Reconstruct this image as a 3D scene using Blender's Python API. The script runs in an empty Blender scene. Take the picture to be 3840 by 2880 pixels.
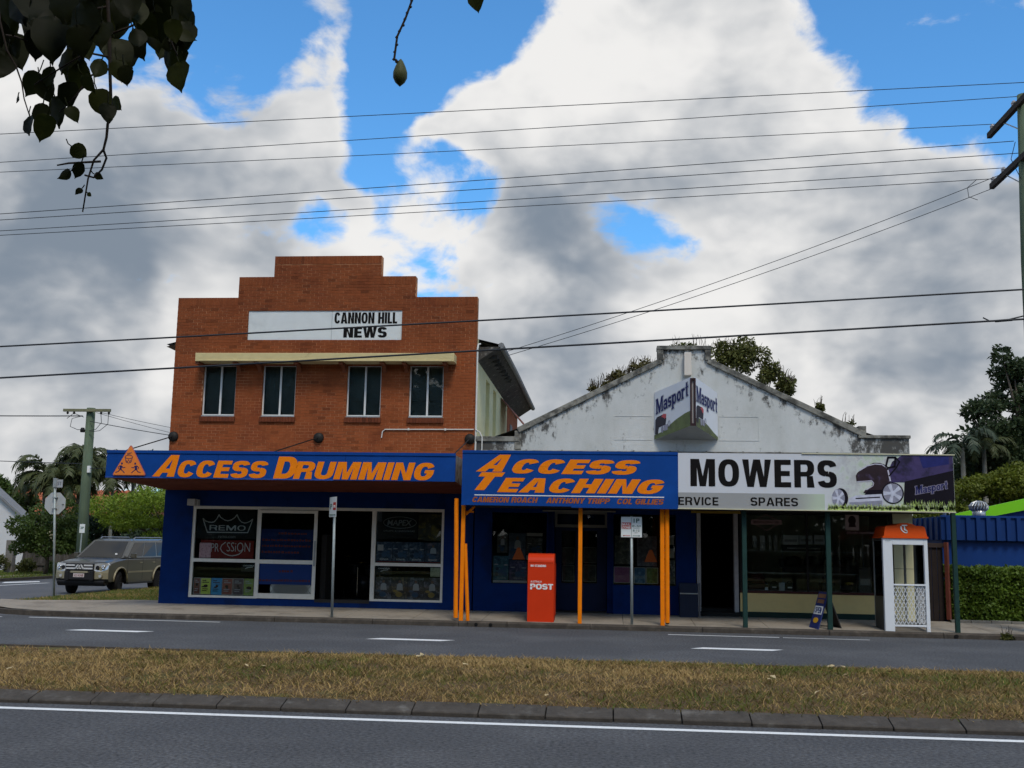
import bpy, math, random
import numpy as np
from mathutils import Vector, Matrix
R_ = math.radians
scene = bpy.context.scene
random.seed(11); rng = np.random.default_rng(5)

# ------------------------------------------------------------------ camera
YAW, PITCH, ROLL = R_(5.41), R_(8.55), R_(1.01)
EYE = Vector((0, 0, 1.75))
F = Vector((-math.sin(YAW)*math.cos(PITCH), math.cos(YAW)*math.cos(PITCH), math.sin(PITCH)))
RT = Vector((math.cos(YAW), math.sin(YAW), 0)); UP = RT.cross(F)
R2 = RT*math.cos(ROLL)+UP*math.sin(ROLL); U2 = UP*math.cos(ROLL)-RT*math.sin(ROLL)
cd = bpy.data.cameras.new('camera'); cam = bpy.data.objects.new('camera', cd)
scene.collection.objects.link(cam)
cam.matrix_world = Matrix(((R2.x, U2.x, -F.x, EYE.x), (R2.y, U2.y, -F.y, EYE.y), (R2.z, U2.z, -F.z, EYE.z), (0, 0, 0, 1)))
cd.sensor_width = 36; cd.lens = 37.5; cd.clip_start = 0.05; cd.clip_end = 3000
scene.camera = cam

# ------------------------------------------------------------------ sky and sun
SUN_EL, SUN_AZ = R_(54), R_(160)          # azimuth clockwise from +Y: behind the camera, to its right
CLOUD_BIAS = [(-0.25, 0.92, 0.3, 0.03, -0.45), (-0.19, 0.93, 0.31, 0.03, -0.4), (0.17, 0.93, 0.325, 0.03, -0.35), (-0.353, 0.829, 0.433, 0.048, -0.35), (-0.304, 0.838, 0.453, 0.039, -0.3), (-0.15, 0.885, 0.442, 0.048, -0.45), (-0.176, 0.899, 0.401, 0.035, -0.45), (-0.198, 0.911, 0.362, 0.03, -0.4), (-0.1, 0.882, 0.461, 0.043, -0.4), (-0.22, 0.921, 0.322, 0.035, -0.3), (-0.146, 0.945, 0.294, 0.035, -0.35), (0.243, 0.871, 0.428, 0.078, -0.55), (0.315, 0.868, 0.384, 0.056, -0.5), (0.295, 0.895, 0.335, 0.035, -0.4), (-0.454, 0.811, 0.369, 0.052, -0.25), (-0.297, 0.879, 0.373, 0.1, 0.35), (-0.01, 0.901, 0.433, 0.087, 0.35), (0.052, 0.923, 0.38, 0.109, 0.4), (0.112, 0.897, 0.428, 0.065, 0.3), (-0.074, 0.945, 0.32, 0.065, 0.25), (-0.263, 0.926, 0.272, 0.087, 0.3), (-0.467, 0.861, 0.201, 0.13, 0.35), (0.116, 0.958, 0.26, 0.13, 0.3), (0.232, 0.923, 0.308, 0.078, 0.3), (0.306, 0.918, 0.252, 0.087, 0.3), (0.217, 0.96, 0.179, 0.13, 0.35), (-0.074, 0.976, 0.204, 0.087, 0.3), (-0.478, 0.831, 0.283, 0.065, 0.3)]
CLOUD_DARK = [(-0.466, 0.859, 0.213, 0.082, 0.5), (-0.477, 0.862, 0.169, 0.069, 0.55), (-0.083, 0.974, 0.213, 0.056, 0.5), (-0.031, 0.983, 0.183, 0.069, 0.45), (0.254, 0.942, 0.217, 0.091, 0.45), (0.273, 0.946, 0.173, 0.069, 0.4), (-0.434, 0.891, 0.133, 0.052, 0.35), (-0.201, 0.94, 0.275, 0.056, -0.5), (-0.37, 0.885, 0.282, 0.043, -0.5), (-0.039, 0.895, 0.444, 0.052, -0.4), (0.213, 0.961, 0.175, 0.052, -0.45), (0.138, 0.977, 0.161, 0.061, -0.4), (-0.16, 0.961, 0.228, 0.078, -0.4), (-0.44, 0.894, 0.08, 0.069, -0.35)]
def sky():
    w = bpy.data.worlds.new('World'); scene.world = w; w.use_nodes = True
    nt = w.node_tree; nt.nodes.clear(); N = nt.nodes.new; L = nt.links.new
    def math_(op, a, b=None, c=None, clamp=False):
        n = N('ShaderNodeMath'); n.operation = op; n.use_clamp = clamp
        for i, v in enumerate((a, b, c)):
            if v is None: continue
            if isinstance(v, (int, float)): n.inputs[i].default_value = v
            else: L(v, n.inputs[i])
        return n.outputs[0]
    def vmath(op, a, b=None):
        n = N('ShaderNodeVectorMath'); n.operation = op
        for i, v in enumerate((a, b)):
            if v is None: continue
            if isinstance(v, tuple): n.inputs[i].default_value = v
            else: L(v, n.inputs[i])
        return n
    def smooth(v, a, b, c=0.0, d=1.0):
        n = N('ShaderNodeMapRange'); n.interpolation_type = 'SMOOTHSTEP'
        L(v, n.inputs[0]); n.inputs[1].default_value = a; n.inputs[2].default_value = b; n.inputs[3].default_value = c; n.inputs[4].default_value = d
        return n.outputs[0]
    tc = N('ShaderNodeTexCoord'); d = tc.outputs['Generated']
    sx = N('ShaderNodeTexSky'); sx.sky_type = 'NISHITA'; sx.sun_disc = False
    sx.sun_elevation = SUN_EL; sx.sun_rotation = SUN_AZ; sx.air_density = 1.0; sx.dust_density = 0.6; sx.ozone_density = 3.0
    def blobs(lst, dv):
        acc = None; dn = vmath("NORMALIZE", dv).outputs[0]
        for x, y, z, r, a in lst:
            if a == 0: continue
            dt = vmath("DOT_PRODUCT", dn, (x, y, z)).outputs["Value"]
            v = smooth(dt, math.cos(r*1.75), 1.0, 0.0, a)
            acc = v if acc is None else math_('ADD', acc, v)
        return acc
    def warp(vec, amt, sc):
        n = N('ShaderNodeTexNoise'); n.inputs['Scale'].default_value = sc; n.inputs['Detail'].default_value = 3
        L(vec, n.inputs['Vector'])
        c = vmath('SUBTRACT', n.outputs['Color'], (0.5, 0.5, 0.5)).outputs[0]
        s = N('ShaderNodeVectorMath'); s.operation = 'SCALE'; L(c, s.inputs[0]); s.inputs['Scale'].default_value = amt
        return vmath('ADD', vec, s.outputs[0]).outputs[0]
    def dens(off, det):
        v = vmath('ADD', d, off).outputs[0]
        v = vmath('MULTIPLY', v, (1.0, 1.0, 1.5)).outputs[0]
        v = warp(v, 0.10, 5.0)
        n = N('ShaderNodeTexNoise'); n.inputs['Scale'].default_value = 5.2; n.inputs['Detail'].default_value = det; n.inputs['Roughness'].default_value = 0.58
        L(v, n.inputs['Vector']); return n.outputs['Fac']
    wd = warp(d, 0.16, 4.0); wd = warp(wd, 0.05, 14.0)         # ragged outlines
    n0 = dens((3.1, 1.7, 0.4), 8); n1 = dens((3.07, 1.7, 0.49), 4); n2 = n0
    dm = math_('ADD', math_('MULTIPLY_ADD', n0, 2.3, -1.13), math_('MULTIPLY', blobs(CLOUD_BIAS, wd), 0.62))
    sz = N('ShaderNodeSeparateXYZ'); L(d, sz.inputs[0]); dm = math_('ADD', dm, smooth(sz.outputs["Z"], 0.04, 0.24, 0.30, 0.0))     # clouds bank up towards the horizon
    mask = smooth(dm, -0.08, 0.15)
    lit = math_('SUBTRACT', n2, n1)                            # thinner towards the zenith = sunlit upper side
    sh = math_('MULTIPLY_ADD', lit, -3.2, 0.42)
    sh = math_('ADD', sh, math_('MULTIPLY', blobs(CLOUD_DARK, wd), 0.46))
    sh = math_('ADD', sh, math_('MULTIPLY_ADD', n0, 1.5, -0.75))
    edge = smooth(dm, 0.0, 0.30, -0.28, 0.0)                   # thin margins glow white
    sh = math_('ADD', sh, edge)
    sh = smooth(sh, -0.20, 1.25)
    cc = N('ShaderNodeMix'); cc.data_type = 'RGBA'; L(sh, cc.inputs['Factor'])
    cc.inputs['A'].default_value = (CLOUD_LIT*1.01, CLOUD_LIT*1.0, CLOUD_LIT*0.985, 1)
    cc.inputs['B'].default_value = (CLOUD_SHADE*0.82, CLOUD_SHADE*1.0, CLOUD_SHADE*1.24, 1)
    tint = N('ShaderNodeMix'); tint.data_type = 'RGBA'; tint.blend_type = 'MULTIPLY'; tint.inputs['Factor'].default_value = 1
    L(sx.outputs[0], tint.inputs['A']); tint.inputs['B'].default_value = BLUE_GAIN
    mx = N('ShaderNodeMix'); mx.data_type = 'RGBA'; L(mask, mx.inputs['Factor'])
    L(tint.outputs['Result'], mx.inputs['A']); L(cc.outputs['Result'], mx.inputs['B'])
    bg = N('ShaderNodeBackground'); L(mx.outputs['Result'], bg.inputs['Color']); bg.inputs['Strength'].default_value = SKY_STRENGTH
    out = N('ShaderNodeOutputWorld'); L(bg.outputs[0], out.inputs['Surface'])
    w.cycles.sampling_method = 'MANUAL'; w.cycles.sample_map_resolution = 512
SKY_STRENGTH = 0.1; CLOUD_LIT = 6.1; CLOUD_SHADE = 1.9; BLUE_GAIN = (0.62, 1.18, 1.48, 1)
sky()
sl = bpy.data.lights.new('sun', 'SUN'); so = bpy.data.objects.new('sun', sl); scene.collection.objects.link(so)
sl.energy = 1.5; sl.angle = R_(18); sl.color = (1.0, 0.93, 0.82)
sd = Vector((math.sin(SUN_AZ)*math.cos(SUN_EL), math.cos(SUN_AZ)*math.cos(SUN_EL), math.sin(SUN_EL)))
so.rotation_euler = sd.to_track_quat('Z', 'Y').to_euler(); so.location = sd*60
scene.view_settings.view_transform = 'Standard'; scene.view_settings.look = 'None'
scene.view_settings.exposure = 0.5; scene.view_settings.gamma = 1; scene.view_settings.use_curve_mapping = False
scene.render.engine = 'CYCLES'
scene.cycles.max_bounces = 5; scene.cycles.transparent_max_bounces = 10; scene.cycles.use_denoising = True; scene.cycles.use_adaptive_sampling = True; scene.cycles.adaptive_threshold = 0.02

# ------------------------------------------------------------------ helpers
col = scene.collection
def S(r, g, b, k=1.0):
    f = lambda c: (c/12.92 if c <= .04045 else ((c+.055)/1.055)**2.4)*k
    return (f(r/255), f(g/255), f(b/255))
def M(name, c, rough=.65, metal=0, var=.12, vscale=3.0, c2=None, c2scale=2.0, c2lo=.5, c2hi=.65, bump=0.0, bscale=60, spec=.25, tint=False, coat=0, stretch=None, hue2=None, transl=0):
    """procedural principled material: base colour, soft mottling, optional second colour in patches, optional per-piece tint, fine relief"""
    m = bpy.data.materials.new(name); m.use_nodes = True; nt = m.node_tree; N = nt.nodes.new; L = nt.links.new
    b = nt.nodes['Principled BSDF']; b.inputs['Roughness'].default_value = rough; b.inputs['Metallic'].default_value = metal
    b.inputs['Specular IOR Level'].default_value = spec
    if coat: b.inputs['Coat Weight'].default_value = coat; b.inputs['Coat Roughness'].default_value = .06
    tc = N('ShaderNodeTexCoord'); vec = tc.outputs['Object']
    if stretch:
        mp = N('ShaderNodeMapping'); mp.inputs['Scale'].default_value = stretch; L(vec, mp.inputs['Vector']); vec = mp.outputs[0]
    def mixc(fac, a, bb, blend='MIX'):
        n = N('ShaderNodeMix'); n.data_type = 'RGBA'; n.blend_type = blend
        for key, v in (('Factor', fac), ('A', a), ('B', bb)):
            if isinstance(v, (int, float)): n.inputs[key].default_value = v
            elif isinstance(v, tuple): n.inputs[key].default_value = (*v[:3], 1)
            else: L(v, n.inputs[key])
        return n.outputs['Result']
    colr = (*c, 1)
    if c2:
        n2 = N('ShaderNodeTexNoise'); n2.inputs['Scale'].default_value = c2scale; n2.inputs['Detail'].default_value = 6; n2.inputs['Roughness'].default_value = .62
        L(vec, n2.inputs['Vector'])
        mr = N('ShaderNodeMapRange'); mr.interpolation_type = 'SMOOTHSTEP'; L(n2.outputs['Fac'], mr.inputs[0]); mr.inputs[1].default_value = c2lo; mr.inputs[2].default_value = c2hi
        colr = mixc(mr.outputs[0], tuple(c), tuple(c2))
    n1 = N('ShaderNodeTexNoise'); n1.inputs['Scale'].default_value = vscale; n1.inputs['Detail'].default_value = 7; n1.inputs['Roughness'].default_value = .65; L(vec, n1.inputs['Vector'])
    mr1 = N('ShaderNodeMapRange'); L(n1.outputs['Fac'], mr1.inputs[0]); mr1.inputs[1].default_value = .25; mr1.inputs[2].default_value = .75; mr1.inputs[3].default_value = 1-var; mr1.inputs[4].default_value = 1+var
    cm = N('ShaderNodeCombineColor'); [L(mr1.outputs[0], cm.inputs[i]) for i in range(3)]
    colr = mixc(1.0, colr if not isinstance(colr, tuple) else tuple(c), cm.outputs[0], 'MULTIPLY')
    if tint:
        at = N('ShaderNodeAttribute'); at.attribute_name = 'tint'
        c3 = N('ShaderNodeCombineColor'); [L(at.outputs['Fac'], c3.inputs[i]) for i in range(3)]
        colr = mixc(1.0, colr, c3.outputs[0], 'MULTIPLY')
        if hue2:
            mr3 = N('ShaderNodeMapRange'); L(at.outputs['Fac'], mr3.inputs[0]); mr3.inputs[1].default_value = 1.05; mr3.inputs[2].default_value = 1.5
            colr = mixc(mr3.outputs[0], colr, tuple(hue2))
    L(colr, b.inputs['Base Color'])
    if transl:
        tr = N('ShaderNodeBsdfTranslucent'); L(colr, tr.inputs['Color']); ms = N('ShaderNodeMixShader'); ms.inputs[0].default_value = transl
        L(b.outputs[0], ms.inputs[1]); L(tr.outputs[0], ms.inputs[2]); L(ms.outputs[0], nt.nodes['Material Output'].inputs['Surface'])
    if bump:
        nb = N('ShaderNodeTexNoise'); nb.inputs['Scale'].default_value = bscale; nb.inputs['Detail'].default_value = 4; L(vec, nb.inputs['Vector'])
        bp = N('ShaderNodeBump'); bp.inputs['Strength'].default_value = bump; bp.inputs['Distance'].default_value = .01; L(nb.outputs['Fac'], bp.inputs['Height']); L(bp.outputs[0], b.inputs['Normal'])
    return m
def glass(name, tintc=(.9, .95, .93), ior=1.5, gain=1.0):
    m = bpy.data.materials.new(name); m.use_nodes = True; nt = m.node_tree; nt.nodes.clear(); N = nt.nodes.new; L = nt.links.new
    fr = N('ShaderNodeFresnel'); fr.inputs[0].default_value = ior
    mu = N('ShaderNodeMath'); mu.operation = 'MULTIPLY'; mu.use_clamp = True; mu.inputs[1].default_value = gain; L(fr.outputs[0], mu.inputs[0])
    t = N('ShaderNodeBsdfTransparent'); t.inputs[0].default_value = (*tintc, 1); g = N('ShaderNodeBsdfGlossy'); g.inputs['Roughness'].default_value = .015
    mx = N('ShaderNodeMixShader'); L(mu.outputs[0], mx.inputs[0]); L(t.outputs[0], mx.inputs[1]); L(g.outputs[0], mx.inputs[2])
    o = N('ShaderNodeOutputMaterial'); L(mx.outputs[0], o.inputs[0]); return m

class MB:
    def __init__(s): s.v = []; s.f = []; s.m = []; s.t = []
    def add(s, vs, fs, m=0, t=1.0):
        k = len(s.v); s.v += [tuple(p) for p in vs]
        for f in fs: s.f.append(tuple(i+k for i in f)); s.m.append(m); s.t.append(t)
        return s
    def box(s, x0, x1, y0, y1, z0, z1, m=0, t=1.0, back=True):
        vs = [(x0, y0, z0), (x1, y0, z0), (x1, y1, z0), (x0, y1, z0), (x0, y0, z1), (x1, y0, z1), (x1, y1, z1), (x0, y1, z1)]
        fs = [(0, 1, 5, 4), (1, 2, 6, 5), (3, 0, 4, 7), (4, 5, 6, 7), (3, 2, 1, 0)] + ([(2, 3, 7, 6)] if back else [])
        return s.add(vs, fs, m, t)
    def poly(s, pts, m=0, t=1.0): return s.add(pts, [tuple(range(len(pts)))], m, t)
    def prism(s, pts, y0, y1, m=0, t=1.0):          # outline in (x, z), counter-clockwise seen from -Y, extruded along y
        n = len(pts)
        a = sum(pts[i][0]*pts[(i+1) % n][1]-pts[(i+1) % n][0]*pts[i][1] for i in range(n))
        if a < 0: pts = pts[::-1]
        vs = [(x, y0, z) for x, z in pts]+[(x, y1, z) for x, z in pts]
        fs = [tuple(range(n)), tuple(range(2*n-1, n-1, -1))]+[(i+n, (i+1) % n+n, (i+1) % n, i) for i in range(n)]
        return s.add(vs, fs, m, t)
    def prismx(s, pts, x0, x1, m=0, t=1.0):         # outline in (y, z), extruded along x
        n = len(pts)
        a = sum(pts[i][0]*pts[(i+1) % n][1]-pts[(i+1) % n][0]*pts[i][1] for i in range(n))
        if a < 0: pts = pts[::-1]
        vs = [(x0, y, z) for y, z in pts]+[(x1, y, z) for y, z in pts]
        fs = [tuple(range(n-1, -1, -1)), tuple(range(n, 2*n))]+[(i, (i+1) % n, (i+1) % n+n, i+n) for i in range(n)]
        return s.add(vs, fs, m, t)
    def tube(s, pts, r, n=8, m=0, caps=True, t=1.0):
        pts = [Vector(p) for p in pts]; k = len(pts); rs = r if isinstance(r, (list, tuple)) else [r]*k
        vs = []; up = None
        for i, p in enumerate(pts):
            d = (pts[min(i+1, k-1)]-pts[max(i-1, 0)]).normalized()
            if up is None: up = Vector((0, 0, 1)) if abs(d.z) < .9 else Vector((0, 1, 0))
            a = d.cross(up).normalized(); up = a.cross(d).normalized()
            for j in range(n):
                th = 2*math.pi*j/n; vs.append(p+(a*math.cos(th)+up*math.sin(th))*rs[i])
        fs = [(i*n+j, i*n+(j+1) % n, (i+1)*n+(j+1) % n, (i+1)*n+j) for i in range(k-1) for j in range(n)]
        if caps: fs += [tuple(range(n-1, -1, -1)), tuple(range((k-1)*n, k*n))]
        return s.add(vs, fs, m, t)
    def cyl(s, p0, p1, r0, r1=None, n=14, m=0): return s.tube([p0, p1], [r0, r0 if r1 is None else r1], n, m)
    def lathe(s, prof, c=(0, 0, 0), axis='z', n=20, m=0):
        vs = []
        for r, h in prof:
            for j in range(n):
                th = 2*math.pi*j/n; a, b = r*math.cos(th), r*math.sin(th)
                p = {'z': (a, b, h), 'y': (a, h, b), 'x': (h, a, b)}[axis]; vs.append((p[0]+c[0], p[1]+c[1], p[2]+c[2]))
        k = len(prof); fs = [(i*n+j, i*n+(j+1) % n, (i+1)*n+(j+1) % n, (i+1)*n+j) for i in range(k-1) for j in range(n)]
        fs += [tuple(range(n-1, -1, -1)), tuple(range((k-1)*n, k*n))]
        return s.add(vs, fs, m)
    def xform(s, mat): s.v = [tuple(mat @ Vector(p)) for p in s.v]; return s

def base_of(o):
    v = Vector((0, 0, 0))
    while o is not None: v += o.location; o = o.parent
    return v
def tag(o, label=None, cat=None, group=None, kind=None):
    if label: o['label'] = label
    if cat: o['category'] = cat
    if group: o['group'] = group
    if kind: o['kind'] = kind
    return o
def obj(name, mb, mats, parent=None, label=None, cat=None, group=None, kind=None, smooth=False, local=False, bevel=0, recenter=True):
    mats = mats if isinstance(mats, (list, tuple)) else [mats]
    vs = mb.v; off = Vector((0, 0, 0))
    if parent is not None and not local: off = base_of(parent)
    elif parent is None and recenter and not local:
        xs, ys, zs = zip(*vs); off = Vector(((min(xs)+max(xs))/2, (min(ys)+max(ys))/2, min(zs)))
    me = bpy.data.meshes.new(name); me.from_pydata([(p[0]-off.x, p[1]-off.y, p[2]-off.z) for p in vs], [], mb.f)
    for m in mats: me.materials.append(m)
    if len(mats) > 1: me.polygons.foreach_set('material_index', mb.m)
    if any(t != 1.0 for t in mb.t) or any('tint' in m.name for m in mats):
        a = me.attributes.new('tint', 'FLOAT', 'FACE'); a.data.foreach_set('value', mb.t)
    if smooth: me.polygons.foreach_set('use_smooth', [True]*len(mb.f))
    me.update()
    o = bpy.data.objects.new(name, me); col.objects.link(o)
    if parent is not None: o.parent = parent
    else: o.location = off
    if bevel:
        bv = o.modifiers.new('bevel', 'BEVEL'); bv.width = bevel; bv.segments = 2; bv.limit_method = 'ANGLE'; bv.angle_limit = R_(40)
    return tag(o, label, cat, group, kind)
def thing(name, loc, label, cat, group=None, rz=0):
    o = bpy.data.objects.new(name, None); o.empty_display_size = .2; col.objects.link(o); o.location = loc; o.rotation_euler = (0, 0, rz)
    return tag(o, label, cat, group)
def struct(name, mb, m, parent=None, smooth=False, **k): return obj(name, mb, m, parent, kind='structure' if parent is None else None, smooth=smooth, recenter=False, **k)
def copy(o, parent, loc=None):
    c = o.copy(); col.objects.link(c); c.parent = parent
    if loc is not None: c.location = loc
    return c

def text_mb(s, rect, y=0.0, shear=0.0, bold=0.0, depth=.004, warp=None, space=1.0):
    """lettering as geometry: fitted to rect = (x0, z0, x1, z1) in a wall plane at y (front at y-depth)"""
    cu = bpy.data.curves.new('t', 'FONT'); cu.body = s; cu.size = 1; cu.shear = shear; cu.offset = bold; cu.extrude = .01; cu.space_character = space; cu.resolution_u = 3
    o = bpy.data.objects.new('t', cu); col.objects.link(o); bpy.context.view_layer.update()
    ev = o.evaluated_get(bpy.context.evaluated_depsgraph_get()); me = ev.to_mesh()
    co = np.empty(len(me.vertices)*3); me.vertices.foreach_get('co', co); co = co.reshape(-1, 3)
    fs = [tuple(p.vertices) for p in me.polygons]; ev.to_mesh_clear()
    bpy.data.objects.remove(o); bpy.data.curves.remove(cu)
    lo, hi = co.min(0), co.max(0); x0, z0, x1, z1 = rect; mb = MB(); vs = []
    for p in co:
        u = (p[0]-lo[0])/(hi[0]-lo[0]); v = (p[1]-lo[1])/(hi[1]-lo[1])
        X = x0+u*(x1-x0); Z = z0+v*(z1-z0)
        if warp: X, Z = warp(X, Z)
        vs.append((X, y-depth if p[2] > 0 else y, Z))
    return mb.add(vs, fs)
def strip(mb, pts, w, y, depth=.004, m=0):            # flat painted stroke following (x, z) points
    pts = [Vector((p[0], p[1])) for p in pts]
    for a, b in zip(pts, pts[1:]):
        d = (b-a); 
        if d.length < 1e-6: continue
        d.normalize(); n = Vector((-d.y, d.x))*w/2; e = d*w*.2
        mb.prism([tuple(a-e+n), tuple(a-e-n), tuple(b+e-n), tuple(b+e+n)], y-depth, y, m)
    return mb
def disc(cx, cz, rx, rz, n=20, a0=0, a1=360): return [(cx+rx*math.cos(R_(a0+(a1-a0)*i/n)), cz+rz*math.sin(R_(a0+(a1-a0)*i/n))) for i in range(n if a1-a0 >= 360 else n+1)]
def cells(xs, zs, filled, y0, y1):
    """a wall slab built from a grid of cells, with real openings and reveals"""
    mb = MB(); g = [[filled((xs[i]+xs[i+1])/2, (zs[j]+zs[j+1])/2) for j in range(len(zs)-1)] for i in range(len(xs)-1)]
    F_ = lambda i, j: 0 <= i < len(xs)-1 and 0 <= j < len(zs)-1 and g[i][j]
    for i in range(len(xs)-1):
        for j in range(len(zs)-1):
            if not g[i][j]: continue
            a, b, c, d = xs[i], xs[i+1], zs[j], zs[j+1]
            mb.poly([(a, y0, c), (b, y0, c), (b, y0, d), (a, y0, d)]); mb.poly([(b, y1, c), (a, y1, c), (a, y1, d), (b, y1, d)])
            if not F_(i-1, j): mb.poly([(a, y1, c), (a, y0, c), (a, y0, d), (a, y1, d)])
            if not F_(i+1, j): mb.poly([(b, y0, c), (b, y1, c), (b, y1, d), (b, y0, d)])
            if not F_(i, j-1): mb.poly([(a, y1, c), (b, y1, c), (b, y0, c), (a, y0, c)])
            if not F_(i, j+1): mb.poly([(a, y0, d), (b, y0, d), (b, y1, d), (a, y1, d)])
    return mb
def wall(x0, x1, z0, z1, holes, y0, y1):
    xs = sorted({x0, x1, *[h[0] for h in holes], *[h[1] for h in holes]}); zs = sorted({z0, z1, *[h[2] for h in holes], *[h[3] for h in holes]})
    return cells(xs, zs, lambda x, z: not any(h[0] < x < h[1] and h[2] < z < h[3] for h in holes), y0, y1)

# --- heavy sign-writer's capitals, drawn as polygons in a unit box (a = stem width, b = bar height, as fractions of the box)
def _sup(t, rx, rz, n=2.5):
    c, s = math.cos(t), math.sin(t); return (math.copysign(abs(c)**(2/n), c)*rx, math.copysign(abs(s)**(2/n), s)*rz)
def _ring(cx, cz, rx, rz, a, b, t0, t1, k=18, n=2.5):
    out = []; T = [R_(t0+(t1-t0)*i/k) for i in range(k+1)]
    for p, q in zip(T, T[1:]):
        o0, o1, i1, i0 = _sup(p, rx, rz, n), _sup(q, rx, rz, n), _sup(q, rx-a, rz-b, n), _sup(p, rx-a, rz-b, n); out.append([(cx+x, cz+z) for x, z in (o0, o1, i1, i0)])
    return out
def _rect(x0, z0, x1, z1): return [(x0, z0), (x1, z0), (x1, z1), (x0, z1)]
def glyph(ch, a, b):
    h = .5; R = _rect
    if ch == 'I': return [R(0, 0, 1, 1)]
    if ch == 'E': return [R(0, 0, a, 1), R(a, 0, 1, b), R(a, h-b/2, .93, h+b/2), R(a, 1-b, 1, 1)]
    if ch == 'L': return [R(0, 0, a, 1), R(a, 0, 1, b)]
    if ch == 'T': return [R(h-a/2, 0, h+a/2, 1-b), R(0, 1-b, 1, 1)]
    if ch == 'H': return [R(0, 0, a, 1), R(1-a, 0, 1, 1), R(a, h-b/2, 1-a, h+b/2)]
    if ch == 'N': return [[(0, 0), (a, 0), (a, .63), (1-a*1.08, 0), (1, 0), (1, 1), (1-a, 1), (1-a, .37), (a*1.08, 1), (0, 1)]]
    if ch == 'M': return [[(0, 0), (a, 0), (a, .70), (.5-a*.48, 0), (.5+a*.48, 0), (1-a, .70), (1-a, 0), (1, 0), (1, 1), (1-a*1.35, 1), (.5, .36), (a*1.35, 1), (0, 1)]]
    if ch == 'W': return [[(.17, 0), (.17+a*1.0, 0), (.5, .60), (.83-a*1.0, 0), (.83, 0), (1, 1), (1-a*.98, 1), (.745, .36), (.5+a*.52, 1), (.5-a*.52, 1), (.255, .36), (a*.98, 1), (0, 1)]]
    if ch == 'V': return [[(.5-a*.55, 0), (.5+a*.55, 0), (1, 1), (1-a*1.05, 1), (.5, .27), (a*1.05, 1), (0, 1)]]
    if ch == 'Y': return [[(.5-a/2, 0), (.5+a/2, 0), (.5+a/2, .42), (1, 1), (1-a*1.1, 1), (.5, .60), (a*1.1, 1), (0, 1), (.5-a/2, .42)]]
    if ch == 'A':
        f = lambda z: .5-a*.64+0*z; lx = lambda z: (f(1))*z; rx = lambda z: a*1.08+(.5-a*1.08)*z/.80; c0, c1 = .18, .18+b*.85
        return [[(0, 0), (a*1.08, 0), (rx(c0), c0), (1-rx(c0), c0), (1-a*1.08, 0), (1, 0), (.5+a*.64, 1), (.5, 1), (.5, .80), (1-rx(c1), c1), (rx(c1), c1), (.5, .80), (.5, 1), (.5-a*.64, 1)]]
    if ch == 'O': return _ring(.5, .5, .5, .5, a, b, 0, 360, 32)
    if ch == 'C': return _ring(.5, .5, .5, .5, a, b, 28, 332, 28)
    if ch == 'G': return _ring(.5, .5, .5, .5, a, b, 28, 358, 28)+[R(.53, .40, 1-a, .40+b*.85), R(1-a, .34, .999, .40+b*.85)]
    if ch == 'U': return [R(0, .38, a, 1), R(1-a, .38, 1, 1)]+_ring(.5, .38, .5, .38, a, b, 180, 360, 18)
    if ch == 'D': return [R(0, 0, a, 1), R(a, 0, .45, b), R(a, 1-b, .45, 1)]+_ring(.45, .5, .55, .5, a, b, -90, 90, 18)
    if ch in 'PR':
        zc = .70 if ch == 'R' else .68; rr = 1-zc; o = [R(0, 0, a, 1), R(a, 1-b*.9, .55, 1), R(a, zc-rr, .55, zc-rr+b*.9)]+_ring(.55, zc, .45, rr, a, b*.9, -90, 90, 14)
        if ch == 'R': o += [[(1-a*1.12, 0), (1, 0), (.92, .42), (.72, .415), (.62, .41)]]
        return o
    if ch == 'B': return [R(0, 0, a, 1), R(a, 0, .5, b), R(a, .5-b/2, .5, .5+b/2), R(a, 1-b, .5, 1)]+_ring(.5, .265, .5, .265, a, b, -90, 90, 12)+_ring(.5, .755, .44, .245, a, b, -90, 90, 12)
    if ch == 'Z': return [R(0, 0, 1, b), R(0, 1-b, 1, 1), [(0, b), (a*1.2, b), (1, 1-b), (1-a*1.2, 1-b)]]
    if ch == 'S':
        r = (1+b)/4; return _ring(.5, 1-r, .5, r, a, b, 12, 262, 18)+[[(.5-.02+x, z) for x, z in ((-.06, 1-2*r+.005), (-.06, 1-2*r+b), (.08, 2*r), (.08, 2*r-b))][::-1]]+_ring(.5, r, .5, r, a, b, -168, 82, 18)
    # lower case of the slab-serif wordmark (x-height .66)
    x_ = .66
    if ch == 'm_M': return glyph('M', a, b)+[R(-.06, -.0, a+.06, .085), R(1-a-.06, 0, 1.06, .085), R(-.06, .915, a, 1), R(1-a, .915, 1.06, 1)]
    if ch == 'o': return _ring(.5, x_/2, .5, x_/2, a, b*.7, 0, 360, 26, 2.2)
    if ch == 'a': return _ring(.46, .21, .46, .21, a*.9, b*.6, 0, 360, 20, 2.2)+[R(1-a, 0, 1, .5), R(1-a, 0, 1.1, .085)]+_ring(.5, .43, .5, .23, a, b*.65, 0, 160, 12, 2.2)
    if ch == 's': return [[(x, z*x_) for x, z in p] for p in glyph('S', a*.95, b*1.0)]
    if ch == 'p': return _ring(.54, x_/2, .46, x_/2, a*.9, b*.7, 0, 360, 24, 2.2)+[R(0, -.26, a, x_), R(-.1, -.27, a+.1, -.19), R(-.12, x_-.085, a, x_)]
    if ch == 'r': return [R(0, 0, a, x_), R(-.1, 0, a+.16, .085), R(-.12, x_-.085, a, x_)]+_ring(.62, .42, .5, .24, a*.9, b*.75, 25, 160, 10, 2.2)
    if ch == 't': return [R(.22, .12, .22+a, .92), R(0, x_-.10, .9, x_)]+_ring(.60, .16, .38, .16, a, b*.65, 180, 330, 10, 2.2)
    return [R(0, 0, 1, 1)]
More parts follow.
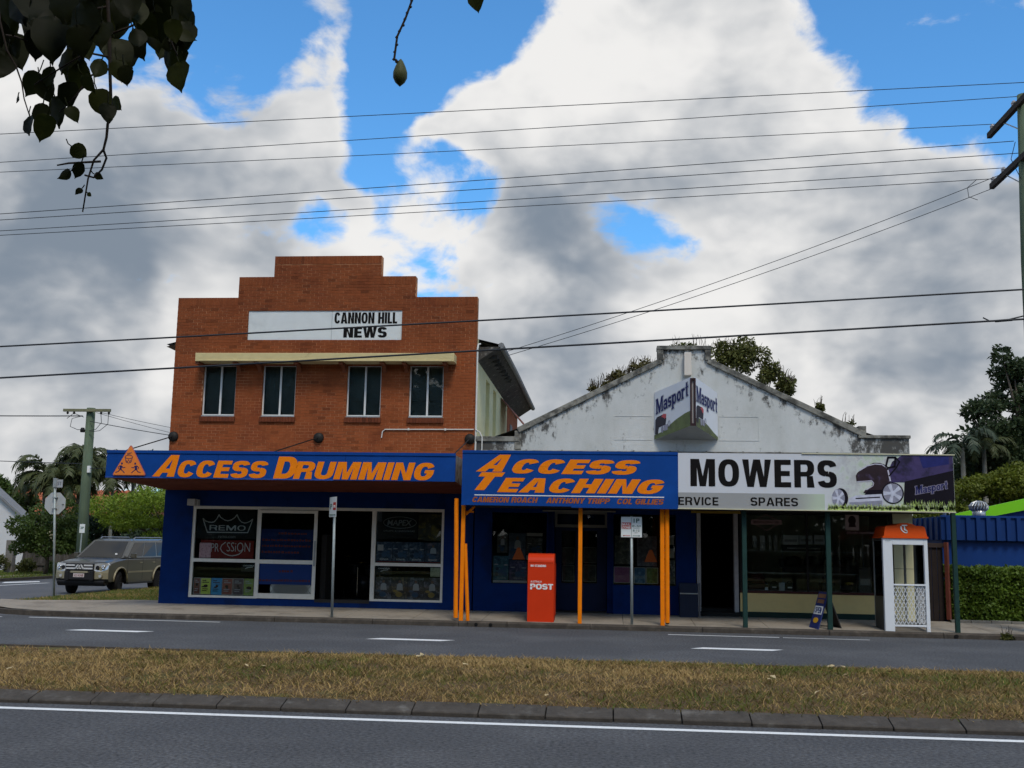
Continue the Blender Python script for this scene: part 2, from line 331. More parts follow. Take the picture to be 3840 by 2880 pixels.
GW = dict(I=.0, E=.66, L=.60, T=.72, H=.80, N=.82, M=1.0, W=1.16, V=.82, Y=.80, A=.88, O=.84, C=.78, G=.82, U=.80, D=.80, P=.74, R=.80, B=.78, Z=.70, S=.76, o=.62, a=.60, s=.52, p=.62, r=.46, t=.42, m_M=1.0)
def block_mb(s, rect, y=0.0, shear=0.0, sv=.24, bh=.20, gap=.08, depth=.004, warp=None, wid=1.0, grow=0.0):
    """s: string of capitals (or a list of glyph names) fitted to rect = (x0, z0, x1, z1)"""
    polys = []; x = 0
    for ch in s:
        if ch == ' ': x += .42*wid; continue
        w = (GW[ch] or sv/wid)*wid; a = min(.5, sv/w)
        for p in glyph(ch, a, bh): polys.append([(x+u*w+shear*v, v) for u, v in p])
        x += w+gap*wid
    xs_ = [u for p in polys for u, v in p]; zs_ = [v for p in polys for u, v in p]; lo, hi = (min(xs_), min(zs_)), (max(xs_), max(zs_)); x0, z0, x1, z1 = rect; mb = MB()
    kx, kz = (x1-x0)/(hi[0]-lo[0]), (z1-z0)/(hi[1]-lo[1])
    for i, p in enumerate(polys):
        q = [(x0+(u-lo[0])*kx, z0+(v-lo[1])*kz) for u, v in p]
        if grow:
            cx, cz = sum(u for u, v in q)/len(q), sum(v for u, v in q)/len(q); q = [(u+math.copysign(grow, u-cx), v+math.copysign(grow, v-cz)) for u, v in q]
        if warp: q = [warp(u, v) for u, v in q]
        e = .00035*(i % 6); mb.prism(q, y-depth-e, y)
    return mb

# ------------------------------------------------------------------ materials of the setting
asphalt = M('asphalt', (.074, .076, .081), .9, var=.8, vscale=26, c2=(.100, .102, .107), c2scale=.45, c2lo=.4, c2hi=.7, bump=.9, bscale=90, spec=.15)
asphalt_side = M('asphalt_side', (.085, .088, .097), .9, var=.18, vscale=40, c2=(.105, .107, .112), c2scale=.5, c2lo=.4, c2hi=.7, bump=.5, bscale=90, spec=.25)
concrete_path = M('concrete_path', (.27, .235, .19), .9, var=.16, vscale=14, c2=(.17, .145, .115), c2scale=1.3, c2lo=.46, c2hi=.72, bump=.3, bscale=60, spec=.2)
kerb_mat = M('kerb_concrete', (.062, .052, .042), .92, var=.35, vscale=6, c2=(.12, .10, .08), c2scale=4, c2lo=.52, c2hi=.75, bump=.6, bscale=40, spec=.2)
kerb_dark = M('median_kerb_concrete', (.064, .056, .048), .92, var=.35, vscale=7, c2=(.12, .112, .10), c2scale=5, c2lo=.52, c2hi=.75, bump=.6, bscale=45, spec=.2)
soil = M('soil', (.105, .07, .038), .95, var=.35, vscale=9, c2=(.09, .08, .03), c2scale=1.5, bump=.8, bscale=25, spec=.1)
turf = M('turf', (.085, .10, .03), .95, var=.3, vscale=6, c2=(.17, .12, .06), c2scale=.6, c2lo=.48, c2hi=.6, bump=.8, bscale=25, spec=.1)
paint = M('road_paint', (.70, .71, .70), .7, var=.15, vscale=25, c2=(.42, .42, .42), c2scale=18, c2lo=.58, c2hi=.72, spec=.3)
hole_mat = M('dark_void', (.006, .006, .006), .9, var=0)

# ------------------------------------------------------------------ ground, roads
g = MB(); g.poly([(-700, -300, -.06), (700, -300, -.06), (700, 1200, -.06), (-700, 1200, -.06)])
ground = struct('ground', g, turf)
g = MB(); n = 40
for i in range(n):
    a, b = -100+200*i/n, -100+200*(i+1)/n
    g.poly([(a, 2.5, 0), (b, 2.5, 0), (b, 23.10, 0), (a, 23.10, 0)])
road = struct('road', g, asphalt)
g = MB(); g.poly([(-23.3, 23.10, 0), (-12, 23.10, 0), (-12, 120, 0), (-23.3, 120, 0)])
side_street = struct('side_street', g, asphalt_side)
def mark(parent, pts, z=.004):
    mb = MB(); mb.poly([(x, y, z) for x, y in pts]); return obj('lane_marking', mb, paint, parent)
def slab(x0, x1, yc, w, sk=.12, slope=-.034):
    y = lambda x: yc+slope*(x-(-3.6))
    mark(road, [(x0-sk, y(x0)-w/2), (x1-sk, y(x1)-w/2), (x1+sk, y(x1)+w/2), (x0+sk, y(x0)+w/2)])
for a, b in ((-21.5, -20.1), (-15.85, -14.4), (-10.15, -8.72), (-4.33, -2.95), (1.5, 2.9), (7.3, 8.7), (13.1, 14.5)): slab(a, b, 19.66, .27)
slab(-12.6, -8.3, 22.50, .09, 0, -.015); slab(1.15, 3.35, 22.38, .10, 0, -.02); slab(3.42, 5.1, 22.36, .07, 0, -.02); slab(-18, -13.2, 23.0-.62, .12, 0, -.02)
slab(-60, 60, 10.80, .125, 0, .002)
mark(side_street, [(-21.75, 34.0), (-21.60, 34.0), (-21.15, 39.3), (-21.30, 39.3)])
mark(side_street, [(-22.9, 39.2), (-22.5, 38.3), (-21.9, 39.9), (-22.3, 40.6)])

# ------------------------------------------------------------------ near footpath the picture was taken from
g = MB(); g.poly([(-100, -6, .10), (100, -6, .10), (100, 2.5, .10), (-100, 2.5, .10)]); g.poly([(-100, 2.5, -.02), (100, 2.5, -.02), (100, 2.5, .10), (-100, 2.5, .10)])
struct('near_verge', g, turf)

# ------------------------------------------------------------------ far kerb, footpath, corner verge
kerb = MB()
KP = [(-11.9, 23.05), (-12.8, 23.12), (-13.6, 23.38), (-14.3, 23.85), (-14.85, 24.6), (-15.2, 25.6), (-15.35, 27.0), (-15.4, 29), (-15.35, 32), (-15.25, 38), (-15.1, 60)]
def offs(P, d):
    out = []
    for i, p in enumerate(P):
        a, b = Vector(P[max(i-1, 0)]), Vector(P[min(i+1, len(P)-1)]); t = (b-a).normalized(); nn = Vector((t.y, -t.x)); out.append((p[0]+nn.x*d, p[1]+nn.y*d))
    return out
KI = offs(KP, .17)
kb = MB(); kb.box(-11.9, -11.8, 23.07, 23.2, -.02, .05); kerb = struct('kerb', kb, kerb_mat)
def kblock(x0, x1, zt=.108):
    mb = MB(); j = random.uniform(-.006, .006)
    mb.prismx([(23.05+j, -.03), (23.05+j, zt-.03), (23.085+j, zt), (23.22, zt+.004), (23.22, -.03)], x0+.006, x1-.006); return mb
x = -11.9
while x < 40:
    w = random.uniform(1.7, 2.6)
    if x < -3.05 < x+w: w = -3.05-x
    if abs(x+3.05) < .01: w = .85
    drain = abs(x+3.05) < .01
    b = obj('kerb_block', kblock(x, x+w, .112 if drain else .108), kerb_mat, kerb)
    if drain:
        for cx in (-2.86, -2.55):
            h = MB(); h.prism(disc(cx, .052, .038, .036), 23.046-.012, 23.1); obj('drain_hole', h, hole_mat, b)
    x += w
for cx in (7.02, 8.12):
    h = MB(); h.prism(disc(cx, .05, .045, .038), 23.03, 23.1); obj('drain_hole', h, hole_mat, kerb)
for i in range(len(KP)-1):
    mb = MB(); a, b, c, d = KP[i], KP[i+1], KI[i+1], KI[i]; lo = lambda p: (p[0], p[1], -.03); hi = lambda p: (p[0], p[1], .108)
    mb.add([lo(a), lo(b), lo(c), lo(d), hi(a), hi(b), hi(c), hi(d)], [(0, 1, 5, 4)[::-1], (1, 2, 6, 5)[::-1], (2, 3, 7, 6)[::-1], (3, 0, 4, 7)[::-1], (4, 5, 6, 7)[::-1]])
    obj('kerb_block', mb, kerb_mat, kerb)
# west kerb of the side street
mb = MB(); mb.box(-23.45, -23.3, 23.6, 120, -.03, .11); obj('kerb_block', mb, kerb_mat, kerb)
g = MB(); g.poly([(-11.9, 23.2, .02), (60, 23.2, .02), (60, 26.5, .02), (-11.9, 26.5, .02)])
footpath = struct('footpath', g, kerb_mat)
def pz(y): return .110+(y-23.22)*.040
x = -11.9
while x < 40:
    w = 1.52; mb = MB(); y0, y1 = 23.226, 25.43
    if x > 6.9: y1 = 25.2
    mb.add([(x+.005, y0, .02), (x+w-.005, y0, .02), (x+w-.005, y1, .02), (x+.005, y1, .02), (x+.005, y0, pz(y0)), (x+w-.005, y0, pz(y0)), (x+w-.005, y1, pz(y1)), (x+.005, y1, pz(y1))], [(0, 1, 5, 4), (1, 2, 6, 5), (2, 3, 7, 6), (3, 0, 4, 7), (4, 5, 6, 7)])
    obj('paving_slab', mb, concrete_path, footpath); x += w
cp = [(-11.905, 23.226)]+KI[1:6]+[(-14.3, 25.45), (-13.5, 25.75), (-12.8, 26.0), (-12.0, 26.5), (-11.3, 26.55), (-11.0, 25.9), (-11.0, 25.43), (-11.905, 25.43)]
mb = MB(); mb.poly([(x, y, pz(min(y, 25.4))) for x, y in cp[::-1]]); obj('paving_slab', mb, concrete_path, footpath)
g = MB()
vp = KI[3:]+[(-10.9, 60), (-10.9, 25.44)]
g.poly([(x, y, .105+.02*min(1, max(0, y-25))) for x, y in vp[::-1]])
struct('verge', g, turf)
g = MB(); g.poly([(-120, 25, .09), (-23.45, 25, .09), (-23.45, 120, .09), (-120, 120, .09)][::1]); struct('house_lawn', g, turf)
g = MB(); g.poly([(-25.3, 30, .10), (-24.3, 30, .10), (-24.3, 120, .10), (-25.3, 120, .10)]); struct('side_footpath', g, concrete_path)
g = MB(); g.poly([(7.3, 25.2, .12), (60, 25.2, .12), (60, 120, .12), (7.3, 120, .12)]); struct('yard', g, soil)

# ------------------------------------------------------------------ planted median with kerbs on both sides
MX0, MX1 = -12.5, 11.5
def mz(x, y):
    u = (y-11.36)/(15.80-11.36); return .095+(.085-.05*min(1, max(0, (-3.5-x)/4)))*math.sin(math.pi*min(1, max(0, u)))**.8+.018*math.sin(x*1.7+y*2.3)*math.sin(x*.9-y*1.4)*min(1, 6*u*(1-u)+.0)
g = MB(); nx, ny = 150, 30; vs = []
for j in range(ny+1):
    for i in range(nx+1):
        X = -24+46*i/nx; Y = 11.36+(15.80-11.36)*j/ny; vs.append((X, Y, mz(X, Y)))
g.add(vs, [(j*(nx+1)+i, j*(nx+1)+i+1, (j+1)*(nx+1)+i+1, (j+1)*(nx+1)+i) for j in range(ny) for i in range(nx)])
g.box(-60, -24, 11.36, 15.8, 0, .12); g.box(22, 60, 11.36, 15.8, 0, .12)
median = struct('median', g, soil, smooth=True)
kb = MB(); kb.box(-60, 60, 11.3, 11.34, -.02, .03); near_kerb = struct('median_kerb', kb, kerb_dark)
x = -11.62
while x < 11:
    w = .685; mb = MB(); j = random.uniform(-.008, .008); t = random.uniform(-.006, .006)
    mb.prismx([(11.15+j, -.03), (11.145+j, .036+t), (11.16+j, .047+t), (11.39, .108+t), (11.44, .09), (11.44, -.03)], x+.006, x+w-.006)
    obj('kerb_block', mb, kerb_dark, near_kerb, bevel=.006); x += w
x = -20
while x < 20:
    w = 1.35; mb = MB(); mb.prismx([(15.95, -.03), (15.94, .10), (15.915, .115), (15.80, .118), (15.79, -.03)], x+.006, x+w-.006); obj('kerb_block', mb, kerb_mat, near_kerb); x += w
mb = MB(); mb.box(-60, -11.63, 11.15, 11.4, -.02, .09); obj('kerb_block', mb, kerb_dark, near_kerb); mb = MB(); mb.box(11.05, 60, 11.15, 11.4, -.02, .09); obj('kerb_block', mb, kerb_dark, near_kerb)

straw = M('dry_grass_straw', (.40, .275, .11), .8, var=.25, vscale=2, transl=.25, spec=.2); brownb = M('dry_grass_brown', (.17, .11, .046), .85, var=.25, vscale=2, transl=.2, spec=.2)
olive = M('dry_grass_olive', (.145, .135, .030), .8, var=.25, vscale=2, transl=.25, spec=.2); greenb = M('green_grass', (.095, .135, .024), .75, var=.25, vscale=2, transl=.25, spec=.2)
GM_ = 0
GM = [straw, brownb, olive, greenb]
def blades(name, n, fxy, fz, pick, lmin, lmax, w, flat, label, cat):
    P = fxy(n); X, Y = P[:, 0], P[:, 1]; n = len(X); Z = np.array([fz(a, b) for a, b in zip(X, Y)])
    th = rng.uniform(0, 2*np.pi, n); ln = rng.uniform(lmin, lmax, n); fl = np.clip(rng.normal(flat, .22, n), .1, 1.35)   # lean from upright, rad
    ph = rng.uniform(0, 2*np.pi, n); hw = rng.uniform(.6, 1.3, n)*w/2
    bx, by = np.cos(th)*hw, np.sin(th)*hw
    V = np.zeros((n, 5, 3)); m1 = .55
    for k, (t, s) in enumerate(((0, -1), (0, 1), (m1, .8), (m1, -.8), (1, 0))):
        lean = fl*(.6+.4*t)
        V[:, k, 0] = X+s*bx+np.cos(ph)*np.sin(lean)*ln*t; V[:, k, 1] = Y+s*by+np.sin(ph)*np.sin(lean)*ln*t; V[:, k, 2] = Z-.01+np.cos(lean)*ln*t+.008*t
    me = bpy.data.meshes.new(name); idx = np.arange(n)[:, None]*5
    fs = [(a, a+1, a+2, a+3) for a in range(0, n*5, 5)]+[(a+3, a+2, a+4) for a in range(0, n*5, 5)]
    me.from_pydata(V.reshape(-1, 3).tolist(), [], fs)
    for m in GM: me.materials.append(m)
    mi = pick(X, Y, n); me.polygons.foreach_set('material_index', np.concatenate([mi, mi]).astype(np.int32)); me.update()
    o = bpy.data.objects.new(name, me); col.objects.link(o); return tag(o, label, cat, kind='stuff')
def patch(X, Y, s=1.0): return (np.sin(X*.9*s+1.3*np.sin(Y*.8*s))+np.sin(Y*1.7*s+X*.6*s)+.7*np.sin(X*2.3*s-Y*1.1*s))/2.7
def pick_m(X, Y, n):
    g_ = patch(X, Y)*.62+.022*X+.35*np.sin(X*7.1+np.sin(Y*9))*np.sin(Y*6.3+X*2)+(X-6.5)*.09*(X > 6.5)+rng.normal(0, .42, n); mi = np.where(g_ > .30, 2, np.where(g_ > -.05, 1, 0)); mi = np.where((g_ > .85), 3, mi)
    return np.where((X > 6.2) & (rng.uniform(0, 1, n) < (X-6.2)*.28), 3, mi)
def mxy(n):
    P = np.stack([rng.uniform(-12, 11, n), 11.37+.05*np.sin(rng.uniform(0, 9, n))+4.44*rng.uniform(0, 1, n)], 1); P = P[P[:, 1] < 15.80-.55*np.clip((-3.5-P[:, 0])/4, 0, 1)+.08*np.sin(P[:, 0]*5)]; return P[patch(P[:, 0]*2.1, P[:, 1]*3.3) > rng.uniform(-1.7, .25, len(P))]
blades('dry_grass', 150000, mxy, mz, pick_m, .03, .14, .0095, 1.16, 'dry straw-brown mown grass covering the median strip', 'grass')
def vxy(n):
    P = np.stack([rng.uniform(-15.2, -10.95, n), rng.uniform(25.4, 40, n)], 1)
    edge = 25.5+np.clip((P[:, 0]+14.3)*.5, 0, 1.1); dirt = (np.abs(P[:, 1]-edge-.9) < .55) & (P[:, 0] < -11.6) & (P[:, 0] > -13.6)
    return P[(P[:, 1] > edge+.12) & ~(dirt & (rng.uniform(0, 1, len(P)) < .85))]
blades('verge_grass', 26000, vxy, lambda x, y: .12, lambda X, Y, n: np.where(rng.uniform(0, 1, n)+patch(X, Y)*.3 > .42, 3, np.where(rng.uniform(0, 1, n) > .5, 2, 0)), .03, .09, .012, .7, 'short green grass on the corner verge beside the blue wall', 'grass')
def lxy(n): return np.stack([rng.uniform(-34, -23.5, n), rng.uniform(36, 52, n)], 1)
blades('lawn_grass', 22000, lxy, lambda x, y: .09, lambda X, Y, n: np.where(rng.uniform(0, 1, n) > .25, 3, 2), .04, .11, .03, .6, 'bright green lawn strip across the side street', 'grass')
leafm = M('fallen_leaf', (.46, .36, .20), .7, var=.3, vscale=20, spec=.2)
lf = []
for k in range(4):
    mb = MB(); q = [(-.045, 0), (-.02, .013+.004*k), (.02, .014), (.05, 0), (.02, -.012), (-.02, -.014-.003*k)]
    mb.poly([(a, b, .006*math.sin(a*60+k)) for a, b in q]); lf.append(mb)
fl = [obj('fallen_leaf', m_, leafm, local=True) for m_ in lf]
for i in range(34):
    o = fl[i] if i < 4 else fl[i % 4].copy()
    if i >= 4: col.objects.link(o)
    X = random.uniform(-7.5, 7.5); Y = random.uniform(11.6, 15.6); o.location = (X, Y, mz(X, Y)+.05); o.rotation_euler = (random.uniform(-.5, .5), random.uniform(-.4, .4), random.uniform(0, 6.28)); s_ = random.uniform(.7, 1.5); o.scale = (s_, s_, s_)
    tag(o, 'pale dry fallen leaf lying on the median grass', 'leaf', 'fallen leaves on the median')

# ------------------------------------------------------------------ materials of the buildings
brick_m = M('brick_tint', (.255, .067, .021), .88, var=.16, vscale=9, c2=(.19, .046, .016), c2scale=.9, c2lo=.42, c2hi=.7, bump=.35, bscale=70, spec=.2, tint=True)
sill_m = M('sill_brick_tint', (.135, .036, .015), .85, var=.25, vscale=9, bump=.35, bscale=70, spec=.2, tint=True)
mortar = M('mortar', (.50, .24, .12), .95, var=.3, vscale=5, c2=(.24, .075, .026), c2scale=1.6, c2lo=.42, c2hi=.62, bump=.3, bscale=80, spec=.1)
board_m = M('painted_board', (.60, .62, .61), .7, var=.05, vscale=4, c2=(.50, .52, .51), c2scale=1.4, c2lo=.55, c2hi=.8)
black_paint = M('black_paint', (.008, .007, .007), .7, var=.2, vscale=12, spec=.08)
cream_m = M('cream_paint', (.56, .46, .23), .75, var=.1, vscale=5, c2=(.36, .29, .14), c2scale=3.2, c2lo=.62, c2hi=.76, stretch=(1, 1, 2))
timber_m = M('bracket_timber', (.20, .065, .028), .8, var=.25, vscale=15)
alu = M('aluminium_frame', (.70, .66, .57), .5, metal=0, var=.1, vscale=10, spec=.5)
alu_white = M('white_window_frame', (.62, .62, .60), .5, var=.06, vscale=10)
win_glass = glass('window_glass', (.85, .9, .88), 1.5, 1.0)
shop_glass = glass('shop_glass', (.92, .95, .93), 1.5, .9)
blind_m = M('grey_blind', (.15, .158, .16), .8, var=.15, vscale=3)
blue_wall = M('blue_wall_paint', (.002, .022, .115), .75, spec=.1, var=.2, vscale=3, c2=(.004, .017, .075), c2scale=1.2, bump=.15, bscale=30)
blue_sign = M('blue_fascia_paint', (.003, .046, .22), .6, spec=.12, var=.1, vscale=3, c2=(.004, .056, .26), c2scale=.8, c2lo=.5, c2hi=.75)
orange_paint = M('orange_paint', (.78, .20, .004), .6, spec=.12, var=.06, vscale=8)
orange_post = M('orange_post_paint', (.80, .20, .002), .6, spec=.12, var=.12, vscale=6)
rust_soffit = M('rust_red_soffit', (.17, .042, .020), .8, var=.25, vscale=4, stretch=(1, 1, 1))
steel = M('galvanised_steel', (.36, .38, .37), .45, metal=.6, var=.2, vscale=10)
dark_iron = M('dark_iron', (.02, .018, .016), .6, metal=.3, var=.2)
white_pvc = M('white_conduit', (.62, .60, .55), .6, var=.1)
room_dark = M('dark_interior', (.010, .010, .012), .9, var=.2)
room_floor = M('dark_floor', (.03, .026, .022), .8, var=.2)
chrome = M('chrome', (.75, .75, .76), .12, metal=1, var=.02)
side_cream = M('cream_side_wall', (.66, .62, .36), .8, var=.08, vscale=4, c2=(.54, .50, .28), c2scale=2, c2lo=.55, c2hi=.8)
roof_old = M('weathered_soffit', (.06, .055, .048), .9, var=.6, vscale=9, c2=(.19, .18, .16), c2scale=9, c2lo=.6, c2hi=.72)
tin = M('grey_roof_sheet', (.20, .20, .20), .6, metal=.2, var=.2, vscale=6)
red_hood = M('brown_red_hood_paint', (.17, .062, .045), .7, var=.12)
soft_white = M('white_paint', (.72, .72, .70), .55, var=.06)

YW = 25.4
BX0, BX1 = -10.89, -3.29
STEPS = [(-10.89, -3.29, 7.75), (-9.34, -4.84, 8.28), (-8.445, -5.72, 8.81)]
WINS = [(-10.12, -9.28), (-8.60, -7.76), (-6.47, -5.62), (-4.92, -4.08)]; WZ0, WZ1 = 4.75, 6.045
BOARD = (-9.05, -5.155, 6.65, 7.45)
shop = thing('brick_shop', (-7.09, YW, .2), 'two-storey orange brick shop with stepped parapet and blue-painted ground floor', 'building')
SF = (-10.17, -3.97, .36, 2.55)            # shopfront opening
xs = sorted({BX0, BX1, -9.34, -4.84, -8.445, -5.72, BOARD[0], BOARD[1], *[a for w in WINS for a in w]}); zs = sorted({2.92, WZ0, WZ1, 6.65, 7.45, 7.75, 8.28, 8.81})
def bfill(x, z):
    if any(a < x < b and WZ0 < z < WZ1 for a, b in WINS): return False
    if BOARD[0] < x < BOARD[1] and BOARD[2] < z < BOARD[3]: return False
    return any(a < x < b and z < t for a, b, t in STEPS)
obj('facade_wall', cells(xs, zs, bfill, YW, YW+.24), mortar, shop)
# --- individual bricks: the 300 nearest the camera are pieces of their own, the rest one mesh
PL, PH, J = .212, .0735, .008
items = []                                  # (x0, x1, z0, z1, depth_front, kind)
z = 3.52; row = 0
while z < 8.8:
    zc = z+PH/2
    ext = [(a, b, t) for a, b, t in STEPS if zc < t-.215]
    for a, b, t in ([ext[0]] if ext else []):
        top = STEPS[0][2]
        segs = [(a, b)]
        # soldier courses sit on the two shoulders and the crown; keep stretchers out of them
        for (p, q) in ([(-10.89, -9.34), (-4.84, -3.29)] if 7.75-.215 < zc < 7.75 else []) + ([(-9.34, -8.445), (-5.72, -4.84)] if 8.28-.215 < zc < 8.28 else []):
            segs = [s2 for (u, v) in segs for s2 in ((u, min(v, p)), (max(u, q), v)) if s2[1]-s2[0] > .03]
        lim = [s_ for s_ in STEPS if zc < s_[2]]
        segs = [(max(u, lim[0][0]), min(v, lim[0][1])) for u, v in segs]
        holes = [w for w in WINS if WZ0-.14 < zc < WZ1 and True]
        if BOARD[2] < zc < BOARD[3]: holes = [(BOARD[0], BOARD[1])]
        for (p, q) in holes:
            pad = .035 if zc < WZ0 else 0
            segs = [s2 for (u, v) in segs for s2 in ((u, min(v, p-pad)), (max(u, q+pad), v)) if s2[1]-s2[0] > .02]
        for u, v in segs:
            x = -11.2+(PL/2 if row % 2 else 0)
            while x < v:
                c, d = max(x, u), min(x+PL-J, v)
                if d-c > .025: items.append((c, d, z, z+PH-J, 0, 0))
                x += PL
    z += PH; row += 1
def course(x0, x1, zt, h=.205, w=.0765, proud=.004, kind=1):
    n = max(1, round((x1-x0)/w)); s_ = (x1-x0)/n
    for i in range(n): items.append((x0+i*s_+.003, x0+(i+1)*s_-.003, zt-h, zt, proud, kind))
for a, b, t in ((-10.89, -9.34, 7.75), (-4.84, -3.29, 7.75), (-9.34, -8.445, 8.28), (-5.72, -4.84, 8.28), (-8.445, -5.72, 8.81)): course(a, b, t)
for a, b in WINS: course(a-.03, b+.03, WZ0-.005, .125, .0765, .05, 2)
items.sort(key=lambda q: (q[0]*.5+q[1]*.5)**2+(q[2]-1.75)**2)
proto = {}
rest = {0: MB(), 2: MB()}
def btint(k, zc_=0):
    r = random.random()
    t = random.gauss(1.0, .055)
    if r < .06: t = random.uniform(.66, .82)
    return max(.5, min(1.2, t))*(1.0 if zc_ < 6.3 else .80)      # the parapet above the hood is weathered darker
cnt = 0
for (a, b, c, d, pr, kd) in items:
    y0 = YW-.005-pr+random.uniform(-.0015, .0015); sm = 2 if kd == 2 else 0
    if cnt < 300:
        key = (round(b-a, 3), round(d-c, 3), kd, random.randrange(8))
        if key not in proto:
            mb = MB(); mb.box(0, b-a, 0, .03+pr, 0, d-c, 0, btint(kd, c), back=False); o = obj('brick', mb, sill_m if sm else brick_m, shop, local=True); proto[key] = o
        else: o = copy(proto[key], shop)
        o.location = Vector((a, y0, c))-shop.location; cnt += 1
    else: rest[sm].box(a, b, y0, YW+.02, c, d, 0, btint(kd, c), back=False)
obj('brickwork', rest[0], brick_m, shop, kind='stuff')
if rest[2].v: obj('sill_brickwork', rest[2], sill_m, shop, kind='stuff')
# --- body of the building behind the front
mb = MB(); mb.box(-10.88, -10.66, YW+.24, 37, .1, 7.0)
obj('side_wall', mb, mortar, shop)
mb = wall(YW+.24, 33.2, 3.9, 6.75, [(27.5, 28.36, 4.4, 6.03), (29.25, 30.05, 4.4, 6.02)], 0, .2)
mb.v = [(-3.29-y, x, z) for x, y, z in mb.v]; mb.f = [f[::-1] for f in mb.f]; obj('cream_side_wall', mb, side_cream, shop)
for a, b in ((27.5, 28.36), (29.25, 30.05)):
    m2 = MB(); m2.box(-3.46, -3.43, a, b, 4.4, 6.03); obj('window_pane', m2, side_cream, shop)
mb = MB(); mb.box(-3.5, -3.29, 33.2, 37, 3.9, 6.7); obj('rear_wall', mb, brick_m, shop)
mb = MB(); mb.box(-3.31, -3.27, 34.2, 34.9, 4.9, 5.6); obj('rear_window', mb, blind_m, shop)
mb = MB(); mb.add([(-2.77, 25.8, 6.64), (-2.77, 36.6, 6.5), (-7.1, 36.6, 7.6), (-7.1, 25.8, 7.7), (-11.3, 25.8, 6.64), (-11.3, 36.6, 6.5)], [(0, 1, 2, 3), (3, 2, 5, 4)]); mb.add([(x, y, z-.06) for x, y, z in mb.v[:6]], [(3, 2, 1, 0), (4, 5, 2, 3)]); roofp = obj('roof', mb, tin, shop)
mb = MB(); mb.add([(-2.74, 25.7, 6.56), (-2.74, 36.6, 6.42), (-3.29, 36.6, 6.05), (-3.29, 25.7, 6.2), (-3.29, 25.7, 6.55), (-3.29, 36.6, 6.5)], [(0, 3, 2, 1), (0, 4, 3)]); obj('eave_soffit', mb, roof_old, roofp)
mb = MB(); mb.tube([(-2.72, 25.75, 6.60), (-2.72, 30, 6.57), (-2.72, 36.6, 6.42)], .075, 8); obj('gutter', mb, tin, roofp)
for i in range(8):
    y = 26.1+i*.55; mb = MB(); mb.box(-3.26, -2.85, y, y+.05, 6.32, 6.42); obj('rafter_end', mb, roof_old, roofp)
mb = MB(); mb.add([(-3.27, 31.2, 6.05), (-3.27, 33.0, 6.12), (-2.55, 33.0, 5.3), (-2.55, 31.2, 5.22), (-3.27, 31.2, 6.01), (-2.55, 31.2, 5.18), (-3.27, 33.0, 6.08), (-2.55, 33.0, 5.26)], [(0, 3, 2, 1), (4, 5, 3, 0), (4, 6, 7, 5), (3, 5, 7, 2)]); obj('window_hood', mb, red_hood, shop)
# --- sign board, cream hood, upper windows
mb = MB(); mb.box(BOARD[0], BOARD[1], YW+.02, YW+.06, BOARD[2], BOARD[3]); sb = obj('name_board', mb, board_m, shop, label='white painted name panel on the brick parapet')
mb = MB(); mb.box(-6.925, -6.918, YW+.012, YW+.022, 6.66, 7.44); obj('board_joint', mb, steel, sb)
obj('lettering', block_mb('CANNON HILL', (-6.86, 7.09, -5.28, 7.37), YW+.02, 0, .22, .17, wid=.72), black_paint, sb)
obj('lettering', block_mb('NEWS', (-6.62, 6.735, -5.53, 7.0), YW+.02, 0, .30, .20), black_paint, sb)
mb = MB(); mb.box(-10.18, -3.77, 24.95, YW-.004, 6.06, 6.265); mb.box(-10.05, -3.9, 24.95-.02, 24.95, 6.06, 6.09); hood = obj('window_canopy', mb, cream_m, shop, bevel=.008)
for x in (-10.14, -9.20, -8.67, -7.67, -6.55, -5.54, -5.00, -4.01):
    mb = MB(); mb.box(x-.05, x+.05, 25.0, YW-.006, 6.0, 6.058); mb.prismx([(YW-.006, 5.85), (YW-.006, 6.0), (25.2, 6.0), (25.3, 5.94)], x-.045, x+.045); obj('bracket', mb, timber_m, hood)
for i, (a, b) in enumerate(WINS):
    mb = MB(); y0, y1 = YW+.07, YW+.11; z0, z1 = WZ0+.03, WZ1; t = .032; c = (a+b)/2+.02
    for q in ((a, a+t, z0, z1), (b-t, b, z0, z1), (a+t, b-t, z0, z0+t), (a+t, b-t, z1-t, z1), (c-.022, c+.022, z0+t, z1-t)): mb.box(q[0], q[1], y0, y1, q[2], q[3])
    w = obj('window', mb, alu_white, shop)
    mb = MB(); mb.box(a, b, YW+.0, YW+.13, WZ0, WZ0+.03); obj('window_sill', mb, steel, w)
    for p, q, yy in ((a+t, c-.022, .085), (c+.022, b-t, .10)):
        mb = MB(); mb.box(p, q, YW+yy, YW+yy+.006, z0+t, z1-t); obj('pane', mb, win_glass, w)
    mb = MB(); mb.box(a, b, YW+.17, YW+.19, z0+.02, z1); mb.box(a, b, YW+.15, YW+.17, 5.16, 5.22); obj('blind', mb, blind_m, w)
# --- painted blue ground floor
obj('ground_floor_wall', wall(BX0-.01, -3.27, .1, 2.925, [SF], YW-.015, YW+.22), blue_wall, shop)
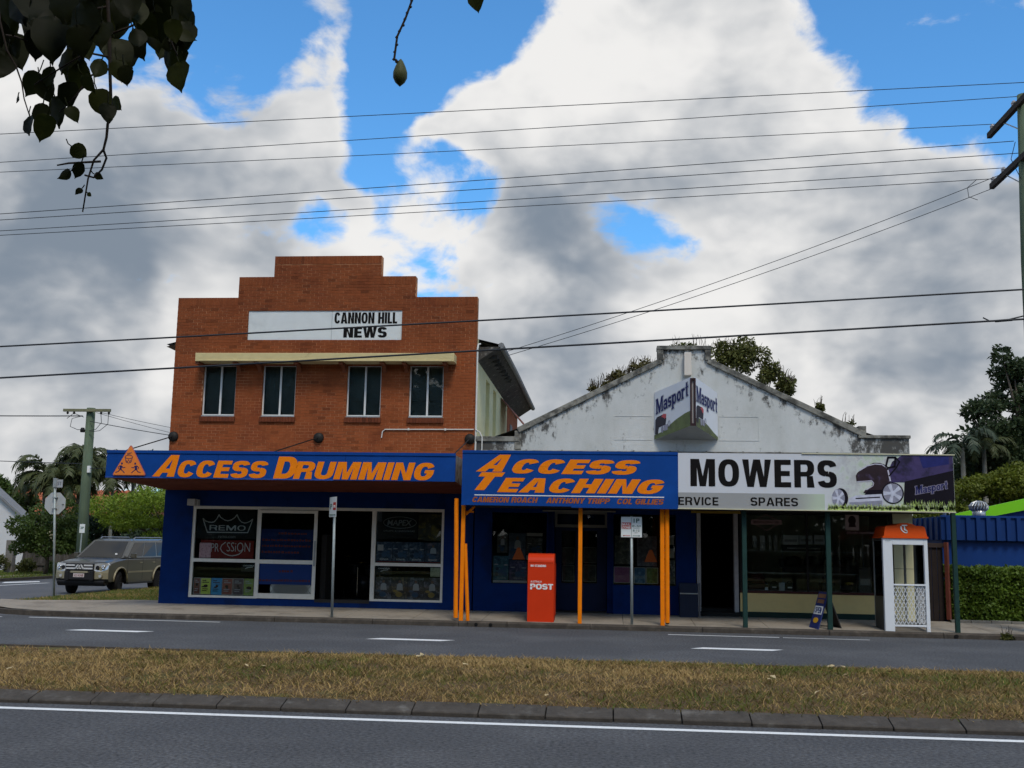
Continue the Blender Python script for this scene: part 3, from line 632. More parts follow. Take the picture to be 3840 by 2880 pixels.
# shopfront frames, glass, sliding door
FY0, FY1 = YW+.0, YW+.07
mb = MB(); x0, x1, z0, z1 = SF
for q in ((x0, x1, z1-.07, z1), (x0, x0+.07, z0, z1-.07), (x1-.06, x1, z0, z1-.07), (-8.55, -8.49, z0, z1-.07), (-5.72, -5.62, z0, z1-.07), (x0+.07, -8.55, z0, z0+.05), (-5.62, x1-.06, z0, z0+.05), (x0+.07, -8.55, 1.205, 1.285), (-5.62, x1-.06, 1.19, 1.265)): mb.box(q[0], q[1], FY0, FY1, q[2], q[3])
sfr = obj('shopfront_frame', mb, alu, shop)
for q in ((x0+.07, -8.55, z0+.05, 1.205), (x0+.07, -8.55, 1.285, z1-.07), (-5.62, x1-.06, z0+.05, 1.19), (-5.62, x1-.06, 1.265, z1-.07)):
    mb = MB(); mb.box(q[0], q[1], YW+.03, YW+.036, q[2], q[3]); obj('pane', mb, shop_glass, sfr)
mb = MB(); dx0, dx1 = -8.50, -7.05; dz0, dz1 = .37, 2.47
for q in ((dx0, dx0+.06, dz0, dz1), (dx1-.08, dx1, dz0, dz1), (dx0+.06, dx1-.08, dz1-.07, dz1), (dx0+.06, dx1-.08, dz0, dz0+.12), (dx0+.06, dx1-.08, 1.19, 1.285)): mb.box(q[0], q[1], YW-.035, YW-.003, q[2], q[3])
door = obj('sliding_door', mb, alu, shop)
mb = MB(); mb.box(dx0+.06, dx1-.08, YW-.02, YW-.014, 1.285, dz1-.07); obj('pane', mb, shop_glass, door)
bd = M('blue_door_film', (.003, .024, .12), .5, var=.1); redt = M('red_brown_lettering', (.07, .016, .02), .6, var=.1)
mb = MB(); mb.box(dx0+.065, dx1-.085, YW-.012, YW-.008, 1.29, 2.02); mb.box(dx0+.065, dx1-.085, YW-.012, YW-.008, .70, 1.185); fm = obj('blue_film', mb, bd, door)
for k, (zz, a, b) in enumerate(((1.92, -8.0, -7.25), (1.76, -8.4, -7.2), (1.62, -8.4, -7.2), (1.47, -8.4, -7.45), (1.02, -7.95, -7.6), (.80, -8.42, -7.16))):
    mb = MB(); u = a
    while u < b-.03:
        w = random.uniform(.03, .07); mb.box(u, min(b, u+w), YW-.022 if zz > 1.2 else YW-.016, YW-.012, zz-.028, zz+.028-random.uniform(0, .02)); u += w+random.uniform(.012, .03)
    obj('faded_lettering', mb, redt, fm)
gm = M('window_mesh_white', (.40, .42, .37), .7, var=.3, vscale=30)
mb = MB(); mb.box(-8.14, dx1-.085, YW-.012, YW-.009, .49, .70); ms = obj('frosted_strip', mb, gm, door)
mb = MB()
for k in range(26):
    u = -8.14+k*.055; 
    for s_ in (1, -1):
        pts = [(u if s_ > 0 else u+.21*.8, .49), (u+.21*.8 if s_ > 0 else u, .70)]
        if max(pts[0][0], pts[1][0]) < dx1-.085: strip(mb, pts, .017, YW-.012)
obj('diamond_mesh', mb, dark_iron, door)
mb = MB(); mb.box(dx1-.055, dx1-.02, YW-.06, YW-.036, 1.15, 1.75); obj('handle', mb, steel, door)
# interior of the drum shop
mb = MB(); a = (-10.6, -3.5, YW+.25, 31.5, .30, 2.9)
mb.poly([(a[0], a[3], a[4]), (a[1], a[3], a[4]), (a[1], a[3], a[5]), (a[0], a[3], a[5])]); mb.poly([(a[0], a[2], a[4]), (a[0], a[3], a[4]), (a[0], a[3], a[5]), (a[0], a[2], a[5])]); mb.poly([(a[1], a[3], a[4]), (a[1], a[2], a[4]), (a[1], a[2], a[5]), (a[1], a[3], a[5])]); mb.poly([(a[0], a[3], a[5]), (a[1], a[3], a[5]), (a[1], a[2], a[5]), (a[0], a[2], a[5])]); mb.poly([(a[0], a[2], a[4]), (a[1], a[2], a[4]), (a[1], a[3], a[4]), (a[0], a[3], a[4])], 1)
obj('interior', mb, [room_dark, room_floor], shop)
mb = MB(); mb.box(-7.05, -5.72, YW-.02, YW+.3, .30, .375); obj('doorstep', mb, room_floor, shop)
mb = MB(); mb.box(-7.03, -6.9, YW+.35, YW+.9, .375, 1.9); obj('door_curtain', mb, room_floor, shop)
# tie-rod discs with rods, conduits, security box
for x, fx in ((-10.79, -11.0), (-7.12, -7.55), (-3.40, -3.45)):
    mb = MB(); mb.lathe([(.03, -.09), (.11, -.07), (.13, -.02), (.13, -.006)], (x, YW, 4.24), 'y', 16); d = obj('tie_disc', mb, dark_iron, shop, smooth=True)
    mb = MB(); mb.tube([(x, YW-.06, 4.24), (fx, 23.35, 3.72)], .014, 6); obj('tie_rod', mb, dark_iron, d)
mb = MB(); mb.tube([(-5.56, YW-.03, 4.25), (-5.54, YW-.03, 4.40), (-5.48, YW-.03, 4.455), (-3.31, YW-.03, 4.47)], .014, 6)
for x in (-4.9, -4.0): mb.box(x-.02, x+.02, YW-.05, YW-.006, 4.44, 4.49)
obj('conduit', mb, white_pvc, shop)
mb = MB(); mb.tube([(-3.26, YW-.02, 3.95), (-3.26, YW-.02, 6.45), (-3.25, YW+.02, 6.56), (-3.22, YW+.15, 6.60)], .022, 8); mb.tube([(-3.26, YW-.045, 4.47), (-3.16, YW-.045, 4.40), (-3.10, YW-.045, 4.28), (-3.10, YW-.045, 3.95)], .016, 6); obj('downpipe', mb, white_pvc, shop)
mb = MB(); mb.box(-10.25, -10.06, YW-.22, YW-.02, 2.55, 2.71); mb.box(-10.05, -10.0, YW-.15, YW-.02, 2.56, 2.70); obj('security_box', mb, M('grey_box_plastic', (.42, .40, .37), .6), None, 'small pale grey security box above the corner of the drum shop window', 'security box', bevel=.008)

# ------------------------------------------------------------------ awning of the drum shop
aw = thing('awning', (-7.37, 23.1, 2.9), 'long blue street awning of the brick shop with orange painted lettering', 'awning')
AX0, AX1 = -11.34, -3.40
mb = MB(); mb.box(AX0, AX1, 23.1, 23.16, 3.08, 3.69); mb.box(AX0, AX1, 23.08, 23.1, 3.635, 3.70); fas = obj('fascia', mb, blue_sign, aw)
for x in (-8.75, -5.85):
    mb = MB(); mb.box(x-.004, x+.004, 23.097, 23.1, 3.08, 3.635); obj('panel_joint', mb, blue_wall, fas)
mb = MB(); mb.box(AX0, -10.0, 23.085, 23.1, 3.08, 3.105); mb.box(-8.6, -6.1, 23.088, 23.1, 3.07, 3.10); obj('trim', mb, M('worn_blue', (.02, .06, .26), .5, var=.3, vscale=9), fas)
mb = MB(); mb.add([(AX0, 23.16, 3.09), (AX1, 23.16, 3.09), (-3.30, 25.38, 2.93), (-10.89, 25.38, 2.93), (AX0, 23.16, 3.66), (AX1, 23.16, 3.66), (-3.30, 25.38, 3.60), (-10.89, 25.38, 3.60)], [(3, 2, 1, 0), (4, 5, 6, 7), (0, 4, 7, 3), (5, 1, 2, 6)], 0); mb.m = [0, 1, 2, 2]
obj('soffit', mb, [rust_soffit, tin, M('peeling_grey_end', (.22, .19, .17), .8, var=.5, vscale=7, c2=(.10, .03, .02), c2scale=4)], aw)
mb = MB()
for i in range(9):
    y = 23.3+i*.24; u = (y-23.16)/2.22; mb.box(AX0+.1+.45*u, AX1-.02, y, y+.012, 3.083-.16*u, 3.089-.16*u)
obj('soffit_battens', mb, rust_soffit, aw)
def T(s, r, sh): return obj('lettering', block_mb(s, r, 23.1, sh, .27, .22, .07), orange_paint, fas)
T('A', (-10.25, 3.115, -9.64, 3.60), .45); T('CCESS', (-9.66, 3.105, -7.59, 3.485), .20)
T('D', (-7.47, 3.10, -6.93, 3.59), .20); T('RUMMING', (-7.02, 3.10, -3.86, 3.485), .20)
# triangular sign fixed to the fascia
tri = M('orange_sign_face', (.72, .20, .03), .5, var=.05); tri_e = M('pink_sign_edge', (.45, .12, .10), .5); navy = M('navy_print', (.012, .015, .09), .6)
def rtri(k):
    P = [(-11.20+.03, 3.125), (-10.345-.03, 3.13), (-10.775, 3.83)]; c = (-10.775, 3.34); P = [((x-c[0])*k+c[0], (z-c[1])*k+c[1]) for x, z in P]; out = []
    for i in range(3):
        a, b, d = Vector(P[i-1]), Vector(P[i]), Vector(P[(i+1) % 3]); u = (a-b).normalized(); v = (d-b).normalized()
        for t in (0, .5, 1): p = b+(u*(1-t)+v*t)*.05-(u+v)*.0*t; out.append(tuple(p+(u+v)*(-.012 if t == .5 else 0)))
    return out
ts = thing('warning_sign', (-10.775, 23.05, 3.12), 'orange triangular sign with a drum and two running figures on the blue fascia', 'sign')
mb = MB(); mb.prism(rtri(1.0), 23.06, 23.078); obj('plate', mb, tri_e, ts); mb = MB(); mb.prism(rtri(.94), 23.052, 23.06); pl = obj('face', mb, tri, ts)
mb = MB(); y = 23.052; w = .010
strip(mb, disc(-10.80, 3.545, .085, .04, 16)+[(-10.715, 3.545)], w, y); strip(mb, [(-10.885, 3.535), (-10.86, 3.43), (-10.80, 3.405), (-10.735, 3.43), (-10.715, 3.54)], w, y)
strip(mb, [(-10.86, 3.47), (-10.83, 3.43), (-10.80, 3.48), (-10.77, 3.43), (-10.74, 3.48)], w, y); strip(mb, [(-10.84, 3.625), (-10.74, 3.64)], w, y); strip(mb, [(-10.84, 3.60), (-10.77, 3.615)], w, y)
for cx, sg in ((-10.97, 1), (-10.62, -1)):
    f = lambda pts: [(cx+sg*a, b) for a, b in pts]
    mb.prism(f([(-.035, 3.255), (.02, 3.25), (.03, 3.345), (-.02, 3.355)]), y-.004, y); mb.prism(disc(cx+sg*.02, 3.395, .022, .024, 12), y-.004, y)
    strip(mb, f([(.025, 3.34), (.05, 3.30), (.10, 3.31)]), .014, y); strip(mb, f([(-.02, 3.345), (-.065, 3.31), (-.05, 3.275)]), .014, y); strip(mb, f([(-.015, 3.26), (-.055, 3.215), (-.115, 3.195)]), .016, y); strip(mb, f([(.005, 3.26), (.06, 3.22), (.09, 3.185)]), .016, y)
obj('pictogram', mb, navy, pl)

# ------------------------------------------------------------------ posters and banners in the drum shop windows (behind the glass)
def print_mat(name, c1, c2, c3, scale=14, seed=0.0, rough=.6):
    """printed picture: three-colour blotchy image"""
    m = bpy.data.materials.new(name); m.use_nodes = True; nt = m.node_tree; N = nt.nodes.new; L = nt.links.new; b = nt.nodes['Principled BSDF']; b.inputs['Roughness'].default_value = rough
    tc = N('ShaderNodeTexCoord'); mp = N('ShaderNodeMapping'); mp.inputs['Location'].default_value = (seed, seed*2, seed*.7); L(tc.outputs['Object'], mp.inputs[0])
    n = N('ShaderNodeTexNoise'); n.inputs['Scale'].default_value = scale; n.inputs['Detail'].default_value = 8; n.inputs['Roughness'].default_value = .7; n.inputs['Distortion'].default_value = .3; L(mp.outputs[0], n.inputs['Vector'])
    r = N('ShaderNodeValToRGB'); L(n.outputs['Fac'], r.inputs[0]); e = r.color_ramp.elements; k_ = lambda c: (*[min(.8, v*1.7) for v in c], 1); e[0].position = .30; e[0].color = k_(c1); e[1].position = .80; e[1].color = k_(c3); q = e.new(.50); q.color = k_(c2)
    L(r.outputs[0], b.inputs['Base Color']); return m
YP_ = YW+.045
white_ink = M('white_ink', (.72, .73, .72), .6); pale_ink = M('grey_ink', (.30, .31, .31), .6); paper = M('paper', (.45, .43, .40), .8)
def poster(x0, x1, z0, z1, m, label, y=YP_, border=None, cat='poster', name='poster', rot=0):
    t = thing(name, ((x0+x1)/2, y, z0), label, cat, 'posters in the shop windows')
    mb = MB(); mb.box(x0, x1, y, y+.004, z0, z1); obj('sheet', mb, border or m, t)
    if border: b_ = .012; mb = MB(); mb.box(x0+b_, x1-b_, y-.003, y, z0+b_, z1-b_); obj('picture', mb, m, t)
    return t
def art(t, x0, x1, z0, z1, y, kind, inks):
    """printed picture on a poster: a drum set, a player behind drums, or lines of type"""
    w, h = x1-x0, z1-z0; X = lambda u: x0+u*w; Z = lambda v: z0+v*h
    def ell(nm, u, v, ru, rv, m, k=1): mb = MB(); mb.prism(disc(X(u), Z(v), ru*w, rv*h, 16), y-.0012*k-.001, y-.0012*k); obj(nm, mb, m, t)
    if kind == 'drums':
        for i, (u, v, a, b) in enumerate(((.5, .30, .20, .15), (.25, .46, .12, .07), (.75, .46, .12, .07), (.22, .24, .12, .10), (.80, .25, .12, .10))): ell('printed_drum', u, v, a, b, inks[i % 2], 1+.4*i)
        for i, (u, v) in enumerate(((.18, .64), (.84, .62))): ell('printed_cymbal', u, v, .15, .025, inks[2], 3.5+.3*i)
    elif kind == 'player':
        ell('printed_head', .52, .80, .09, .075, ink_s, 1); mb = MB(); mb.prism([(X(.32), Z(.40)), (X(.74), Z(.40)), (X(.70), Z(.68)), (X(.60), Z(.73)), (X(.44), Z(.73)), (X(.35), Z(.66))], y-.0035, y-.0025); obj('printed_shirt', mb, inks[2], t)
        for i, (u, v, a, b) in enumerate(((.24, .36, .16, .06), (.66, .33, .16, .06), (.48, .20, .22, .13))): ell('printed_drum', u, v, a, b, inks[i % 2], 3.2+.4*i)
    elif kind == 'type':
        for i, v in enumerate((.86, .74, .30, .18)): mb = MB(); mb.box(X(.12), X(.55+.1*(i*7 % 4)), y-.003, y, Z(v), Z(v+.05)); obj('printed_line', mb, inks[2], t)
        r_ = random.Random(int(x0*-100)); [ell('printed_shape', r_.uniform(.3, .7), r_.uniform(.42, .62), r_.uniform(.12, .3), r_.uniform(.04, .10), inks[0], 1+.5*q) for q in range(2)]
ink_b, ink_g, ink_w = M('ink_steel_blue', (.06, .11, .20), .6), M('ink_slate', (.035, .05, .08), .6), M('ink_pale', (.42, .43, .46), .6); ink_k, ink_o, ink_s = M('ink_black', (.012, .012, .014), .6), M('ink_gold', (.36, .25, .08), .6), M('ink_brown', (.20, .12, .09), .6)
bk = M('black_banner', (.022, .024, .024), .7, var=.2)
t = poster(-10.07, -8.57, 1.76, 2.46, bk, 'black banner with a white crown outline in the left drum shop window', cat='banner', name='banner')
cr = [(-9.93, 2.25), (-9.86, 2.185), (-9.78, 2.16), (-9.70, 2.155), (-9.64, 2.17), (-9.58, 2.24), (-9.53, 2.345), (-9.49, 2.28), (-9.44, 2.25), (-9.37, 2.21), (-9.30, 2.20), (-9.23, 2.215), (-9.17, 2.25), (-9.12, 2.29), (-9.08, 2.35), (-9.04, 2.27), (-9.01, 2.22), (-8.95, 2.17), (-8.88, 2.15), (-8.82, 2.16), (-8.75, 2.19), (-8.68, 2.25), (-8.72, 2.12), (-8.79, 1.92), (-9.80, 1.915), (-9.87, 2.09), (-9.93, 2.25)]
mb = MB(); strip(mb, cr, .022, YP_); obj('crown_outline', mb, white_ink, t)
obj('lettering', block_mb('REMO', (-9.75, 1.965, -8.85, 2.09), YP_, 0, .14, .13, .16), white_ink, t); obj('lettering', text_mb('remo.com', (-9.52, 1.785, -9.09, 1.835), YP_, 0, .0), pale_ink, t)
rb = M('red_banner', (.24, .022, .016), .7, var=.1)
t = poster(-9.95, -8.62, 1.30, 1.73, rb, 'dark red banner with thin white lettering in the left drum shop window', cat='banner', name='banner')
obj('lettering', text_mb('PR', (-9.68, 1.45, -9.49, 1.65), YP_, 0, -.01), white_ink, t); obj('lettering', text_mb('SSiON', (-9.29, 1.46, -8.71, 1.68), YP_, 0, -.01), white_ink, t)
mb = MB(); strip(mb, [(-9.33, 1.68), (-9.42, 1.61), (-9.45, 1.53), (-9.40, 1.45), (-9.32, 1.40), (-9.22, 1.365), (-9.14, 1.36), (-9.05, 1.375), (-8.98, 1.40), (-8.92, 1.45), (-8.88, 1.52)], .02, YP_); obj('swoosh', mb, white_ink, t)
pk = print_mat('pink_notice', (.20, .07, .08), (.40, .26, .27), (.45, .33, .33), 20, 1)
poster(-9.97, -9.68, 1.30, 1.66, pk, 'pink notice overlapping the left end of the red banner', y=YP_-.012, name='notice', cat='notice')
PC = [('brown', (.10, .034, .022), (.14, .05, .035), (.05, .02, .015)), ('lime green', (.34, .48, .05), (.42, .54, .08), (.10, .14, .02)), ('sky blue', (.04, .28, .50), (.03, .22, .44), (.01, .08, .16)), ('reddish brown', (.16, .045, .028), (.22, .07, .05), (.06, .02, .015)), ('charcoal', (.05, .038, .038), (.08, .055, .055), (.02, .018, .018)), ('pale green', (.26, .40, .06), (.16, .22, .05), (.40, .48, .18))]
px = [-10.07, -9.895, -9.63, -9.36, -9.09, -8.82, -8.575]; nb = ['leftmost of six', 'second of six', 'third of six', 'fourth of six', 'fifth of six', 'rightmost of six']
for i, (nm, a, b, c) in enumerate(PC): art(poster(px[i]+.004, px[i+1]-.004, .425, .82, print_mat('print_'+nm.replace(' ', '_'), a, b, c, 9, i*3.1), f'{nm} poster, {nb[i]} low in the left drum shop window', border=paper if i in (0, 1, 3, 4) else None), px[i]+.02, px[i+1]-.02, .44, .80, YP_-.003, 'type', (ink_k, ink_k, [ink_w, ink_k, ink_g, ink_w, ink_w, ink_w][i]))
def lett(s, r, m, parent, y=YP_, **k): return obj('lettering', text_mb(s, r, y, **k), m, parent)
def brandstrip(x0, label):
    t = poster(x0-.05, x0+.33, .98, 1.17, bk, label, cat='notice', name='notice'); lett('CANOPUS', (x0, 1.115, x0+.28, 1.145), white_ink, t, bold=.02, shear=.2); mb = MB(); strip(mb, [(x0+.06, 1.06), (x0+.12, 1.085), (x0+.24, 1.10)], .014, YP_); obj('swoosh', mb, white_ink, t)
brandstrip(-8.86, 'black notice with white swoosh in the left drum shop window'); brandstrip(-5.54, 'black notice with white swoosh in the right drum shop window')
t = poster(-5.60, -4.62, 1.82, 2.45, bk, 'black banner with a grey oval badge in the right drum shop window', cat='banner', name='banner')
mb = MB(); strip(mb, disc(-5.05, 2.22, .40, .135, 28)+[(-4.65, 2.22)], .016, YP_); obj('oval', mb, pale_ink, t); lett('MAPEX', (-5.36, 2.15, -4.76, 2.285), pale_ink, t, shear=.15, bold=.02); lett('DRUMS & HARDWARE', (-5.44, 2.00, -4.68, 2.04), pale_ink, t)
gold = print_mat('gold_print', (.20, .14, .02), (.03, .025, .01), (.02, .018, .012), 4, 5)
poster(-4.60, -4.05, 1.80, 2.43, gold, 'black and gold picture poster at the top right of the drum shop window')
for i in range(4):
    x0 = -5.60+i*.39; t = poster(x0+.004, x0+.386, 1.285, 1.76, print_mat(f'drum_print_{i}', (.006, .010, .025), (.02, .035, .06), (.20, .24, .30) if i < 3 else (.22, .14, .16), 8, 7+i*2), ['dark blue drum poster, first', 'dark blue drum poster, second', 'dark blue drum poster, third', 'dark purple drum poster, last'][i]+' of four above the right window rail')
    lett('SONOR', (x0+.09, 1.33, x0+.30, 1.365), white_ink, t, bold=.01, shear=.15); art(t, x0+.01, x0+.38, 1.33, 1.75, YP_, 'drums' if i < 3 else 'player', (ink_b, ink_g, ink_w))
    mb = MB(); mb.box(x0+.004, x0+.386, YP_-.003, YP_, 1.287, 1.30); obj('red_band', mb, rb, t)
for i in range(4):
    x0 = -5.60+i*.39; t = poster(x0+.004, x0+.386, .42, .93, print_mat(f'artist_print_{i}', (.010, .010, .012), (.03, .028, .03), [(.22, .24, .30), (.34, .26, .13), (.20, .24, .30), (.22, .22, .28)][i], 7, 20+i*3), ['dark poster with blue drums, first', 'black and gold signed poster, second', 'dark poster with blue drums, third', 'dark signed poster with blue figure, last'][i]+' of four low in the right drum window'); art(t, x0+.01, x0+.38, .43, .92, YP_, 'player', (ink_b if i % 2 == 0 else ink_o, ink_g, ink_w))
poster(-4.28, -4.05, .96, 1.17, print_mat('green_print', (.10, .12, .06), (.25, .27, .19), (.05, .07, .03), 16, 3), 'small pale green patterned poster at the right edge of the right drum shop window')
poster(-5.57, -5.43, 1.55, 1.69, paper, 'small pale square notice in the right drum shop window', y=YP_-.01, name='notice', cat='notice')
# drum kit glinting inside the open doorway
dk = thing('drum_kit', (-6.35, 27.6, .30), 'dark drum kit with chrome stands inside the open drum shop doorway', 'drum kit')
shellm = M('black_drum_shell', (.012, .012, .014), .25)
mb = MB(); mb.lathe([(.28, -.2), (.29, -.18), (.29, .18), (.28, .2)], (-6.4, 27.6, .62), 'y', 24); obj('bass_drum', mb, shellm, dk, smooth=True)
for x, y, z, r in ((-6.6, 27.5, 1.05, .15), (-6.2, 27.5, 1.05, .16), (-5.95, 27.8, .75, .2)):
    mb = MB(); mb.lathe([(r, -.12), (r, .12)], (x, y, z), 'z', 20); d = obj('drum', mb, shellm, dk); mb = MB(); mb.tube([(x+r*1.02*math.cos(a*.3927), y+r*1.02*math.sin(a*.3927), z+.11) for a in range(17)], .012, 6); obj('rim', mb, chrome, d)
for x, y, h in ((-6.85, 27.4, 1.25), (-6.05, 27.3, 1.3), (-6.45, 27.2, 1.1), (-5.9, 27.35, 1.15)):
    mb = MB(); mb.tube([(x, y, .3), (x, y, h)], .012, 6); mb.tube([(x, y, h-.02), (x+.12, y-.1, h+.12)], .010, 6); obj('stand', mb, chrome, dk)
    mb = MB(); mb.lathe([(.17, 0), (.02, .02), (.0, .03)], (x+.12, y-.1, h+.12), 'z', 20); obj('cymbal', mb, M('bronze', (.35, .22, .06), .3, metal=.9), dk, smooth=True)

# ------------------------------------------------------------------ gabled shop
def stucco():
    m = bpy.data.materials.new('stained_white_render'); m.use_nodes = True; nt = m.node_tree; N = nt.nodes.new; L = nt.links.new; b = nt.nodes['Principled BSDF']; b.inputs['Roughness'].default_value = .85; b.inputs['Specular IOR Level'].default_value = .2
    geo = N('ShaderNodeNewGeometry'); P = geo.outputs['Position']; sp = N('ShaderNodeSeparateXYZ'); L(P, sp.inputs[0])
    def mt(op, a, b_=None, c=None):
        n = N('ShaderNodeMath'); n.operation = op
        for i, v in enumerate((a, b_, c)):
            if v is None: continue
            if isinstance(v, (int, float)): n.inputs[i].default_value = v
            else: L(v, n.inputs[i])
        return n.outputs[0]
    def noise(sc, det=6, rough=.6, stretch=None):
        n = N('ShaderNodeTexNoise'); n.inputs['Scale'].default_value = sc; n.inputs['Detail'].default_value = det; n.inputs['Roughness'].default_value = rough
        if stretch: mp = N('ShaderNodeMapping'); mp.inputs['Scale'].default_value = stretch; L(P, mp.inputs[0]); L(mp.outputs[0], n.inputs['Vector'])
        else: L(P, n.inputs['Vector'])
        return n.outputs['Fac']
    def sm(v, a, b_, c=0., d=1.):
        n = N('ShaderNodeMapRange'); n.interpolation_type = 'SMOOTHSTEP'; L(v, n.inputs[0]); n.inputs[1].default_value = a; n.inputs[2].default_value = b_; n.inputs[3].default_value = c; n.inputs[4].default_value = d; return n.outputs[0]
    # distance below the sloping coping, where mould streaks start
    ax = mt('ABSOLUTE', mt('SUBTRACT', sp.outputs['X'], 1.75)); top = mt('MINIMUM', mt('MULTIPLY_ADD', ax, -.5, 6.47), 6.3); dist = mt('SUBTRACT', top, sp.outputs['Z'])
    edge = sm(dist, 0, .75, 1, 0); ends = sm(ax, 3.0, 4.6)
    st = noise(3.0, 8, .7, (1.6, 1, .7)); st2 = noise(11, 6, .7)
    black = sm(mt('ADD', mt('ADD', mt('MULTIPLY', edge, .13), mt('MULTIPLY', ends, .10)), mt('ADD', mt('MULTIPLY', st, .75), mt('MULTIPLY', st2, .25))), .575, .71)
    grime = sm(noise(1.1, 7, .65, (1, 1, .5)), .35, .75)
    def mix(f, a, b_):
        n = N('ShaderNodeMix'); n.data_type = 'RGBA'; L(f, n.inputs['Factor'])
        for k, v in (('A', a), ('B', b_)):
            if isinstance(v, tuple): n.inputs[k].default_value = (*v, 1)
            else: L(v, n.inputs[k])
        return n.outputs['Result']
    c = mix(grime, (.56, .565, .55), (.40, .405, .38)); c = mix(sm(mt('MULTIPLY', st2, 1.0), .35, .8), c, (.50, .51, .49)); c = mix(black, c, (.075, .072, .066))
    L(c, b.inputs['Base Color'])
    bp = N('ShaderNodeBump'); bp.inputs['Strength'].default_value = .35; bp.inputs['Distance'].default_value = .01; L(noise(30, 4), bp.inputs['Height']); L(bp.outputs[0], b.inputs['Normal']); return m
stucco_m = stucco()
coping_m = M('mouldy_coping', (.23, .22, .19), .9, var=.4, vscale=5, c2=(.07, .068, .06), c2scale=3, c2lo=.42, c2hi=.62, bump=.3, bscale=30, spec=.2)
gs = thing('gabled_shop', (1.75, YW, .15), 'single-storey shop with stained white rendered gable and sloping parapet', 'building')
out = [(-3.24, 2.6), (6.87, 2.6), (6.87, 4.33), (5.80, 4.33), (5.80, 4.50), (2.36, 6.16), (2.30, 6.18), (2.30, 6.42), (1.13, 6.42), (1.13, 6.18), (1.09, 6.15), (-2.20, 4.50), (-2.26, 4.25), (-3.24, 4.25)]
mb = MB(); mb.prism(out, YW, YW+.24); obj('gable_wall', mb, stucco_m, gs)
mb = MB()
for a, b in (((1.15, 6.22), (-2.27, 4.52)), ((2.30, 6.22), (5.84, 4.50))):
    d = (Vector(b)-Vector(a)).normalized(); nn = Vector((-d.y, d.x)); nn = nn if nn.y > 0 else -nn
    mb.prism([a, b, tuple(Vector(b)+nn*-.13), tuple(Vector(a)+nn*-.13)], YW-.06, YW+.28)
mb.box(1.07, 2.36, YW-.07, YW+.3, 6.425, 6.52); mb.box(1.08, 1.22, YW-.06, YW+.28, 6.17, 6.425); mb.box(2.21, 2.35, YW-.06, YW+.28, 6.17, 6.425)
mb.box(-3.26, -2.20, YW-.045, YW+.28, 4.19, 4.31); mb.box(5.72, 5.90, YW-.05, YW+.29, 4.335, 4.62); mb.box(5.86, 6.90, YW-.045, YW+.28, 4.335, 4.41); mb.box(-2.32, -2.16, YW-.03, YW+.26, 4.0, 4.45)
obj('coping', mb, coping_m, gs, bevel=.012)
for a, b in ((.06, .96), (2.52, 3.45)):
    mb = MB(); z0, z1 = 4.25, 4.83
    for q in ((a, b, z0, z0+.014), (a, b, z1-.014, z1), (a, a+.014, z0+.014, z1-.014), (b-.014, b, z0+.014, z1-.014)): mb.box(q[0], q[1], YW-.008, YW, q[2], q[3])
    obj('render_panel', mb, stucco_m, gs)
mb = MB(); mb.box(1.71, 1.88, YW-.16, YW-.002, 5.79, 6.34); obj('meter_box', mb, M('cream_box', (.62, .56, .49), .7, var=.05), gs, bevel=.01)
mb = MB(); mb.tube([(-3.2, YW-.03, 3.965), (1.5, YW-.03, 3.97), (6.85, YW-.03, 3.98)], .017, 6)
for i in range(12): mb.box(-2.9+i*.85, -2.86+i*.85, YW-.05, YW-.002, 3.955, 4.0)
obj('conduit', mb, coping_m, gs); mb = MB(); mb.tube([(1.72, YW-.015, 3.97), (1.72, YW-.015, 4.3)], .012, 6); obj('conduit', mb, stucco_m, gs)
mb = MB(); mb.add([(-3.2, YW+.2, 4.2), (1.75, YW+.2, 5.95), (6.8, YW+.2, 4.2), (-3.2, 37, 4.2), (1.75, 37, 5.95), (6.8, 37, 4.2)], [(0, 1, 4, 3), (1, 2, 5, 4), (3, 4, 5)]); obj('roof', mb, tin, gs)
mb = MB(); mb.box(-3.2, -3.0, YW+.24, 37, .1, 4.1); mb.box(6.66, 6.86, YW+.3, 37, .1, 4.1); obj('side_wall', mb, stucco_m, gs)
# --- teaching shopfront (blue)
obj('blue_front_wall', wall(-3.24, 1.96, .08, 2.6, [(-2.82, -1.52, .84, 2.50), (-1.50, .04, .16, 2.56), (.05, 1.50, .86, 2.50)], YW-.01, YW+.2), blue_wall, gs)
mb = MB(); mb.box(-1.50, -1.36, YW+.2, 26.1, .1, 2.6); mb.box(-.10, .05, YW+.2, 26.1, .1, 2.6); mb.box(-1.36, -.10, 26.02, 26.1, 2.24, 2.6); obj('entry_recess', mb, blue_wall, gs)
fr = M('grey_green_frame', (.20, .20, .17), .6, var=.1)
mb = MB(); mb.box(-1.36, -.1, 25.94, 26.02, 2.18, 2.25); mb.box(-1.36, -.1, 25.94, 26.02, 2.50, 2.56); mb.box(-1.36, -1.30, 25.94, 26.02, 2.25, 2.5); mb.box(-.16, -.1, 25.94, 26.02, 2.25, 2.5); mb.box(-1.62, .10, YW-.09, YW-.012, 2.535, 2.57); tr = obj('transom_window', mb, fr, gs)
mb = MB(); mb.box(-1.30, -.16, 25.975, 25.98, 2.25, 2.50); obj('pane', mb, win_glass, tr)
dd = M('dark_blue_door', (.003, .014, .055), .5, var=.15)
mb = wall(-1.34, -.12, .22, 2.17, [(-1.19, -.86, .86, 2.1), (-.68, -.34, .86, 2.1)], 25.98, 26.03); dr = obj('double_door', mb, dd, gs)
mb = MB(); mb.box(-.775, -.765, 25.972, 25.98, .24, 2.15); obj('door_joint', mb, black_paint, dr)
for a, b in ((-1.19, -.86), (-.68, -.34)):
    mb = MB(); mb.box(a, b, 26.0, 26.005, .86, 2.1); obj('pane', mb, win_glass, dr)
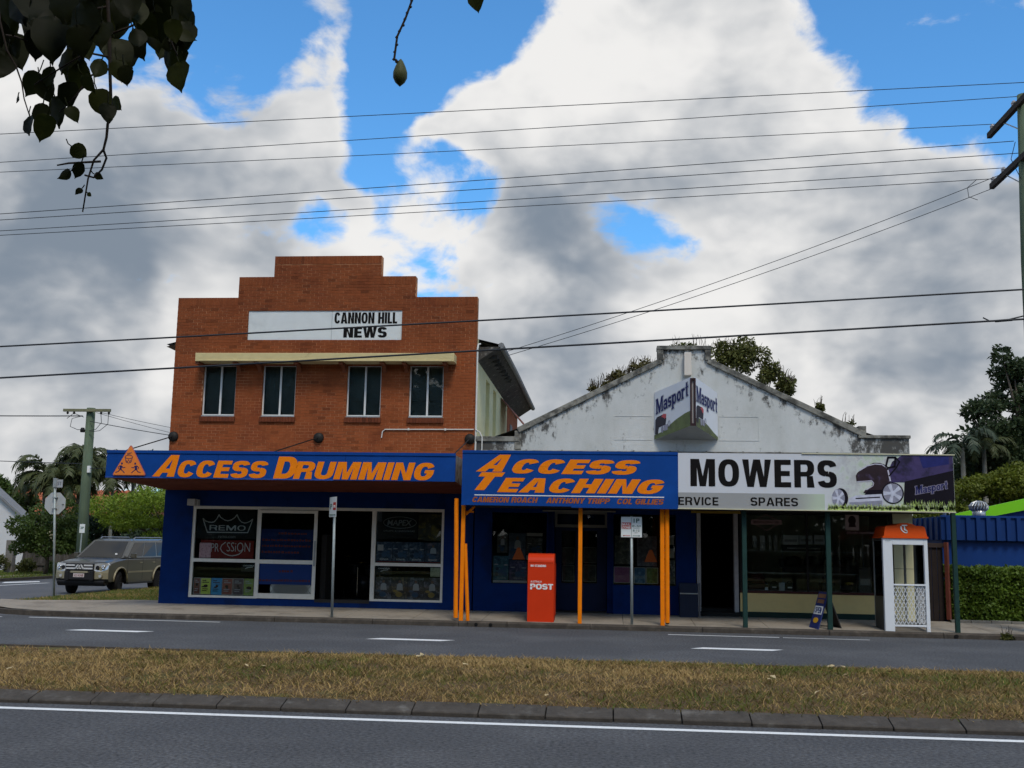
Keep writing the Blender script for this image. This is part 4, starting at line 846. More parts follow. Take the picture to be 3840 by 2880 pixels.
mb = MB(); mb.box(-1.36, -.1, YW+.0, 26.1, .14, .22); obj('doorstep', mb, room_floor, gs)
for a, b, z0 in ((-2.82, -1.52, .84), (.05, 1.50, .86)):
    mb = MB(); mb.box(a, b, YW+.05, YW+.056, z0, 2.5); obj('window_pane', mb, shop_glass, gs)
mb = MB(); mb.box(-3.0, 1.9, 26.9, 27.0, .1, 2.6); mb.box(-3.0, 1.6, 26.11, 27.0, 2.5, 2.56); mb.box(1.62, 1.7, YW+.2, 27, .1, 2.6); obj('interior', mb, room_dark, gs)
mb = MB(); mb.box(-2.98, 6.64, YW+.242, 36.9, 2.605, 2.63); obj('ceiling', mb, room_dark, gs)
# posters of the teaching shop
Yt = YW+.065
tp = [(-2.70, -2.45, 1.55, 2.0, (.02, .02, .02), (.06, .06, .06), (.20, .20, .20), 'dim grey poster at the top left of the blue shop window'), (-2.42, -2.02, 1.40, 2.02, (.02, .03, .05), (.05, .07, .10), (.13, .16, .20), 'dim blue-grey poster at the top middle of the blue shop window'), (-2.0, -1.62, 1.52, 1.92, (.015, .015, .015), (.05, .05, .05), (.28, .28, .27), 'black poster with pale round shapes at the top right of the blue shop window'), (-2.78, -2.42, .92, 1.48, (.006, .02, .03), (.02, .07, .10), (.14, .22, .26), 'teal drum poster at the bottom left of the blue shop window'), (-2.40, -1.98, .92, 1.38, (.008, .008, .02), (.04, .035, .08), (.20, .18, .25), 'dark violet drum poster beside the teal one in the blue shop window')]
for i, (a, b, c, d, k1, k2, k3, lb) in enumerate(tp):
    t = poster(a, b, c, d, print_mat(f'dim_print_{i}', k1, k2, k3, 11, 40+i*2), lb, y=Yt)
    art(t, a+.01, b-.01, c, d, Yt, ['player', 'player', 'drums', 'drums', 'drums'][i], (ink_b, ink_g, ink_w))
    if i in (3, 4): lett('SONOR', (a+.10, .945, a+.31, .98), pale_ink, t, y=Yt)
poster(-2.78, -1.98, .855, .91, print_mat('strip_print', (.25, .12, .16), (.30, .30, .30), (.05, .05, .05), 20, 4), 'narrow pale and pink strip notice under the drum posters', y=Yt, name='notice', cat='notice')
poster(-2.0, -1.62, 1.95, 2.03, paper, 'narrow white header notice at the top of the blue shop window', y=Yt, name='notice', cat='notice'); poster(-2.0, -1.62, 1.40, 1.50, paper, 'pale wide notice half hidden behind the red post box', y=Yt, name='notice', cat='notice')
def trisign(cx, z0, label):
    mb = MB(); mb.prism([(cx-.15, z0), (cx+.15, z0), (cx+.03, z0+.28), (cx-.03, z0+.28)], Yt-.02, Yt-.012); obj('triangle_sticker', mb, M('dim_orange', (.40, .09, .018), .7), None, label, 'sticker')
trisign(-2.18, 1.40, 'dim orange triangle sticker among the posters left of the post box'); trisign(.92, 1.40, 'dim orange triangle sticker in the window beside the parking sign')
rp = [(.06, .44, .91, 1.28, (.12, .03, .09), (.16, .05, .12), (.20, .08, .16), 'purple poster with white border below the parking sign', 1), (.53, .80, .90, 1.27, (.01, .03, .07), (.03, .09, .16), (.18, .28, .36), 'blue picture poster between the purple and green ones', 1), (.815, 1.09, .90, 1.27, (.02, .03, .01), (.08, .10, .02), (.26, .30, .10), 'dark green picture poster next to the orange post', 1), (.08, .52, 1.34, 2.0, (.01, .012, .01), (.05, .05, .04), (.22, .20, .17), 'dim mottled brown poster left of the parking sign pole', 0), (.60, 1.06, 1.30, 2.0, (.03, .02, .03), (.07, .06, .07), (.20, .18, .19), 'dim mauve figure poster behind the orange post', 0), (1.20, 1.48, .90, 1.45, (.012, .012, .014), (.04, .04, .04), (.35, .35, .35), 'black and white poster at the right edge beside the downpipe', 0), (1.22, 1.46, 1.50, 1.72, (.15, .14, .13), (.22, .21, .19), (.10, .10, .09), 'lower grey sheet beside the orange downpipe', 0), (1.22, 1.46, 1.80, 2.02, (.15, .13, .11), (.20, .18, .16), (.10, .09, .08), 'upper grey sheet beside the orange downpipe', 0)]
for i, (a, b, c, d, k1, k2, k3, lb, bo) in enumerate(rp): poster(a, b, c, d, print_mat(f'right_print_{i}', k1, k2, k3, 10, 60+i*2), lb, y=Yt, border=paper if bo else None)
for i, (a, b, c, d, lb) in enumerate(((-1.17, -.88, 1.32, 1.70, 'upper framed dark notice on the left door leaf'), (-1.17, -.88, .90, 1.29, 'lower framed dark notice on the left door leaf'), (-.66, -.36, .90, 1.30, 'lower framed dark notice on the right door leaf'), (-.66, -.36, 1.34, 1.72, 'upper dim notice on the right door leaf'))): poster(a, b, c, d, print_mat(f'door_print_{i}', (.012, .012, .011), (.03, .03, .026), (.10, .10, .08), 8, 80+i*3), lb, y=26.008, border=pale_ink, name='notice', cat='notice')
# letterbox-like bin cabinet beside the door
cb = thing('cabinet', (1.78, 25.05, .17), 'dark blue-grey metal cabinet standing against the blue wall by the mower shop door', 'cabinet'); cbm = M('blue_grey_cabinet', (.010, .017, .040), .5, var=.15)
mb = MB(); mb.box(1.555, 1.97, 25.0, 25.36, .16, .94); obj('body', mb, cbm, cb, bevel=.01); mb = MB(); mb.box(1.555, 1.975, 24.985, 24.998, .70, .725); obj('rail', mb, steel, cb); mb = MB(); mb.box(1.98, 2.02, 24.99, 25.03, .15, .95); obj('post', mb, M('dull_post', (.10, .10, .11), .6), cb)
# --- mower shop front
jamb = M('pale_door_jamb', (.34, .33, .33), .7, var=.15, vscale=8); riser_m = M('yellow_cream_riser', (.70, .54, .23), .7, var=.05, vscale=6); green_dk = M('dark_green_paint', (.008, .028, .022), .6, var=.2, c2=(.35, .30, .16), c2scale=9, c2lo=.70, c2hi=.74)
mb = MB(); mb.box(1.98, 2.07, YW-.03, YW+.2, .30, 2.56); mb.box(2.835, 2.925, YW-.03, YW+.2, .30, 2.56); dj = obj('door_frame', mb, jamb, gs)
mb = MB(); mb.box(2.0, 2.93, YW-.06, YW+.25, .08, .285); mb.box(2.07, 2.83, YW+.25, YW+.9, .08, .36); obj('doorstep', mb, M('scuffed_black', (.010, .011, .010), .7, c2=(.25, .25, .22), c2scale=14, c2lo=.68, c2hi=.72), gs)
mb = MB(); mb.box(1.85, 2.98, YW-.10, YW-.04, 2.545, 2.66); obj('door_header', mb, M('yellow_header', (.30, .19, .02), .7, var=.2), gs)
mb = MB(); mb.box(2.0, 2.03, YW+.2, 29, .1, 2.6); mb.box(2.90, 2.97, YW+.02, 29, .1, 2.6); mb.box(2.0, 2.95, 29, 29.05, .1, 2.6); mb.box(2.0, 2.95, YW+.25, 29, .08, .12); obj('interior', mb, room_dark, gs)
mb = MB(); mb.box(2.96, 6.43, YW-.02, YW+.2, .32, .74); obj('riser', mb, riser_m, gs); mb = MB(); mb.box(2.96, 6.43, YW-.035, YW+.2, .10, .318); obj('plinth', mb, green_dk, gs)
mb = MB(); mb.box(2.96, 6.43, YW-.03, YW+.5, .742, .79); obj('sill', mb, M('dark_red_sill', (.05, .012, .010), .6), gs)
mb = MB(); mb.box(2.97, 6.42, YW-.01, YW+.06, 2.56, 2.60); mw = obj('window_frame', mb, dark_iron, gs)
for a, b in ((2.97, 3.02), (4.48, 4.52), (6.36, 6.42)): mb = MB(); mb.box(a, b, YW-.01, YW+.06, .79, 2.56); obj('mullion', mb, dark_iron, mw)
for a, b in ((3.02, 4.48), (4.52, 6.36)):
    mb = MB(); mb.box(a, b, YW+.02, YW+.026, .79, 2.58); obj('pane', mb, shop_glass, mw)
mb = MB(); mb.box(6.43, 6.87, YW-.02, YW+.3, .12, 2.599); pil = obj('pilaster', mb, M('cream_block', (.58, .55, .34), .8, var=.08, bump=.2, bscale=40), gs)
mb = MB(); mb.box(6.425, 6.875, YW-.024, YW-.02, 1.35, 1.36); obj('pilaster_joint', mb, coping_m, pil)
mb = MB(); mb.box(3.0, 6.4, 27.4, 27.45, .3, 2.6); mb.box(6.36, 6.43, YW+.2, 27.4, .3, 2.6); obj('display_back', mb, M('dim_back_wall', (.42, .42, .32), .9, var=.15), gs)
mb = MB(); mb.box(3.0, 6.4, YW+.2, 27.4, .70, .74); obj('display_floor', mb, room_floor, gs)
su = thing('shelf_unit', (4.6, 25.95, .79), 'long dark display shelves behind the mower shop window', 'shelf'); shm = M('shelf_grey', (.40, .42, .40), .6)
for z in (1.71, 1.20):
    mb = MB(); mb.box(3.1, 5.95, 25.8, 26.25, z-.018, z); obj('shelf', mb, shm, su)
for x in (3.12, 4.06, 5.0, 5.93):
    mb = MB(); mb.box(x-.012, x+.012, 26.2, 26.24, .79, 2.2); obj('upright', mb, shm, su)
def carton(name, x0, x1, y0, y1, z0, z1, c, label, cat='box'):
    t = thing(name, ((x0+x1)/2, y0, z0), label, cat); mb = MB(); mb.box(x0, x1, y0, y1, z0, z1); obj('body', mb, M('m_'+name, c, .7, var=.15), t, bevel=.004); mb = MB(); mb.box(x0+.1*(x1-x0), x1-.1*(x1-x0), y0-.003, y0, z0+.3*(z1-z0), z0+.55*(z1-z0)); obj('print_band', mb, pale_ink, t); return t
carton('carton', 4.02, 4.38, 25.85, 26.1, 1.86, 2.08, (.6, .62, .62), 'pale grey carton on the top display shelf left of the green post'); carton('carton', 4.40, 4.70, 25.85, 26.1, 1.88, 2.08, (.55, .58, .6), 'pale carton partly behind the middle green post'); carton('carton', 4.74, 4.98, 25.85, 26.1, 1.88, 2.09, (.58, .6, .62), 'pale carton right of the middle green post')
carton('carton', 4.02, 4.98, 25.87, 26.1, 1.715, 1.855, (.04, .05, .05), 'low dark tray under the pale cartons on the top shelf', 'tray')
for i, (x, w, c) in enumerate(((3.32, .10, .45), (3.50, .11, .55), (3.70, .06, .5), (3.82, .08, .4))): carton('package', x, x+w, 25.9, 25.95, 1.72+.06*(i == 0), 2.06, (c, c, c), ['small pale packet hanging at the left end of the top shelf', 'tall pale packet second from the left on the top shelf', 'narrow pale packet third from the left on the top shelf', 'grey packet fourth from the left on the top shelf'][i], 'packet')
def engine(x, z, s, c, label):
    t = thing('small_engine', (x, 26.0, z), label, 'engine'); mb = MB(); mb.box(x-.22*s, x+.2*s, 25.88, 26.15, z+.01, z+.16*s); obj('base', mb, c, t, bevel=.02); mb = MB(); mb.lathe([(.19*s, 0), (.2*s, .1*s), (.14*s, .2*s), (.02, .23*s)], (x, 26.0, z+.14*s), 'z', 18); obj('cowl', mb, c, t, smooth=True); mb = MB(); mb.box(x-.3*s, x-.2*s, 25.9, 26.0, z+.1*s, z+.3*s); obj('tank', mb, c, t, bevel=.02)
eb = M('engine_black', (.010, .009, .009), .5); er = M('engine_red', (.05, .006, .006), .5)
engine(4.27, 1.20, 1.1, eb, 'black small engine on the middle shelf left of the green post'); engine(4.72, 1.20, 1.1, eb, 'black small engine on the middle shelf behind the green post'); engine(5.15, 1.20, 1.15, eb, 'black small engine on the middle shelf right of the green post'); engine(5.55, 1.20, 1.1, eb, 'black small engine at the right end of the middle shelf'); engine(3.38, .79, 1.15, er, 'dark red engine cowl at the left of the window floor')
for i, x in enumerate((3.80, 4.16)):
    t = thing('tool_case', (x, 25.9, .79), ['black tool case with pale label, left one by the bottle', 'black tool case with pale label, right of the white card'][i], 'case'); mb = MB(); mb.box(x-.10, x+.10, 25.85, 25.98, .79, .97); obj('body', mb, eb, t, bevel=.02); mb = MB(); mb.box(x-.05, x+.05, 25.845, 25.85, .85, .88); obj('case_label', mb, white_ink, t); mb = MB(); mb.tube([(x-.05, 25.9, .96), (x-.04, 25.9, 1.0), (x+.04, 25.9, 1.0), (x+.05, 25.9, .96)], .012, 6); obj('handle', mb, eb, t)
t = thing('price_card', (3.98, 25.88, .79), 'white price card standing between the two black tool cases', 'card'); mb = MB(); mb.box(3.915, 4.045, 25.88, 25.89, .79, .975); obj('card', mb, M('white_card', (.62, .63, .62), .7), t)
t = thing('oil_bottle', (3.62, 25.9, .79), 'small dark oil bottle with white label beside the red engine', 'bottle'); mb = MB(); mb.lathe([(.05, 0), (.055, .02), (.05, .12), (.02, .17), (.02, .2)], (3.62, 25.9, .79), 'z', 14); obj('body', mb, eb, t, smooth=True); mb = MB(); mb.box(3.585, 3.655, 25.843, 25.85, .80, .87); obj('bottle_label', mb, white_ink, t)
t = thing('blower', (5.05, 26.0, .79), 'dark machine standing right of the green post with a grey tank', 'machine'); mb = MB(); mb.box(4.88, 5.2, 25.85, 26.2, .79, 1.0); obj('body', mb, eb, t, bevel=.02); mb = MB(); mb.lathe([(.12, 0), (.13, .1), (.05, .18)], (5.05, 26.0, 1.0), 'z', 14); obj('cowl', mb, eb, t, smooth=True)
t = thing('chainsaw', (5.5, 25.95, .79), 'small chainsaw with a yellow top on the window floor', 'chainsaw'); mb = MB(); mb.box(5.36, 5.62, 25.9, 26.1, .80, .95); obj('body', mb, eb, t, bevel=.03); mb = MB(); mb.box(5.46, 5.62, 25.9, 26.05, .955, 1.02); obj('top_cover', mb, M('yellow_plastic', (.30, .19, .01), .5), t, bevel=.01)
carton('cabinet_box', 5.72, 6.0, 25.75, 26.1, .79, 1.35, (.07, .07, .07), 'grey upright box at the right end of the mower shop window', 'box')
t = thing('ruler_board', (6.07, 25.6, .79), 'narrow pale vertical strip board beside the grey box', 'board'); mb = MB(); mb.box(6.04, 6.11, 25.6, 25.61, .79, 1.35); obj('strip', mb, pale_ink, t)
# printed signs on the mower glass
Yg = YW+.012
t = thing('diamond_sign', (3.58, Yg, 2.15), 'dim pinkish diamond sign with a horizontal bar on the mower shop glass', 'sign'); pink = M('dim_pink_paint', (.26, .17, .16), .7); mb = MB(); strip(mb, [(3.25, 2.36), (3.58, 2.54), (3.92, 2.36), (3.58, 2.17), (3.25, 2.36)], .018, Yg); obj('diamond', mb, pink, t); mb = MB(); mb.box(3.23, 3.93, Yg-.012, Yg-.005, 2.31, 2.42); br = obj('bar', mb, pink, t, bevel=.02); obj('lettering', text_mb('BRIGGS & STRATTON', (3.29, 2.335, 3.87, 2.395), Yg-.013, 0, .02), M('dark_red_ink', (.05, .012, .012), .7), br)
t = thing('picture_sign', (5.525, Yg, 2.2), 'pale square sign with a dark bust silhouette at the top of the mower window', 'sign'); mb = MB(); mb.box(5.37, 5.68, Yg-.006, Yg, 2.21, 2.57); obj('sheet', mb, M('dim_pink_sheet', (.36, .27, .26), .7), t); mb = MB(); mb.prism(disc(5.525, 2.43, .085, .11, 18), Yg-.01, Yg-.006); mb.prism([(5.44, 2.28), (5.61, 2.28), (5.59, 2.36), (5.46, 2.36)], Yg-.0105, Yg-.006); obj('silhouette', mb, M('dark_maroon', (.02, .008, .008), .7), t)
t = thing('engine_signboard', (5.75, Yg, 2.1), 'narrow pale lettered strip below the picture sign', 'sign'); mb = MB(); mb.box(5.38, 6.10, Yg-.006, Yg, 2.12, 2.185); obj('strip', mb, M('dim_maroon_strip', (.06, .02, .02), .7), t); obj('lettering', text_mb('ENGINES  TRANSMISSION', (5.41, 2.13, 6.08, 2.175), Yg-.007, 0, .01), pink, t)
# --- street awning carried on posts in front of the two shops
av = thing('verandah', (1.9, 23.1, .1), 'flat street awning on orange and dark green posts in front of the gabled shop', 'awning')
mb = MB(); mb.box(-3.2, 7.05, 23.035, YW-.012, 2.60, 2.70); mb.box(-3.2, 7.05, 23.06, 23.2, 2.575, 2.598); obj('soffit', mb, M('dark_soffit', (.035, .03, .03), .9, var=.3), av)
mb = MB(); mb.add([(-3.2, 23.05, 3.6), (7.05, 23.05, 3.6), (7.05, YW-.003, 3.8), (-3.2, YW-.003, 3.8)], [(0, 1, 2, 3)]); mb.box(-3.2, -3.16, 23.06, YW-.005, 2.702, 3.62); mb.box(7.0, 7.05, 23.06, YW-.005, 2.702, 3.62); obj('awning_roof', mb, tin, av)
green_post = M('green_post_paint', (.010, .036, .030), .55, var=.25, c2=(.45, .47, .44), c2scale=5, c2lo=.74, c2hi=.76, vscale=8)
for x0, w, m in ((-3.215, .085, orange_post), (-.665, .085, orange_post), (1.085, .09, orange_post), (2.81, .095, green_post), (4.55, .10, green_post), (7.12, .09, green_post)):
    mb = MB(); mb.box(x0-w/2, x0+w/2, 23.21, 23.21+w, .10, 2.6); obj('post', mb, m, av, bevel=.008)
for pts in ([(-3.37, 23.2, 2.72), (-3.37, 23.2, 2.62), (-3.345, 23.2, 1.5), (-3.325, 23.2, .17)], [(1.185, 23.22, 2.6), (1.185, 23.22, .17)]):
    mb = MB(); mb.tube(pts, .048, 12, caps=False); mb.tube([pts[-1], (pts[-1][0], 23.2, .19)], .042, 12, m=1); dp = obj('downpipe', mb, [orange_post, hole_mat], av, smooth=True)
    if pts[0][0] > 0:
        for z in (.25, .85, 1.62, 2.4): mb = MB(); mb.box(1.12, 1.16, 23.2, 23.22, z, z+.025); obj('pipe_clip', mb, orange_post, dp)
mb = MB(); mb.tube([(-3.16, 23.24, 1.75), (-3.065, 23.24, .11)], .04, 8); obj('stay', mb, orange_post, av); mb = MB(); mb.box(-3.17, -3.0, 23.3, 23.34, 2.42, 2.46); mb.tube([(-3.17, 23.3, 2.38), (-2.98, 23.3, 2.56)], .03, 6); obj('brace', mb, orange_post, av)
mb = MB(); mb.tube([(6.95, 25.3, 2.62), (7.45, 24.6, 2.62), (7.5, 24.6, 2.55)], .018, 6); obj('conduit', mb, white_pvc, av)
# ACCESS TEACHING board
tb = thing('fascia_sign', (-.91, 22.98, 2.56), 'blue sign board with large orange italic lettering above the middle shop', 'sign')
mb = MB(); mb.box(-3.23, 1.408, 22.98, 23.03, 2.575, 3.755); pb = obj('panel', mb, blue_sign, tb)
mb = MB(); mb.box(-3.23, 1.408, 22.965, 22.98, 3.70, 3.76); mb.box(-.86, -.852, 22.977, 22.98, 2.575, 3.70); mb.box(-.855, 1.408, 22.972, 22.98, 2.55, 2.60); obj('trim', mb, blue_sign, pb)
def T2(s, r, m=orange_paint, sh=.3, sv=.30, bh=.24): return obj('lettering', block_mb(s, r, 22.98, sh, sv, bh, .07), m, pb)
T2('A', (-2.93, 3.30, -2.17, 3.67), sh=.55); T2('CCESS', (-2.14, 3.265, .61, 3.58)); T2('T', (-2.95, 2.90, -2.29, 3.285), sh=.42); T2('EACHING', (-2.46, 2.86, 1.12, 3.17))
mb = MB(); mb.box(-2.95, 1.115, 22.976, 22.98, 2.785, 2.805); obj('underline', mb, soft_white, pb)
dimor = M('dark_orange_paint', (.34, .085, .012), .5, var=.15, vscale=25)
T2('CAMERON ROACH', (-2.99, 2.64, -1.57, 2.755), dimor, .25, .26, .20); T2('ANTHONY TRIPP', (-1.40, 2.64, -.03, 2.755), dimor, .25, .26, .20); T2('COL GILLIES', (.12, 2.64, 1.11, 2.755), dimor, .25, .26, .20)
# MOWERS board with printed picture
def fade_print(name, c1, c2, c3, x0, x1):
    """flat print running from a plain colour into a mottled picture background"""
    m = bpy.data.materials.new(name); m.use_nodes = True; nt = m.node_tree; N = nt.nodes.new; L = nt.links.new; b = nt.nodes['Principled BSDF']; b.inputs['Roughness'].default_value = .5; b.inputs['Specular IOR Level'].default_value = .25
    g_ = N('ShaderNodeNewGeometry'); sp = N('ShaderNodeSeparateXYZ'); L(g_.outputs['Position'], sp.inputs[0]); mr = N('ShaderNodeMapRange'); mr.interpolation_type = 'SMOOTHSTEP'; L(sp.outputs[0], mr.inputs[0]); mr.inputs[1].default_value = x0; mr.inputs[2].default_value = x1
    n = N('ShaderNodeTexNoise'); n.inputs['Scale'].default_value = 3.5; n.inputs['Detail'].default_value = 7; n.inputs['Roughness'].default_value = .65; L(g_.outputs['Position'], n.inputs['Vector']); r = N('ShaderNodeValToRGB'); L(n.outputs['Fac'], r.inputs[0]); e = r.color_ramp.elements; e[0].position = .42; e[0].color = (*c2, 1); e[1].position = .62; e[1].color = (*c3, 1); q = e.new(.5); q.color = (.52, .54, .52, 1) if c1[0] > .5 else (*c2, 1)
    mx = N('ShaderNodeMix'); mx.data_type = 'RGBA'; L(mr.outputs[0], mx.inputs['Factor']); mx.inputs['A'].default_value = (*c1, 1); L(r.outputs[0], mx.inputs['B']); L(mx.outputs['Result'], b.inputs['Base Color']); return m
mbd = thing('mower_sign', (4.25, 22.97, 2.56), 'wide pale sign board with black lettering and a printed lawn mower', 'sign')
whit = fade_print('sign_white', (.56, .57, .60), (.43, .50, .38), (.40, .40, .40), 4.25, 5.15); grey_s = fade_print('sign_grey', (.30, .30, .295), (.43, .50, .38), (.43, .48, .38), 3.75, 4.4)
mb = MB(); mb.box(1.412, 7.09, 22.975, 23.03, 2.575, 3.745); pb2 = obj('panel', mb, whit, mbd)
mb = MB(); mb.box(1.40, 7.10, 22.95, 23.05, 2.555, 2.575); mb.box(4.0, 7.12, 22.95, 23.05, 3.745, 3.765); obj('edge_trim', mb, M('pale_yellow_trim', (.55, .52, .36), .5), mbd)
YS = 22.975
def flat(name, pts, m, lay=1):
    mb = MB(); mb.prism(pts, YS-.0012*lay-.001, YS-.0012*lay); return obj(name, mb, m, pb2)
flat('grey_band', [(1.412, 2.575), (4.45, 2.575), (4.45, 2.905), (1.412, 2.905)], grey_s)
obj('lettering', block_mb('MOWERS', (1.67, 3.04, 4.71, 3.62), YS, 0, .21, .185, .13, wid=.80), black_paint, pb2); obj('lettering', block_mb('ERVICE', (1.413, 2.64, 2.25, 2.81), YS-.002, 0, .20, .17, .13), black_paint, pb2); obj('lettering', block_mb('SPARES', (2.92, 2.645, 3.90, 2.82), YS-.002, 0, .20, .17, .13), black_paint, pb2)
eng_m = M('print_dark_brown', (.028, .016, .020), .4, var=.3, vscale=6, c2=(.07, .05, .10), c2scale=5, c2lo=.55, c2hi=.7); purp = M('print_purple', (.055, .040, .115), .4, var=.2, vscale=4, c2=(.022, .018, .040), c2scale=2.5, c2lo=.45, c2hi=.62); blk = M('print_black', (.009, .007, .012), .6, spec=.1, var=.2); alloy = M('print_silver', (.50, .51, .60), .4, var=.25, vscale=7); alloy_d = M('print_dull_silver', (.24, .24, .30), .4, var=.3, vscale=9); hl = M('print_highlight', (.48, .46, .55), .4, var=.1)
flat('printed_catcher', [(5.85, 3.60), (6.05, 3.735), (7.085, 3.735), (7.085, 3.41), (6.11, 3.17), (5.80, 3.17), (5.76, 3.40)], purp, 2); flat('printed_catcher_side', [(6.09, 3.19), (7.085, 3.43), (7.085, 2.70), (6.05, 2.70)], blk, 2.5); flat('printed_catcher_pocket', [(6.40, 3.72), (7.0, 3.72), (7.0, 3.56), (6.47, 3.47)], M('print_blue', (.018, .022, .12), .4, var=.3, vscale=5), 3)
flat('printed_engine', [(5.10, 3.30), (5.13, 3.36), (5.25, 3.47), (5.38, 3.53), (5.47, 3.575), (5.60, 3.575), (5.72, 3.53), (5.80, 3.40), (5.80, 3.0), (5.72, 2.90), (5.36, 2.925), (5.24, 2.94), (5.28, 3.0), (5.40, 3.07), (5.44, 3.13), (5.43, 3.19), (5.11, 3.18)], eng_m, 3)
for pts, w_ in (([(5.18, 3.41), (5.34, 3.51), (5.50, 3.55), (5.64, 3.54), (5.74, 3.47)], .022), ([(5.12, 3.175), (5.42, 3.20), (5.46, 3.15), (5.44, 3.09), (5.31, 3.01)], .016), ([(5.76, 3.42), (5.80, 3.20)], .03)): mb = MB(); strip(mb, pts, w_, YS-.006, .001); obj('printed_highlight', mb, hl, pb2)
flat('printed_engine_base', [(5.26, 2.90), (5.74, 2.90), (5.74, 3.02), (5.34, 3.0)], blk, 3.2)
mb = MB(); strip(mb, [(5.72, 3.50), (5.77, 3.69), (5.92, 3.69), (5.90, 3.50), (5.76, 3.47), (5.72, 3.50)], .04, YS-.006, .001); strip(mb, [(5.92, 3.69), (6.0, 3.60), (5.93, 3.48), (5.78, 3.30)], .03, YS-.006, .001); obj('printed_handle', mb, blk, pb2)
flat('printed_deck', [(4.94, 2.82), (5.08, 2.89), (5.62, 2.925), (5.66, 2.66), (4.94, 2.64)], alloy, 3.5); flat('printed_deck_shade', [(4.95, 2.74), (5.62, 2.79), (5.62, 2.66), (4.95, 2.64)], alloy_d, 4); flat('printed_deck_slot', [(5.08, 2.835), (5.58, 2.87), (5.58, 2.845), (5.08, 2.81)], blk, 4.2)
def wheel(cx, cz, rx, rz, tx):
    flat('printed_tyre', disc(cx+tx, cz, rx, rz, 28), blk, 4.5); flat('printed_rim', disc(cx, cz, rx*.88, rz*.9, 28), alloy_d, 5.2)
    mb = MB()
    for k in range(5):
        a = R_(90+72*k+20); mb.prism([(cx+.08*rx*math.cos(a+1.57), cz+.08*rz*math.sin(a+1.57)), (cx-.08*rx*math.cos(a+1.57), cz-.08*rz*math.sin(a+1.57)), (cx+rx*.86*math.cos(a-.22), cz+rz*.88*math.sin(a-.22)), (cx+rx*.86*math.cos(a+.22), cz+rz*.88*math.sin(a+.22))], YS-.009, YS-.008)
    mb.prism(disc(cx, cz, rx*.25, rz*.25, 16), YS-.0095, YS-.008); obj('printed_spokes', mb, alloy, pb2)
wheel(4.73, 2.83, .15, .205, .05); wheel(5.84, 2.945, .225, .225, .0)
mb = MB(); gl = []
for k in range(520):
    x = random.uniform(4.5, 7.08); h = random.uniform(.05, .12)+.13*max(0, min(1, (x-5.9)/.4))*random.random(); l = random.uniform(-.05, .05); w = random.uniform(.006, .014); z0 = 2.578+random.uniform(0, .05)
    mb.add([(x-w, YS-.0102, z0), (x+w, YS-.0102, z0), (max(4.48, min(7.083, x+l)), YS-.0102, z0+h)], [(0, 1, 2)], random.randrange(3))
mb.prism([(4.5, 2.577), (7.083, 2.577), (7.083, 2.64), (5.8, 2.65), (4.75, 2.63)], YS-.0098, YS-.0092, 0)
obj('printed_grass', mb, [M('print_grass_green', (.46, .58, .16), .5, var=.2), M('print_grass_light', (.58, .68, .32), .5), M('print_grass_dark', (.32, .45, .11), .5)], pb2)
def slab_text(r, yp, rise, mats, parent, name='lettering', mat=None, g=.012):
    """rising slab-serif wordmark with a pale outline"""
    w = lambda X, Z: (X, Z+rise*max(-.05, (X-r[0])/(r[2]-r[0])))
    for m, gr, yy in ((mats[0], g, yp), (mats[1], 0, yp-.003)):
        mb = block_mb(['m_M', 'a', 's', 'p', 'o', 'r', 't'], r, yy, 0, .19, .20, .11, .0015, w, grow=gr)
        if mat is not None: mb.xform(mat)
        obj(name, mb, m, parent)
slab_text((6.30, 2.88, 6.95, 3.09), YS-.004, .13, (M('print_lilac', (.22, .20, .27), .5), navy), pb2)

# ------------------------------------------------------------------ V-shaped wall sign on the gable
vs_ = thing('wedge_sign', (1.75, 25.3, 4.26), 'white V-shaped projecting sign with navy wordmark high on the white gable', 'sign')
LW, RW, FL, FR = (1.01, 25.37), (2.49, 25.37), (1.785, 24.42), (1.905, 24.42)
zb_w, zt_w, zb_f, zt_f = 4.265, 5.385, 4.49, 5.61
sw = M('wedge_white', (.60, .62, .66), .5, var=.04); hillm = M('print_hill_green', (.115, .14, .06), .6, var=.25, vscale=7, c2=(.085, .095, .055), c2scale=3); figm = M('print_dark_figure', (.03, .028, .04), .6, var=.2); redm = M('print_red', (.42, .075, .085), .6); under = M('wedge_underside', (.30, .31, .30), .6)
def face(A, B):                        # matrix taking (u in x 0..1, y depth, v in z 0..1) to the panel
    a0 = Vector((A[0], A[1], zb_w if A in (LW, RW) else zb_f)); a1 = Vector((A[0], A[1], zt_w if A in (LW, RW) else zt_f)); b0 = Vector((B[0], B[1], zb_w if B in (LW, RW) else zb_f))
    U = b0-a0; V = a1-a0; n = U.cross(V).normalized()
    return Matrix(((U.x, -n.x, V.x, a0.x), (U.y, -n.y, V.y, a0.y), (U.z, -n.z, V.z, a0.z), (0, 0, 0, 1)))
